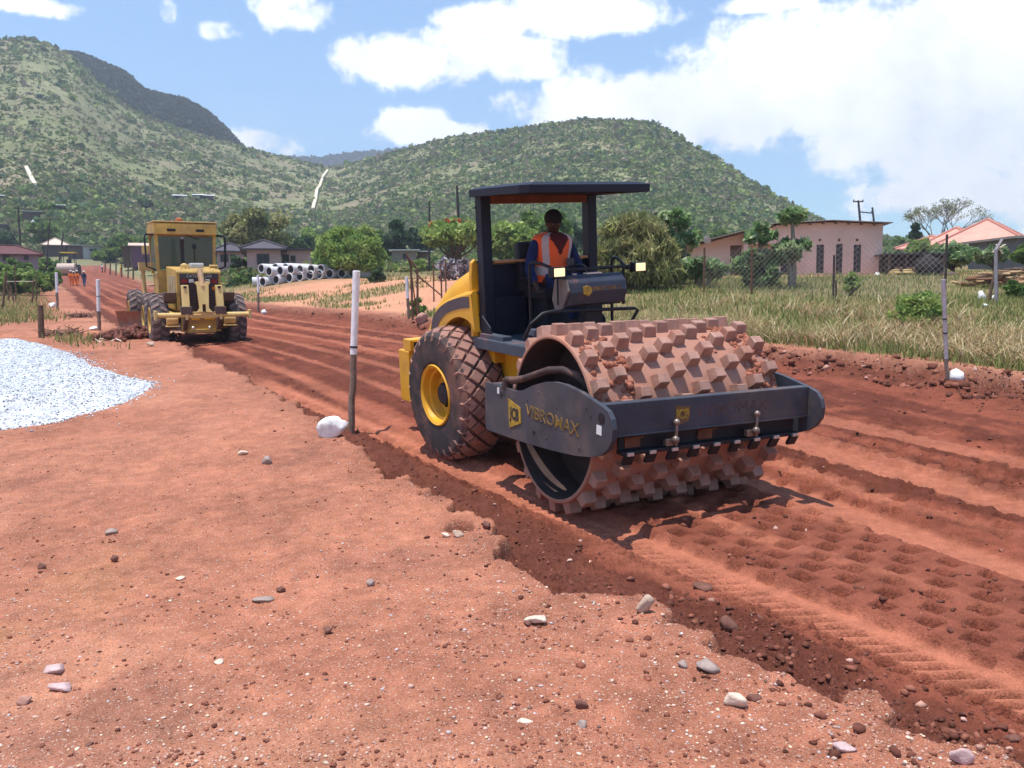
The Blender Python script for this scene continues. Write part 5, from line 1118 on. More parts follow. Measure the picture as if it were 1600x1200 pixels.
# local frame: x along the facade, -y towards the viewer, z up
def pink_house():
    root, f = house('pink_house', 'pink plastered house with three tall narrow windows and a low tin roof', (1085, 447), (1380, 441), dl=41.5, dr=40)
    U = lambda x, y: f.uv(x, y)
    T_ = [U(1085, 384), U(1170, 361), U(1212, 352), U(1300, 347), U(1380, 350)]
    uR = T_[4][0]; u1 = U(1212, 400)[0]; uP = U(1133, 400)[0]
    # main block
    prof = [(u1, -.6), (uR, -.6), (uR, T_[4][1]), (T_[3][0], T_[3][1]), (u1, T_[2][1])]
    ops = []
    for (x0, x1, y0, y1, nm) in ((1275, 1288, 382, 427, 'window'), (1305, 1317, 381, 443, 'window'), (1333, 1346, 382, 426, 'window'), (1219, 1241, 404, 447, 'door')):
        a = U(x0, y1); b = U(x1, y0); ops.append((a[0], b[0], a[1], b[1], nm))
    mb = MB(); xs = sorted(ops, key=lambda o: o[0]); cur = u1; hh = lambda u: float(np.interp(u, [T_[2][0], T_[3][0], T_[4][0]], [T_[2][1], T_[3][1], T_[4][1]]))
    def seg(a, b, z0, z1=None):
        mb.prism([(a, z0), (b, z0), (b, hh(b) if z1 is None else z1), (a, hh(a) if z1 is None else z1)], 1, 0, .22)
    for (a, b, z0, z1, nm) in xs:
        seg(cur, a, -.6); seg(a, b, z1); 
        if z0 > -.3 and nm == 'window': seg(a, b, -.6, z0)
        cur = b
    seg(cur, uR, -.6)
    dpt = 9.
    mb.prism([(u1, -.6), (uR, -.6), (uR, T_[4][1]), (T_[3][0], T_[3][1]), (u1, T_[2][1])], 1, dpt-.2, dpt); mb.bb((uR-.2, .22, -.6), (uR, dpt-.2, T_[4][1]-.02)); mb.bb((u1, .22, -.6), (u1+.2, dpt-.2, T_[2][1]-.02))
    mb.build('wall', PINK, root)
    for (a, b, z0, z1, nm) in ops:
        m = MB(); m.bb((a, .12, max(z0, -.5)), (b, .15, z1)); w = m.build(nm, DARKW, root)
        m = MB()
        for k in range(5): z = z0+(z1-z0)*(k+.5)/5; m.bb((a, .09, z-.015), (b, .11, z+.015))
        m.bb(((a+b)/2-.015, .085, z0), ((a+b)/2+.015, .115, z1)); m.build('bars', FRAME, w)
        if nm == 'window': m = MB(); m.bb((a-.08, -.06, z0-.07), (b+.08, .06, z0)); m.build('sill', PINK2, w)
    for px in (1281, 1311, 1339): a = U(px-2, 377); b = U(px+2, 373); m = MB(); m.bb((a[0], -.012, a[1]), (b[0], .02, b[1])); m.build('air_vent', WOODD, root)
    # lower wing, set back, with a shaded porch
    mb = MB(); z2 = T_[2][1]; zA = T_[0][1]; uA = U(1085, 400)[0]
    hw_ = lambda u: float(np.interp(u, [uA, T_[1][0], u1], [zA, T_[1][1], z2]))
    q0, q1, q2 = U(1112, 400)[0], U(1142, 400)[0], U(1160, 400)[0]
    yb = .5
    mb.prism([(uA, -.6), (q1, -.6), (q1, hw_(q1)), (uA, hw_(uA))], 1, yb, yb+.2)
    mb.prism([(q1, 1.9), (q2, 1.9), (q2, hw_(q2)), (q1, hw_(q1))], 1, yb, yb+.2); mb.prism([(q2, -.6), (u1, -.6), (u1, z2), (q2, hw_(q2))], 1, yb, yb+.2)
    mb.bb((uA, yb+.2, -.6), (uA+.2, 8., zA-.05))
    mb.bb((q2+.05, .0, -.5), (q2+.3, .25, hw_(q2)-.05)); mb.prism([(q2+.05, 1.9), (u1, 1.9), (u1, z2-.03), (q2+.05, hw_(q2)-.05)], 1, 0, .18); mb.build('wing_wall', PINK, root)
    m = MB(); m.bb((q1, yb+.14, -.5), (q2, yb+.16, 1.9)); m.build('door', WOODD, root)
    # corrugated roof following the profile, with rafter ends
    mb = MB(); pts = [(uA-.4, zA-.03), (T_[1][0], T_[1][1]), (u1, z2+.02), (T_[3][0], T_[3][1]), (uR+.35, T_[4][1]-.03)]
    nseg = 120; us = np.linspace(pts[0][0], pts[-1][0], nseg); V = []
    for u in us:
        z = float(np.interp(u, [p[0] for p in pts], [p[1] for p in pts]))+.05; V += [(u, -.35, z), (u, 9.3, z), (u, 9.3, z+.03), (u, -.35, z+.03)]
    F = []
    for i in range(nseg-1):
        for k in range(4): F.append((4*i+k, 4*i+(k+1) % 4, 4*i+4+(k+1) % 4, 4*i+4+k))
    mb.add(V, F); rf = mb.build('roof', TIN, root)
    for k in range(15):
        u = uA+(uR-uA)*(k+.3)/15; z = float(np.interp(u, [p[0] for p in pts], [p[1] for p in pts])); m = MB(); m.bb((u-.04, -.28, z-.08), (u+.04, 0.0, z+.03)); m.build('rafter_end', WOODD, rf)
    # satellite dish on the wing
    c = U(1103, 377); m = MB(); m.lathe([(0, .01), (.015, .12), (.05, .21), (.055, .21), (.02, .12), (.005, .01)], (0, 0, 0), 'y', 20, caps=False); m.xform(Matrix.Translation((c[0], -.55, c[1])) @ Matrix.Rotation(radians(28), 4, 'X') @ Matrix.Rotation(radians(-35), 4, 'Z')); dh = m.build('satellite_dish', mat('grey_dish', (.35, .34, .34), .5), root, smooth=True)
    m = MB(); m.tube([(c[0], -.45, c[1]), (c[0], .0, c[1]-.1)], .03, 6); m.build('dish_bracket', FRAME, dh)
    m = MB(); a = U(1000, 446); m.bb((uA, -.5, -.5), (uR, 0, -.12)); m.build('plinth', mat('red_plinth', (.42, .18, .11), .95, var=.2), root)
pink_house()
def hip(root, x0, x1, y0, y1, z0, z1, over, m, name='roof', rx=None):
    """hip roof over a rectangle"""
    a0, a1, b0, b1 = x0-over, x1+over, y0-over, y1+over; w = min(a1-a0, b1-b0)/2
    if a1-a0 >= b1-b0: r0, r1 = (a0+w, (b0+b1)/2), (a1-w, (b0+b1)/2)
    else: r0, r1 = ((a0+a1)/2, b0+w), ((a0+a1)/2, b1-w)
    V = [(a0, b0, z0), (a1, b0, z0), (a1, b1, z0), (a0, b1, z0), (r0[0], r0[1], z1), (r1[0], r1[1], z1)]+[(a0, b0, z0-.1), (a1, b0, z0-.1), (a1, b1, z0-.1), (a0, b1, z0-.1)]
    F = [(0, 1, 5, 4), (1, 2, 5), (2, 3, 4, 5), (3, 0, 4), (0, 1, 7, 6), (1, 2, 8, 7), (2, 3, 9, 8), (3, 0, 6, 9), (6, 7, 8, 9)] if a1-a0 >= b1-b0 else [(0, 1, 4), (1, 2, 5, 4), (2, 3, 5), (3, 0, 4, 5), (0, 1, 7, 6), (1, 2, 8, 7), (2, 3, 9, 8), (3, 0, 6, 9), (6, 7, 8, 9)]
    mb = MB(); mb.add(V, F); rf = mb.build(name, m, root)
    mb = MB()
    for a, b in ((0, 4), (3, 4) if a1-a0 >= b1-b0 else (3, 5), (1, 5) if a1-a0 >= b1-b0 else (1, 4), (2, 5), (4, 5)): mb.tube([Vector(V[a])+Vector((0, 0, .03)), Vector(V[b])+Vector((0, 0, .03))], .09, 6)
    mb.build('ridge_caps', mat('ridge_'+m.name, tuple(x*.72 for x in (m.node_tree.nodes['RGB'].outputs[0].default_value[:3])), .8), rf)
    return rf
def wall_win(root, x0, x1, z0, z1, y, name='window', m=None):
    mb = MB(); mb.bb((x0, y-.012, z0), (x1, y+.05, z1)); w = mb.build(name, m or DARKW, root)
    mb = MB(); 
    for a, b in (((x0, z0), (x1, z0)), ((x0, z1), (x1, z1)), ((x0, z0), (x0, z1)), ((x1, z0), (x1, z1)), (((x0+x1)/2, z0), ((x0+x1)/2, z1))): mb.box(((a[0]+b[0])/2, y-.03, (a[1]+b[1])/2), (abs(b[0]-a[0])+.06, .04, abs(b[1]-a[1])+.06))
    mb.build('frame', FRAME, w)
def red_house():
    root, f = house('red_roofed_house', 'large cream house with bright red hipped tile roofs at the right edge', (1395, 425), (1640, 428), dl=66, dr=60)
    U = lambda x, y: f.uv(x, y)
    h = U(1500, 380)[1]
    for (a, b, y0, y1, pk, nm) in ((1475, 1592, 0, 11, 347, 'main'), (1393, 1475, 3.2, 12, 369, 'wing'), (1440, 1520, 1.6, 12, 357, 'mid')):
        xa, xb = U(a, 400)[0], U(b, 400)[0]; top = U((a+b)/2, pk)[1]*(1+.0)
        mb = MB(); mb.bb((xa, y0, -1), (xb, y1, h-.02*y0)); mb.build('wall', CREAM, root); hip(root, xa, xb, y0, y1, h+.02-.03*y0, top+(.35 if nm == 'main' else .25), .45, RTILE)
    xa, xb = U(1592, 400)[0], U(1680, 400)[0]; mb = MB(); mb.bb((xa, .8, -1), (xb, 10, h)); mb.build('wall', CREAM, root); hip(root, xa, xb, .8, 10, h, U(1600, 350)[1], .45, RTILE)
    for (x0, x1, y0, y1) in ((1484, 1497, 390, 412), (1520, 1553, 388, 418), (1578, 1584, 393, 412)): a = U(x0, y1); b = U(x1, y0); wall_win(root, a[0], b[0], a[1], b[1], 0)
    mb = MB(); a = U(1510, 430); mb.bb((a[0], -.4, -.5), (a[0]+.25, -.15, h)); mb.build('porch_column', CREAM, root)
red_house()
def grey_house():
    root, f = house('grey_shed', 'dark grey building cut off by the right edge, in front of the red roofed house', (1588, 425), (1680, 428), dl=47, dr=47); U = lambda x, y: f.uv(x, y)
    h = U(1600, 372)[1]; L = f.L; mb = MB(); mb.bb((0, 0, -.5), (L, 5, h)); mb.build('wall', mat('grey_render', (.16, .15, .155), .9), root); mb = MB(); mb.bb((-.3, -.3, h), (L+.3, 5.3, h+.12)); mb.build('roof', TIN, root); wall_win(root, L*.2, L*.6, h*.35, h*.75, 0)
grey_house()
def simple_house(name, label, lpx, rpx, ytop, ypk, dpt, wm, rm, d, wins=(), kind='hip', cat='house'):
    root, f = house(name, label, lpx, rpx, cat, d, d); U = lambda x, y: f.uv(x, y); h = U((lpx[0]+rpx[0])/2, ytop)[1]; L = f.L; pk = U((lpx[0]+rpx[0])/2, ypk)[1]
    mb = MB(); mb.bb((0, 0, -1.5), (L, dpt, h)); mb.build('wall', wm, root)
    if kind == 'hip': hip(root, 0, L, 0, dpt, h+.05, pk, .5, rm)
    elif kind == 'flat': mb = MB(); mb.prism([(-.4, h+.03), (-.4, h+.12), (dpt+.4, pk+.1), (dpt+.4, pk)], 0, -.35, L+.35); mb.v = [(x, y, z) for x, y, z in mb.v]; mb.build('roof', rm, root)
    elif kind == 'gable':
        mb = MB(); mb.prism([(-.5, h), (dpt/2, pk), (dpt+.5, h), (dpt+.5, h+.1), (dpt/2, pk+.1), (-.5, h+.1)], 0, -.5, L+.5); mb.build('roof', rm, root)
    for i, (x0, x1, y0, y1, nm) in enumerate(wins): a = U(x0, y1); b = U(x1, y0); wall_win(root, a[0], b[0], max(a[1], -.2), b[1], 0, nm)
    return root
simple_house('pink_cottage', 'pink cottage with dark hipped roof behind the left end of the concrete pipes', (387, 430), (440, 430), 389.5, 374, 7, PINK2, DTILE, 66, [(402, 420, 397, 413, 'window')])
simple_house('pink_cottage', 'low pink wing with a dark door right of the dark hipped roof', (441, 425), (487, 425), 391, 387, 5, PINK2, DTILE, 70, [(442, 451, 398, 414, 'door'), (455, 461, 400, 408, 'window')], 'flat')
simple_house('pink_cottage', 'pink house with dark roof just right of the grader cab', (340, 425), (382, 425), 393, 379, 8, PINK2, DTILE, 78, [(345, 356, 398, 409, 'window'), (361, 367, 398, 411, 'door')])
simple_house('low_building', 'low grey brown flat roofed building left of the power poles', (613, 408), (651, 408), 392, 388, 6, mat('grey_brown_wall', (.24, .20, .16), .9, var=.15), TINW, 88, [(630, 637, 397, 404, 'window')], 'flat')
simple_house('low_building', 'small dark shed joined to the right of the low flat roofed building', (652, 408), (672, 408), 394, 390, 5, WOODD, TINW, 90, [], 'flat')
simple_house('purple_shack', 'purple walled shack with pale roof left of the grader', (205, 401), (236, 401), 385, 377, 5, mat('purple_plaster', (.15, .07, .11), .9, var=.15), mat('pale_tan_roof', (.60, .42, .33), .6, var=.1), 125, [], 'flat', 'shack')
simple_house('open_shed', 'dark open shed adjoining the purple shack', (192, 400), (204, 400), 386, 384, 4, WOODD, WOODD, 126, [], 'flat', 'shed')
simple_house('white_box_house', 'small white box shaped house with one dark window beyond the road end', (130, 398), (158, 398), 385, 383.5, 5, mat('pale_grey_wall', (.42, .41, .40), .9, var=.08), TIN, 165, [(140, 147, 389, 392, 'window')], 'flat')
simple_house('tan_roof_house', 'house with bright tan hipped roof left of the white box house', (70, 394), (104, 394), 383, 371, 8, mat('brown_wall', (.12, .08, .07), .9), mat('tan_sheet_roof', (.66, .50, .40), .55, var=.1), 172, [(82, 86, 386, 391, 'window')])
simple_house('brown_house', 'low brown house between the tan roofed house and the white box house', (106, 398), (131, 398), 384, 380, 6, mat('brown_wall', (0, 0, 0)), mat('grey_sheet', (.3, .29, .28), .6), 170, [], 'flat')
simple_house('dark_red_roof_house', 'long low house with dark red hipped roof at the left edge', (-60, 412), (60, 412), 397.5, 382, 3.5, mat('mauve_wall', (.26, .21, .24), .9), mat('dark_red_roof', (.12, .045, .045), .75, var=.2), 84, [(38, 44, 399, 406, 'window'), (5, 14, 400, 408, 'window')])
simple_house('tin_house', 'flat tin roofed house on the hillside above the conical roofed hut', (36, 341), (66, 341), 331, 329, 5, mat('brown_wall', (0, 0, 0)), TINW, 205, [], 'flat')
simple_house('tin_house', 'dark hut on the slope at the left edge beside the conical roofed hut', (-12, 361), (12, 361), 351, 349, 5, mat('brown_wall', (0, 0, 0)), TIN, 190, [], 'flat')
def rondavel():
    root, f = house('round_hut', 'round hut with grey conical roof on the left hillside', (42, 362), (63, 362), 'hut', 195, 195); L = f.L; r = L*.42; U = f.uv; h = U(52, 353)[1]; pk = U(52, 343)[1]
    mb = MB(); mb.lathe([(-1, r), (h, r)], (L/2, r, 0), 'z', 24); mb.build('wall', mat('mud_wall', (.26, .13, .10), .95, var=.2), root, smooth=True); mb = MB(); mb.lathe([(h-.15, r*1.3), (pk, .05)], (L/2, r, 0), 'z', 24); mb.build('roof', mat('grey_cone_roof', (.42, .42, .42), .6, var=.1), root, smooth=True)
    mb = MB(); mb.box((L/2, -.02, h*.35), (.8, .1, h*.8)); mb.build('door', DARKW, root)
rondavel()
for (x0, x1, y, lab) in ((272, 290, 306, 'white roofed house alone on the hillside above the grader, leftmost of the three white roofs'), (303, 315, 305, 'white roofed house, middle one of the three above the grader'), (319, 333, 306, 'white roofed house, rightmost of the three above the grader'), (79, 99, 321, 'white roofed house among trees on the lower left hillside'), (-6, 4, 306, 'white roofed house cut off by the left edge on the hillside')):
    simple_house('white_roof_house', lab, (x0, y+4), (x1, y+4), y, y-3, 6, mat('brown_wall', (0, 0, 0)), mat('white_sheet_roof', (.85, .85, .87), .45, var=.05), 265 if y < 310 else 215, [], 'gable')
# dark lean-to, tarpaulin heap, reed bundle, firewood
def shack():
    root, f = house('lean_to', 'dark timber lean-to standing right of the pink house', (1380, 441), (1470, 441), 'shed', 39.5, 39.5); U = f.uv; h = U(1400, 398)[1]; L = f.L
    mb = MB(); n = 26
    for i in range(n): u = L*(i+.5)/n; mb.box((u, random.uniform(-.02, .02), h*.47), (L/n*.92, .03, h*random.uniform(.92, .98)), Matrix.Rotation(random.uniform(-.02, .02), 3, 'Y'))
    mb.build('board_wall', mat('dark_boards', (.065, .038, .030), .95, var=.4, scale=3), root); mb = MB(); mb.bb((.0, .3, -.3), (L, 2.8, h*.9)); mb.build('inner_box', mat('dark_boards', (0, 0, 0)), root)
    mb = MB(); mb.prism([(-.5, h*.99), (-.5, h*.99+.06), (3.2, h*.93), (3.2, h*.93-.06)], 0, -.2, L+.2); mb.build('roof', mat('dark_sheet', (.07, .055, .06), .7, var=.3), root)
    for u in (.1, L*.33, L*.66, L-.1): mb = MB(); mb.tube([(u, -.35, -.3), (u, -.35, h)], .05, 7); mb.build('pole', WOODD, root)
shack()
def reeds():
    a = at_d(1388, 441, 38.6); b = at_d(1436, 441, 38.6); root = thing('reed_bundle', 'yellow bundle of thatching reeds lying against the dark lean-to', 'bundle', (a.x, a.y, a.z)); mb = MB(); L = b.x-a.x; rnd = random.Random(3)
    for k in range(150): y = rnd.uniform(-.3, .3); z = .04+rnd.uniform(0, 1)*.55*(1-abs(y)); mb.tube([(rnd.uniform(-.1, .1)+z*.3, y-.1, z), (L+rnd.uniform(-.15, .1)+z*.2, y-.1, z)], .022, 4)
    o = mb.build('reeds', mat('dry_reed', (.50, .36, .17), .9, var=.3, scale=3), root)
    for u in (.3, .7): mb = MB(); mb.box((L*u, -.1, .32), (.03, .72, .66)); mb.build('binding', WOODD, root, bevel=.1)
reeds()
def lump(name, label, px, py, w, h, m, seed, cat, flat=.9, d=None, group=None):
    p = at(px, py) if d is None else at_d(px, py, d); s = FP/p.y; rs_ = np.random.RandomState(seed); V, F = ico(3); n = V*(1+.85*fbm(V[:, 0]*1.3+seed, V[:, 1]*1.3+V[:, 2]*1.7, 4)[:, None])
    V = n*np.array([w/s/2, w/s/2*flat, h/s*.62])+np.array([0, 0, h/s*.38]); o = link(name, np_mesh(name, V, F, m, smooth=True), loc=p); return tag(o, label, cat, group)
lump('tarpaulin_heap', 'black tarpaulin heap right of the reed bundle', 1448, 441, 46, 40, mat('black_plastic', (.022, .016, .016), .8, bump=1., bscale=6), 4, 'heap', d=38.4)
lump('tarpaulin_heap', 'low brown heap at the right foot of the black tarpaulin', 1483, 442, 38, 18, mat('brown_heap', (.13, .085, .07), .9, bump=.8, bscale=6), 5, 'heap', d=38.2)
WBAG = mat('white_plastic', (.78, .77, .76), .5, var=.06, bump=.8, bscale=9)
lump('white_sack', 'white sack slumped by the right corner of the pink house', 1371, 441, 16, 14, WBAG, 6, 'sack', d=39.2)
lump('white_bag', 'white bag caught at the foot of the leaning post on the right', 1533, 470, 11, 15, WBAG, 7, 'bag')
lump('white_bag', 'small white scrap below the bag at the leaning post', 1538, 480, 8, 6, WBAG, 8, 'bag')
lump('white_bag', 'small white bag at the foot of the angled concrete post', 1552, 469, 6, 8, WBAG, 9, 'bag')
def firewood():
    rnd = random.Random(8); p0 = at(1528, 450); p1 = at(1640, 450); n = 0
    cols = [mat('split_wood_%s' % q, c, .9, var=.25, scale=4) for q, c in (('pale', (.48, .32, .18)), ('red', (.25, .12, .07)), ('dark', (.10, .065, .05)), ('brown', (.33, .2, .12)))]
    H_ = 27/(FP/p0.y)
    tot = 52
    for k in range(tot):
        t = rnd.random(); x = p0.x+(p1.x-p0.x)*t; lay = rnd.random(); z = .05+lay*H_*min(1, .35+t*2.2); L = rnd.uniform(.5, 1.3); a = rnd.uniform(-.35, .35); r = rnd.uniform(.03, .075)
        mb = MB(); P = [(-L/2, 0, 0), (-L/6, rnd.uniform(-.03, .03), rnd.uniform(-.03, .03)), (L/4, rnd.uniform(-.04, .04), 0), (L/2, 0, 0)]; mb.tube(P, [r, r*1.05, r*.95, r*.8], 6)
        o = mb.build('firewood_log', cols[rnd.choice([0, 0, 1, 2, 2, 3, 3])], loc=(x, p0.y+rnd.uniform(-.5, .6)+.5*(1-lay), ground_z(x, p0.y)+z), rot=(rnd.uniform(-.2, .2), rnd.uniform(-.15, .15), a))
        
        tone = {'pale': 'pale split', 'red': 'reddish', 'dark': 'dark barked', 'brown': 'brown split'}[o.data.materials[0].name.split('_')[-1]]
        lev = 'on top' if lay > .75 else 'in the upper half' if lay > .45 else 'in the lower half' if lay > .18 else 'at the bottom'; wh = 'left end' if t < .25 else 'left middle' if t < .5 else 'right middle' if t < .75 else 'right end'
        tag(o, '%s %s %s firewood log %s, %s of stack' % ('long' if L > .9 else 'short', 'thick' if r > .052 else 'thin', tone, lev, wh), 'log', 'logs of the firewood stack')
firewood()
# ================================================================ PIPES
def pipes():
    CONC = mat('pale_concrete', (.60, .58, .60), .85, var=.12, scale=2); 
    up = [(420, 424), (437.5, 423), (454, 421), (468.5, 421.5), (486, 421), (501, 420.5)]; lo = [(410, 435), (431, 434.5), (451.5, 434), (468, 434.5), (484, 435), (498, 433.5), (515, 434), (534, 434.5), (551, 432.5)]; bk = [(408, 419.5), (430, 418.5), (446, 418.5), (394, 434)]
    base = at(450, 442); Y0 = base.y; n = 0; ordn = ['first', 'second', 'third', 'fourth', 'fifth', 'sixth', 'seventh', 'eighth', 'ninth']
    def proto():
        r = 7.6/(FP/Y0); L = 2.6; root = thing('concrete_pipe', 'x', 'pipe'); mb = MB(); mb.lathe([(0, r*.80), (0, r*.98), (.03, r), (.3, r), (L, r), (L, r*.8)], (0, 0, 0), 'y', 28, closed=True); mb.build('pipe_wall', CONC, root, smooth=True, angle=40)
        mb = MB(); mb.lathe([(0.004, r*.795), (L-.004, r*.795)], (0, 0, 0), 'y', 28, caps=False); mb.build('pipe_bore', mat('dark_bore', (.13, .11, .12), .9), root, smooth=True); return root, r
    pr, r = proto(); used = False
    for row, P, yo in (('upper', up, 0), ('lower', lo, 0), ('rear', bk, 1.6)):
        for i, (x, y) in enumerate(P):
            o = pr if not used else pr.copy()
            if used:
                COL.objects.link(o)
                for ch in pr.children: c = ch.copy(); COL.objects.link(c); c.parent = o
            used = True
            q = at_d(x, y, Y0+yo); 
            if row == 'lower' or (row == 'rear' and i == 3): q.z = ground_z(q.x, q.y)+r
            o.location = q; o.rotation_euler = (0, 0, radians(-28+((i*37) % 9-4)*1.6)); o['group'] = 'concrete pipes stacked in the yard'
            o['label'] = '%s concrete pipe from the left in the %s row of the stack' % (ordn[i], row) if row != 'rear' else ['left concrete pipe lying behind the upper row', 'middle concrete pipe lying behind the upper row', 'right concrete pipe lying behind the upper row', 'concrete pipe seen side on at the left end of the stack'][i]
            if row == 'rear' and i == 3: o.rotation_euler = (0, 0, radians(-75))
pipes()
# ================================================================ STAKES, POSTS, FENCES, POLES
WPAINT = mat('white_paint', (.78, .77, .80), .7, var=.12, dust=.12, dustcol=(.45, .3, .27), scale=14)
STK = mat('stake_wood', (.23, .16, .125), .95, var=.3, scale=15, bump=.5)
GPAINT = mat('grey_worn_paint', (.42, .36, .38), .8, var=.2, dust=.2, scale=14)
def stake(label, base, top, split, r=.045, bands=(), group='white topped marker stakes', pm=None):
    p = at(*base); t = at_d(*top, p.y); v = t-p; root = thing('marker_stake', label, 'stake', p, 0, group); f = (base[1]-split)/(base[1]-top[1]); n = 7; rnd = random.Random(int(base[0]))
    def pt(k): return v*k+Vector((rnd.uniform(-1, 1), rnd.uniform(-1, 1), 0))*r*.18
    P = [v*-.08]+[pt(k/n*f) for k in range(1, n)]+[v*f]; mb = MB(); mb.tube(P, [r*1.0]*len(P), 9); mb.build('bare_wood', STK, root, smooth=True)
    mb = MB(); mb.tube([v*(f-.002), v*(f+.3*(1-f)), v*(f+.65*(1-f)), v], [r*1.03, r*1.0, r*1.05, r*1.08], 12); mb.tube([v, v*1.004], [r*1.08, r*.9], 12); mb.build('painted_top', pm or WPAINT, root, smooth=True)
    for b in bands: k = (base[1]-b)/(base[1]-top[1]); mb = MB(); mb.tube([v*(k-.006), v*(k+.006)], r*1.13, 12); mb.build('wire_band', BLACK, root)
    return root
stake('white topped stake nearest the camera, beside the white painted rock', (548, 677), (557, 424), 552, .047, (541,))
stake('greyish striped stake at the right edge of the road beside a white rock', (1480, 600), (1474, 437), 560, .032, (498, 520), pm=GPAINT)
stake('white topped stake left of the motor grader', (155, 517), (153, 437), 486, .055, (463,))
stake('white topped stake by the left fence, behind the broken wooden post', (90, 483), (88, 426), 457, .06)
stake('thin white topped stake right of the motor grader', (404, 489), (403, 430), 457, .05)
stake('thin white stake left of the rusty gate posts', (639, 503), (635, 433), 466, .05)
stake('small white stake by the left fence, left one of the pair', (64.5, 449), (64, 428), 444, .06)
stake('small white stake by the left fence, right one of the pair', (69, 452), (68, 430), 445, .06)
stake('small white stake on the far right side of the road, left of the grader', (221, 436), (220, 416), 428, .07)
STONE = lambda nm, c: mat(nm, c, .9, var=.22, scale=9, bump=.7, bscale=14)
def rock_mesh(seed, sx, sy, sz, cuts=7, m=None):
    V, F = ico(3); rnd = np.random.RandomState(seed); d = np.ones(len(V))
    for _ in range(cuts+7):
        n = rnd.normal(size=3); n /= np.linalg.norm(n); h = rnd.uniform(.38, .8); k = V @ n; d = np.where(k > h, np.minimum(d, h/np.maximum(k, 1e-3)), d)
    V = V*d[:, None]*(1+.05*fbm(V[:, 0]*3+seed, V[:, 1]*3+V[:, 2]*2, 2)[:, None]); return np_mesh('rock', V*np.array([sx, sy, sz]), F, m, smooth=False)
def rock(label, px, py, w, h, m, seed, name='rock', group=None, rz=None):
    """px, py = middle of its foot"""
    p = at(px, py); s = FP/(p-Vector((0, 0, EYE))).length; a = w/s/2; b = h/s*.60; o = link(name, rock_mesh(seed, a*1.08, a*.8, b*1.15, m=m), loc=(p.x, p.y+a*.3, p.z+b*.62), rot=(0, 0, rz if rz is not None else (seed*1.7) % 3)); o.rotation_euler.z = rz or 0.
    return tag(o, label, 'rock', group)
WR = STONE('whitewashed_rock', (.80, .78, .77))
rock('white painted rock at the foot of the nearest marker stake', 521, 684, 52, 31, WR, 23)
rock('white painted rock at the foot of the striped stake on the right', 1496, 598, 30, 22, WR, 6)
rock('white painted rock beside the stake right of the motor grader', 412, 491, 12, 8, WR, 7)
rock('white painted rock beside the stake near the broken wooden post', 81, 481, 13, 7, WR, 8)
rock('flat white painted rock at the stake left of the motor grader', 147, 516, 14, 6, WR, 9)
rock('pale rock under the left rear wheel of the grader', 236, 541, 14, 8, STONE('tan_rock', (.45, .32, .24)), 10)
rock('big reddish boulder beside the rusty gate posts', 658, 508, 32, 23, STONE('reddish_rock', (.42, .22, .17)), 11)
def wood_post(label, base, top, r, m=None, group=None, name='fence_post', crook=0):
    p = at(*base); t = at_d(*top, p.y); v = t-p; mb = MB(); mb.tube([v*-.1, v*.3+Vector((crook, 0, 0)), v*.7-Vector((crook*.6, 0, 0)), v], [r*1.05, r, r*.97, r*.9], 8); o = mb.build(name, m or WOODD, loc=p, smooth=True); return tag(o, label, 'post', group)
wood_post('thick broken off wooden post at the left, nearest of the left hand posts', (65, 528), (63, 477), .085)
RUST = mat('rusty_steel', (.15, .075, .05), .85, var=.3, scale=8)
FG = 'rough posts of the left hand fence'
for i, (b, t, r, w_) in enumerate((((3, 484), (10, 425), .05, 'leaning pole at the very left edge'), ((13, 470), (10, 424), .05, 'second post from the left edge'), ((24.5, 473), (23, 413), .035, 'tall thin post left of the rail'), ((50, 474), (52, 436), .05, 'post left of the gap by the stakes'), ((56, 474), (57, 431), .04, 'grey post nearest the small white stakes'), ((21, 474), (16, 445), .05, 'leaning stub between the two tall posts'))):
    wood_post('fence post: '+w_, b, t, r, group=FG, crook=.03)
a, b = at(12, 470), at(54, 474); mb = MB(); mb.tube([Vector((0, 0, 1.15)), (b-a)+Vector((0, 0, 1.2))], .03, 6); tag(mb.build('fence_rail', mat('pale_rail', (.4, .34, .28), .9), loc=a), 'pale horizontal rail tied to the left hand fence posts', 'rail')
# far fence on the right side of the distant road
ff = [(172, 429, 409), (181, 431, 409), (190, 433, 410), (200, 435, 411), (208, 437, 412), (164, 426, 408)]
for i, (x, y, t) in enumerate(ff):
    wood_post('%s post from the left in the distant fence beyond the road, left of the grader' % ['second', 'third', 'fourth', 'fifth', 'sixth', 'first'][i], (x, y), (x+.5, t), .09, group='posts of the distant fence')
# rusty gate posts with angled tops and stays
def gate_post(label, base, pts, stays=()):
    p = at(*base); root = thing('gate_post', label, 'post', p, 0, 'rusty gate posts'); P = [Vector((0, 0, -.1))]+[at_d(x, y, p.y)-p for x, y in pts]; mb = MB(); mb.tube(P, .035, 8); mb.build('upright', RUST, root, smooth=True)
    for (x0, y0, x1, y1) in stays: mb = MB(); mb.tube([at_d(x0, y0, p.y)-p, at_d(x1, y1, p.y+1.5)-p], .022, 6); mb.build('stay', RUST, root)
gate_post('rusty post with an angled top, right one of the pair by the boulder', (653, 502), [(652, 426), (650, 418), (635, 398)], ((652, 430, 690, 462), (648, 424, 662, 440)))
gate_post('rusty post with a pale tip, left one of the pair by the boulder', (645, 503), [(642, 416), (636, 396)], ((643, 430, 651, 490),))
for (x, b, t, w_) in ((678, 472, 411, 'left'), (697, 466, 404, 'right')): wood_post('thin rusty fence post between the gate posts and the roller, %s one' % w_, (x, b), (x-1, t), .03, RUST)
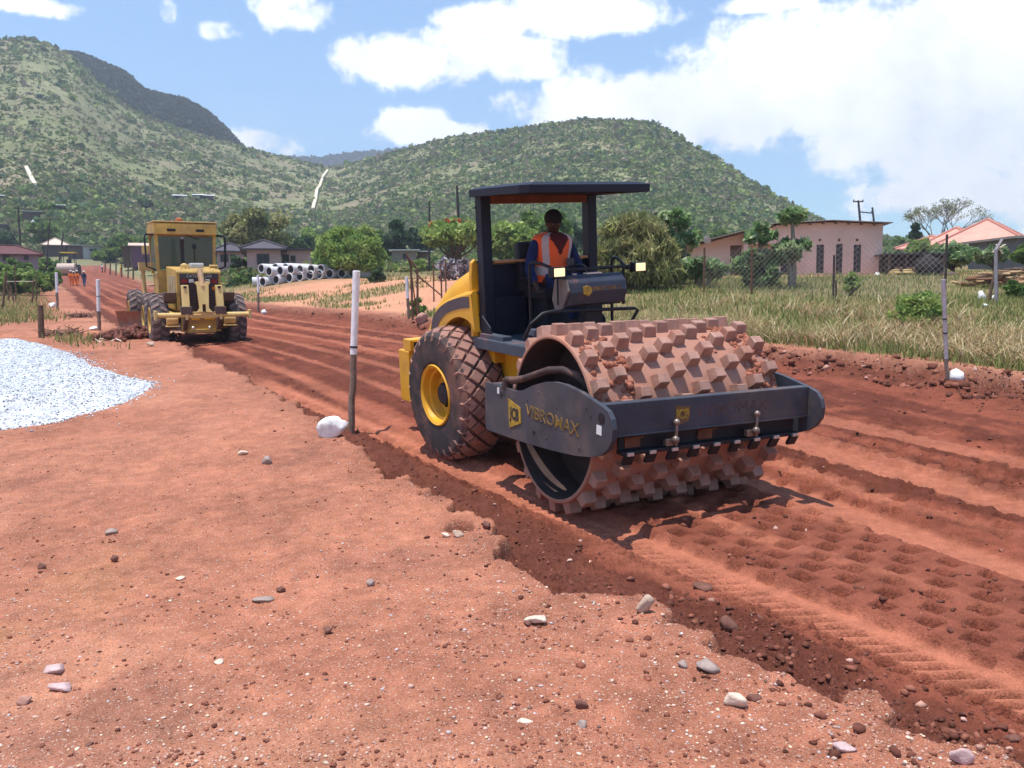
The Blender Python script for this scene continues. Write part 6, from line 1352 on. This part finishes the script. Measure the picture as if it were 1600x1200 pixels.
def chain_link(label, A, B, h0, h1, posts, cell=.16):
    """A, B ground points; h heights"""
    root = thing('chain_link_fence', label, 'fence', A); d = B-A; d.z = 0; L = d.length; u = d.normalized(); mb = MB(); n = int(L/cell); Zg = lambda t: ground_z(A.x+u.x*t, A.y+u.y*t)-A.z
    zz = [Zg(L*i/20) for i in range(21)]; zi = lambda t: float(np.interp(t, np.linspace(0, L, 21), zz))
    w = .0038; V = []; F = []
    hh = lambda t: h0+(h1-h0)*t/L
    k = int(max(h0, h1)/cell)
    for s in (1, -1):
        for i in range(-k, n+k):
            t0 = i*cell; pts = []
            for j in range(0, k+1):
                t = t0+s*j*cell*.5*2*.5; z = j*cell*.5*2*.5
                t = t0+s*j*cell*.5; z = j*cell*.5
                if 0 <= t <= L and z <= hh(t): pts.append((t, z))
            for j in range(k+1, 2*k+1):
                t = t0+s*j*cell*.5; z = j*cell*.5
                if 0 <= t <= L and z <= hh(t): pts.append((t, z))
            if len(pts) > 1:
                (ta, za), (tb, zb_) = pts[0], pts[-1]; b = len(V); m = 6
                for q in range(m+1):
                    t = ta+(tb-ta)*q/m; z = za+(zb_-za)*q/m+zi(t)
                    V += [(u.x*t, u.y*t, z-w), (u.x*t+w, u.y*t-w, z+w*.3), (u.x*t, u.y*t+w, z+w)]
                for q in range(m):
                    for r_ in range(3): F.append((b+3*q+r_, b+3*q+(r_+1) % 3, b+3*q+3+(r_+1) % 3, b+3*q+3+r_))
    me = bpy.data.meshes.new('wire_mesh'); me.from_pydata(V, [], F); me.materials.append(mat('galvanised_wire', (.30, .26, .25), .7, metal=.1)); link('wire_mesh', me, root)
    for t, hp, m_ in posts: mb = MB(); z = zi(t); mb.tube([(u.x*t, u.y*t, z-.2), (u.x*t, u.y*t, z+hp)], .035, 8); mb.build('post', m_, root, smooth=True)
    return root, u
DKP = mat('dark_post', (.06, .045, .045), .9)
A = at_d(1098, 462, 30.); A.z = ground_z(A.x, A.y); B = at_d(1478, 470, 25.); B.z = ground_z(B.x, B.y); LL = (B-A).length
cf, cu_ = chain_link('chain link fence across the field in front of the pink house', A, B, 1.45, 1.95, [(0.05, 1.5, RUST), (LL*.23, 1.5, RUST), (LL*.58, 1.35, DKP), (LL-.05, 2.0, DKP)], .17)
A = at(690, 466); B = at(740, 460); chain_link('short rusty chain link fence between the gate posts and the roller', A, B, 1.1, 1.1, [(0, 1.2, RUST), ((B-A).length, 1.2, RUST)], .2)
# posts in the right field
p = at(1542, 473); root = thing('leaning_post', 'dark leaning post with a pale wooden cross piece on top, right side', 'post', p); t = at_d(1561, 392, p.y)-p; mb = MB(); mb.tube([(0, 0, -.2), t*.5+Vector((.03, 0, 0)), t], .045, 8); mb.build('upright', WOODD, root, smooth=True)
for (a_, b_) in (((1551, 394), (1571, 382)), ((1557, 382), (1566, 397))): mb = MB(); a_ = at_d(*a_, p.y-.05)-p; b_ = at_d(*b_, p.y-.05)-p; mb.box((a_+b_)/2, (.07, .03, (b_-a_).length), (b_-a_).to_track_quat('Z', 'Y').to_matrix()); mb.build('cross_piece', mat('pale_board', (.62, .5, .4), .9), root)
p = at(1557, 474); root = thing('concrete_post', 'grey concrete fence post with an angled top, right side', 'post', p); mb = MB(); P = [(0, 0, -.2), at_d(1556, 390, p.y)-p, at_d(1566, 374, p.y)-p]; mb.tube(P, [.06, .055, .045], 4); mb.build('post', mat('grey_concrete', (.32, .28, .30), .9, var=.15), root)
wood_post('thin dark post right of the papayas, before the pink house', (1307, 475), (1306, 438), .03, DKP)
def brush(label, px, base, w, h, n, cols, seed, d=None, L=.6, r=.018, name='brush_pile', cat='brush pile'):
    p = at(px, base); s = FP/p.y; rnd = random.Random(seed); mb = MB()
    for k in range(n):
        c = Vector((rnd.gauss(0, .25)*w/s, rnd.uniform(-.4, .4), rnd.uniform(0, h/s*.5))); a = Vector((rnd.uniform(-1, 1), rnd.uniform(-1, 1), rnd.uniform(-.1, .55))).normalized()*L*rnd.uniform(.3, 1); mb.cur = rnd.randrange(len(cols)); mb.tube([c-a/2, c+Vector((rnd.uniform(-.05, .05), 0, rnd.uniform(-.03, .05))), c+a/2], [r, r*.8, r*.5], 5)
    o = mb.build(name, cols, loc=p); return tag(o, label, cat, kind='stuff')
brush('tangle of dark cut brush beside the broken wooden post', 98, 524, 60, 16, 90, [mat('dry_brown_brush', (.17, .09, .07), .95, var=.3), mat('dry_brush_pale', (.30, .17, .12), .95)], 3)
brush('scattered pale sticks on the ground left of the grader', 172, 532, 34, 3, 10, [mat('pale_stick', (.72, .6, .48), .9)], 5, L=.8, name='pale_sticks', cat='sticks')
brush('dark cut brush at the road edge behind the stake left of the grader', 128, 496, 40, 10, 60, [mat('dry_brown_brush', (0, 0, 0))], 7)
def soil_pile():
    p = at(196, 530); rs_ = np.random.RandomState(8); n = 420; q = rs_.normal(size=(n, 2))*np.array([.42, .45]); hz = .3*np.exp(-(q[:, 0]**2/.8+q[:, 1]**2/.5)); P = np.stack([q[:, 0], q[:, 1]+.6, hz*rs_.rand(n)**.3], 1); C = np.tile([[.15, .055, .04]], (n, 1))*(1+.6*(rs_.rand(n, 1)-.5))
    V, F, C = scatter_blobs(P, rs_.uniform(.03, .12, n), C, ICO1, rs_, .8, .5, .4); o = link('soil_pile', np_mesh('soil_pile', V, F, mat('clod', (0, 0, 0), .92, var=.18, scale=15, vcol=True, spec=.2), col=C), loc=p); tag(o, 'dark soil heaped against the blade end left of the grader wheels', 'soil heap', kind='stuff')
soil_pile()
# poles
def pole(label, base, top, r, arms=(), d=None, name='power_pole'):
    if d is None: p = at(*base)
    else: q = ray(base[0], 600); q *= d/q[1]; p = Vector((q[0], q[1], ground_z(q[0], q[1])))
    root = thing(name, label, 'pole', p); t = at_d(*top, p.y)-p; mb = MB(); mb.tube([(0, 0, -.3), t*.5, t], [r*1.2, r, r*.8], 8); mb.build('shaft', mat('pole_wood', (.055, .04, .038), .9, var=.3), root, smooth=True)
    for (x0, y0, x1, y1) in arms:
        mb = MB(); a_ = at_d(x0, y0, p.y)-p; b_ = at_d(x1, y1, p.y)-p; mb.tube([a_, b_], r*.55, 5); ar = mb.build('crossarm', mat('pole_wood', (0, 0, 0)), root)
        for k in (0.06, .94): mb = MB(); c = a_.lerp(b_, k); mb.lathe([(0, r*.5), (r*1.2, r*.6), (r*1.6, r*.2)], c[:], 'z', 8); mb.build('insulator', mat('brown_insulator', (.1, .05, .04), .3), ar)
    return root
pole('tall power pole with a crossarm at the left of the road', (35, 430), (28, 322), .14, ((22, 325, 50, 327),))
pole('thin pole beside the tan roofed house, left of the road', (81, 432), (78, 342), .07, d=95)
pole('dark pole behind the distant road roller', (101, 412), (99, 364), .14, d=128)
pole('thick dark pole just left of the roller roll post', (720, 425), (714, 290), .115)
pole('thinner dark pole above the low flat roofed building', (674, 420), (671, 314), .10, d=78)
pole('wooden pole with a crossarm on the skyline above the pink house', (1342, 380), (1341, 313), .22, ((1333, 315, 1349, 315),), d=150)
pole('pole on the skyline right of the one with the crossarm above the pink house', (1364, 380), (1363, 324), .2, ((1342, 331, 1363, 333),), d=150)
# washing on the line left of the pink house
def washing():
    for (x0, x1, y0, y1, lab, sd) in ((1022, 1036, 412, 436, 'white cloth on the washing line nearest the roller lamp', 1), (1037, 1050, 410, 438, 'white cloth hanging next to the papaya, second on the line', 2), (1058, 1066, 411, 425, 'white cloth left of the papaya trunk on the line', 3), (1067, 1077, 411, 428, 'white cloth right of the papaya trunk on the line', 4)):
        p = at_d((x0+x1)/2, y0, 33.5); s = FP/33.5; w = (x1-x0)/s; h = (y1-y0)/s; n = 12; V = []
        for i in range(n+1):
            for j in range(n+1): u = i/n; v = j/n; V.append(((u-.5)*w*(1-.2*v*sin(sd)), .06*sin(u*14+sd)*v+.05*sin(v*5+sd), -h*v*(1+.12*sin(u*5+sd*2))))
        F = [(i*(n+1)+j, i*(n+1)+j+1, (i+1)*(n+1)+j+1, (i+1)*(n+1)+j) for i in range(n) for j in range(n)]
        me = bpy.data.meshes.new('washing'); me.from_pydata(V, [], F); me.materials.append(mat('white_cotton', (.72, .72, .80), .9, var=.06)); o = link('washing', me, loc=p); tag(o, lab, 'laundry', 'washing on the line')
    a_ = at_d(1000, 411, 33.5); b_ = at_d(1090, 410, 33.5); mb = MB(); mb.tube([Vector((0, 0, 0)), (b_-a_)/2+Vector((0, 0, -.05)), b_-a_], .012, 4); o = mb.build('line', BLACK)
    root = thing('washing_line', 'wire washing line on two thin posts left of the pink house', 'washing line', a_); o.parent = root
    for q in (a_, b_): mb = MB(); g = ground_z(q.x, q.y); mb.tube([(q-a_)+Vector((0, 0, .05)), Vector((q.x-a_.x, q.y-a_.y, g-a_.z-.2))], .03, 6); mb.build('post', WOODD, root)
washing()
def junk():
    p = at_d(712, 436, 44); p.z = ground_z(p.x, p.y); rs_ = np.random.RandomState(6); C = np.array([(rs_.uniform(-.75, .75), rs_.uniform(-.3, .3), rs_.uniform(.1, 1.0)) for _ in range(40)]); V, F, Cc = leaf_quads(C, 26, np.full(40, .24), .13, [(.30, .27, .31), (.18, .16, .2), (.42, .40, .42), (.12, .08, .08)], rs_, 1., 0, .1, 3.)
    o = link('junk_heap', np_mesh('junk_heap', V, F, mat('scrap', (0, 0, 0), .7, var=.3, scale=3, vcol=True), col=Cc), loc=p); tag(o, 'heap of grey wire and scrap beside the dark pole left of the roller', 'heap')
junk()
# pipes lines on the hill: two pale erosion cuts
def gully(label, pts, w):
    P = [at(x, y) for x, y in pts]; V = []; F = []
    Q = []
    for a_, b_ in zip(P[:-1], P[1:]):
        for k in range(5): Q.append(a_.lerp(b_, k/5))
    Q.append(P[-1])
    for p_ in Q:
        g = ground_z(p_.x, p_.y)+1.1; V += [(p_.x-w/2, p_.y, g-1.5), (p_.x-w/2, p_.y, g), (p_.x+w/2, p_.y, g), (p_.x+w/2, p_.y, g-1.5)]
    for i in range(len(Q)-1):
        for k in range(3): F.append((4*i+k, 4*i+k+1, 4*i+5+k, 4*i+4+k))
    F += [(0, 1, 2, 3), tuple(len(V)-4+k for k in (3, 2, 1, 0))]
    me = bpy.data.meshes.new('pipeline'); me.from_pydata(V, [], F); me.materials.append(mat('pale_line', (.62, .55, .42), .9)); tag(link('hillside_channel', me), label, 'channel')
gully('pale channel running down the saddle between the two hills', [(512, 268), (505, 278), (498, 296), (493, 315), (489, 330)], 1.1)
gully('short pale channel on the lower slope of the left hill', [(41, 266), (47, 278), (55, 293)], 1.)
# ================================================================ PEOPLE AND THE FAR ROLLER
OVER = mat('orange_overall', (.80, .20, .04), .9, var=.1)
def worker(label, px, base, hpx, rz, top, legs, hat, step=.1, vest=None, group='workmen on the distant road'):
    p = at(px, base); s = FP/p.y; h = hpx/s
    return person(label, p, rz, standing(.0, step, .12), top, legs, hat=hat, vest=vest, scale=h/2.0, detail=False, group=group)
WH = mat('white_helmet', (.8, .8, .8), .4)
worker('workman in orange overalls, leftmost of the group on the distant road', 111.5, 447, 28, radians(100), OVER, OVER, WH, .05)
worker('workman in orange overalls, second from the left on the distant road', 116, 447.5, 27, radians(110), OVER, OVER, WH, .18)
worker('workman in orange overalls, third from the left, nearest the man in navy', 121, 447, 28, radians(95), OVER, OVER, WH, .12)
worker('man in navy jacket and blue trousers walking beside the orange workmen', 132, 448, 28, radians(100), NAVYF, mat('blue_jeans', (.06, .09, .2), .9), WH, .2)
worker('person in a white shirt bending at the far end of the road', 160, 426, 16, radians(60), mat('white_shirt', (.7, .7, .74), .9), NAVYF, mat('dark_cap', (.05, .05, .07), .8), .15)
worker('worker in a yellow vest beside the distant fence posts', 189, 428, 17, radians(200), mat('yellow_vest', (.75, .6, .08), .8), OVER, mat('yellow_helmet', (.7, .5, .03), .5), .1)
def far_roller():
    p = at(109, 430); s = FP/p.y; root = thing('distant_road_roller', 'small distant road roller with yellow canopy and pale drum at the end of the road', 'road roller', p, radians(-75))
    k = 1.0; mb = MB(); mb.lathe([(-1.05, .70), (-1.05, .75), (1.05, .75), (1.05, .70)], (1.6, 0, .75), 'y', 32); mb.build('drum', mat('pale_drum', (.5, .38, .32), .7), root, smooth=True, angle=30)
    mb = MB(); 
    for y in (-1.12, 1.12): mb.box((1.6, y, .75), (1.9, .08, .35))
    mb.box((2.5, 0, .8), (.1, 2.3, .3)); mb.box((.6, 0, .8), (.1, 2.3, .3)); mb.build('front_frame', mat('pale_drum', (0, 0, 0)), root, bevel=.02)
    for y in (-.85, .85): mb = MB(); mb.lathe([(-.25, .3), (-.25, .72), (.25, .72), (.25, .3)], (-1.1, y, .72), 'y', 24); mb.build('wheel', TYG, root, smooth=True, angle=30)
    mb = MB(); mb.prism([(-2, .7), (-2, 1.3), (-.6, 1.6), (.4, 1.5), (.5, .7)], 1, -.6, .6); mb.build('body', BLACK, root, bevel=.03)
    mb = MB(); mb.box((-.1, 0, 1.8), (.6, .5, .6)); mb.build('seat', BLACK, root)
    for x in (-.6, .5):
        for y in (-.75, .75): mb = MB(); mb.box((x, y, 2.1), (.07, .07, 1.6)); mb.build('canopy_post', BLACK, root)
    mb = MB(); mb.box((0, 0, 2.95), (1.7, 1.8, .12)); mb.build('canopy', mat('yellow_canopy', (.72, .52, .06), .5), root, bevel=.02)
far_roller()
# ================================================================ HEAP OF WHITE CRUSHED STONE
def heap():
    rsn = np.random.RandomState(33)
    P = [at(x, y) for x, y in ((-60, 547), (0, 545), (60, 542), (110, 552), (150, 575), (200, 590), (242, 600), (215, 622), (165, 640), (90, 660), (0, 672), (-80, 680), (-300, 680), (-300, 548))]
    poly = np.array([(p.x, p.y) for p in P]); cx, cy = poly.mean(0)
    # height: main mound left, thin apron right and in front
    def inside(x, y):
        c = np.zeros(len(x), bool); j = len(poly)-1
        for i in range(len(poly)):
            xi, yi = poly[i]; xj, yj = poly[j]; t = ((yi > y) != (yj > y)) & (x < (xj-xi)*(y-yi)/(yj-yi+1e-9)+xi); c ^= t; j = i
        return c
    def edge(x, y):
        d = np.full(len(x), 9.); j = len(poly)-1
        for i in range(len(poly)):
            a = poly[j]; b = poly[i]; ab = b-a; t = np.clip(((x-a[0])*ab[0]+(y-a[1])*ab[1])/(ab@ab), 0, 1); d = np.minimum(d, np.hypot(x-a[0]-ab[0]*t, y-a[1]-ab[1]*t)); j = i
        return np.where(inside(x, y), d, -d)
    gx = np.linspace(poly[:, 0].min()-.3, poly[:, 0].max()+.3, 220); gy = np.linspace(poly[:, 1].min()-.3, poly[:, 1].max()+.3, 180); X, Y = np.meshgrid(gx, gy, indexing='ij'); x = X.ravel(); y = Y.ravel()
    def hgt(x, y):
        e = edge(x, y)+.12*fbm(x*3, y*3, 2); m1 = .27*ss(e, 0, .8)*(.35+.65*ss(x, -5.8, -7.6)); gap = np.exp(-((y-(12.9+.05*x))/.16)**2)*.7
        return m1*(1-gap)+.03*ss(e, 0, .1)*(1-gap)-.05*(e < 0)+.05*fbm(x*2, y*2, 3)*ss(e, 0, .5), e
    h, e = hgt(x, y); z = H(x, y)[0]+EYE+h; V = np.stack([x, y, z], 1); idx = np.arange(len(x)).reshape(X.shape); F = np.stack([idx[:-1, :-1], idx[1:, :-1], idx[1:, 1:], idx[:-1, 1:]], -1).reshape(-1, 4); F = F[(e[F] > -.05).all(1)]
    n1 = fbm(x*8, y*8, 3); nz_ = fbm(x*40, y*40, 2)
    root = thing('gravel_heap', 'heap of white crushed stone spilling over the bare ground at the left edge', 'gravel heap', (0, 0, 0)); root['kind'] = 'stuff'
    o = link('heap_core', np_mesh('heap_core', V, F, mat('gravel_fines', (0, 0, 0), .95, var=.3, scale=30, vcol=True, bump=.8, bscale=60), col=np.array([.58, .59, .62])*(1+.5*n1[:, None]+.6*nz_[:, None]), smooth=True), root); o['kind'] = 'stuff'
    n = 85000; xs = rsn.uniform(poly[:, 0].min()-.5, poly[:, 0].max()+.7, n); ys = rsn.uniform(poly[:, 1].min()-.4, poly[:, 1].max()+.3, n); h, e = hgt(xs, ys); k = rsn.rand(n) < np.where(e > 0, 1., np.exp(e/.12)*.5); k &= (xs > -12.5)
    xs, ys, h, e = xs[k], ys[k], np.maximum(h[k], 0), e[k]; z = H(xs, ys)[0]+EYE+h; n = len(xs); sz = .006*(3.4**rsn.rand(n))
    t = rsn.rand(n, 1); C = np.array([.74, .76, .80])*(1-t*.45)*np.where(rsn.rand(n, 1) < .14, .4, 1.)
    V, F, C = scatter_blobs(np.stack([xs, ys, z], 1), sz, C, ICO1, rsn, .8, .35, .35); o = link('stones', np_mesh('stones', V, F, mat('stone_chip', (0, 0, 0), .85, var=.12, scale=20, vcol=True, spec=.3), col=C), root); o['kind'] = 'stuff'
    # one object for the whole heap
    return root
heap()
# ================================================================ STONES AND CLODS ON THE GROUND
def litter():
    rsn = np.random.RandomState(55)
    pal = np.array([(.52, .36, .28), (.62, .48, .38), (.45, .24, .18), (.30, .14, .10), (.55, .33, .27), (.16, .09, .075), (.50, .42, .42), (.40, .18, .12), (.72, .52, .36)])
    def place(n, x0, x1, v0, v1, fn, smin, smax, palw, sq, name, label, rough=.45, sink=.35, tm=ICO1, matn='pebble'):
        v = rsn.uniform(v0, v1, n); y = 1.95/v; x = rsn.uniform(x0, x1, n)*y
        z, m = H(x, y); z = z+detail(x, y, m); k = rsn.rand(n) < fn(x, y, m); x, y, z = x[k], y[k], z[k]+EYE; n = len(x)
        s = smin*(smax/smin)**(rsn.rand(n)**2.6); ci = rsn.choice(len(pal), n, p=palw); C = pal[ci]*(1+.3*(rsn.rand(n, 1)-.5))
        V, F, C = scatter_blobs(np.stack([x, y, z], 1), s, C, tm, rsn, sq, rough, sink); o = link(name, np_mesh(name, V, F, mat(matn, (0, 0, 0), .92, var=.18, scale=15, vcol=True, spec=.2), col=C)); tag(o, label, 'stones', kind='stuff')
    pw = np.array([3, 3, 3, 2.5, 3, 1.2, 2, 3, 1.5]); pw /= pw.sum()
    place(60000, -.68, .66, .10, .85, lambda x, y, m: (m['lb'] > .8)*(.25+1.5*np.clip(fbm(x*.9+3, y*.9, 3)+.12+.25*ss(x, -.5, 1.5), 0, 1)), .0018, .013, pw, .5, 'pebbles', 'pale and reddish pebbles strewn over the bare ground')
    dw = np.array([0, 0, .3, 3, .2, 7, 0, 2, 0.]); dw /= dw.sum(); pal[5] = (.12, .042, .028); pal[3] = (.20, .07, .045); pal[7] = (.27, .10, .065)
    place(60000, -.68, .66, .045, .6, lambda x, y, m: m['road']*np.clip(.10+.45*m['wl']+.9*m['wr']+.5*np.clip(fbm(x*1.2, y*1.2, 3), 0, 1)-m['strip'], 0, 1), .004, .03, dw, .75, 'soil_clods', 'dark red soil clods along the edges of the graded road', .62, .4, ICO1, 'clod')
    place(110000, -.5, .66, .045, .35, lambda x, y, m: np.clip(np.exp(-((m['tr']+.2)/.55)**2), 0, 1)*(.25+1.6*np.clip(fbm(x*1.5, y*1.5, 3)+.15, 0, 1)), .014, .085, dw, .75, 'soil_clods', 'heaped red clods along the right hand bank of the road', .62, .4, ICO1, 'clod')
    place(6000, -.68, .5, .08, .6, lambda x, y, m: np.exp(-((m['tl']+.3)/.3)**2)*.6, .004, .03, dw, .75, 'soil_clods', 'crumbled clods on the lip of the left hand bank', .62, .4, ICO1, 'clod')
    ew = np.array([0, 0, 2, 4, .5, 2, 0, 5, 0.]); ew /= ew.sum()
    place(60000, -.68, .66, .10, .85, lambda x, y, m: (m['lb'] > .8)*(.15+1.6*np.clip(fbm(x*1.4+8, y*1.4, 4)+.08, 0, 1)), .002, .016, ew, .6, 'soil_crumbs', 'small reddish crumbs of soil scattered over the bare ground', .5, .35, ICO1, 'clod')
litter()
TANR = STONE('tan_rock', (0, 0, 0)); PKR = STONE('pinkish_rock', (.52, .36, .35)); GYR = STONE('grey_rock', (.33, .25, .22)); DKR = STONE('dark_red_rock', (.17, .075, .055)); CRR = STONE('cream_rock', (.62, .48, .38)); RDR = STONE('reddish_rock', (0, 0, 0))
for i, (lab, x, y, w, h, m) in enumerate((
    ('angular tan rock on the lip of the bank in front of the roller', 1007, 958, 38, 26, TANR), ('dark red boulder in the loose soil at the road edge', 1140, 990, 40, 26, DKR),
    ('small dark red lump right of the dark red boulder', 1186, 975, 20, 13, DKR), ('long dark rock below the cream flat rock near the bank', 1104, 1050, 50, 22, GYR),
    ('smaller dark rock touching the long dark rock on its left', 1068, 1046, 22, 16, GYR), ('rock with a white top in the right foreground', 1150, 1105, 36, 26, CRR),
    ('dark stone in a scraped hollow right of the rock with the white top', 1180, 1096, 22, 10, DKR), ('flat pinkish slab near the bottom edge right of centre', 1322, 1178, 38, 12, PKR),
    ('large pale pink rock at the bottom edge on the right', 1510, 1196, 36, 26, PKR), ('small pink stone above the large pale pink rock', 1520, 1165, 22, 10, PKR),
    ('brown rock at the bottom right corner', 1585, 1166, 28, 16, DKR), ('cream flat rock on the pale ground below the roller shadow', 838, 975, 42, 14, CRR),
    ('small dark stone lying on the cream flat rock', 826, 978, 14, 8, DKR), ('grey rock pair in the foreground, right one', 716, 840, 22, 12, TANR), ('grey rock pair in the foreground, left one', 696, 840, 16, 9, CRR),
    ('dark clod near the road edge right of the grey rock pair', 760, 828, 22, 16, DKR), ('pale stone at the lip of the bank, right of the dark clod', 835, 886, 16, 10, CRR),
    ('dark brown stone low in the middle foreground', 910, 1140, 20, 18, GYR), ('dark rock with a clod beside it in the middle foreground', 908, 1112, 30, 18, DKR),
    ('pinkish slab in the left foreground, upper one of two', 80, 1054, 42, 14, PKR), ('pinkish slab in the left foreground, lower one of two', 92, 1082, 40, 14, PKR),
    ('orange stone below the two pinkish slabs', 36, 1102, 24, 14, RDR), ('small white stone halfway up the left foreground', 376, 712, 20, 9, CRR), ('brown rock right of the small white stone', 416, 726, 20, 14, GYR),
    ('dark stone in the left middle foreground', 66, 890, 14, 10, DKR), ('dark round stone left of centre', 176, 877, 14, 11, DKR), ('reddish stone near the lower left centre', 578, 918, 18, 14, GYR),
    ('flat grey slab half sunk beside a dark hollow', 408, 942, 34, 8, GYR), ('dark stone over the flat grey slab', 438, 925, 20, 10, DKR), ('grey flat stone left of centre', 170, 836, 24, 8, GYR), ('pale flat stone above the grey flat stone', 282, 907, 18, 6, CRR),
    ('dark brown stone at lower centre', 512, 990, 20, 12, DKR), ('tan stone at lower centre', 340, 1040, 20, 10, CRR), ('small dark stone in the lower left quarter', 138, 1168, 14, 8, DKR),
    ('pale stone near the bottom, right of centre', 818, 1134, 30, 12, CRR), ('dark stone right of the roller shadow', 1098, 925, 34, 16, DKR))):
    rock(lab, x, y, w, h, m, 100+i)
# ================================================================ HAZE
def haze():
    mb = MB(); mb.bb((-1800, -1800, -16), (1800, 1800, 330)); o = mb.build('haze', [])
    m = bpy.data.materials.new('haze_air'); m.use_nodes = True; nt = m.node_tree; nt.nodes.clear(); v = N(nt, 'ShaderNodeVolumePrincipled'); v.inputs['Density'].default_value = .0006; v.inputs['Color'].default_value = (.82, .88, 1, 1); v.inputs['Anisotropy'].default_value = .2
    u = N(nt, 'ShaderNodeOutputMaterial'); nt.links.new(v.outputs[0], u.inputs['Volume']); o.data.materials.clear(); o.data.materials.append(m); tag(o, 'thin pale haze', 'haze', kind='stuff')
haze()
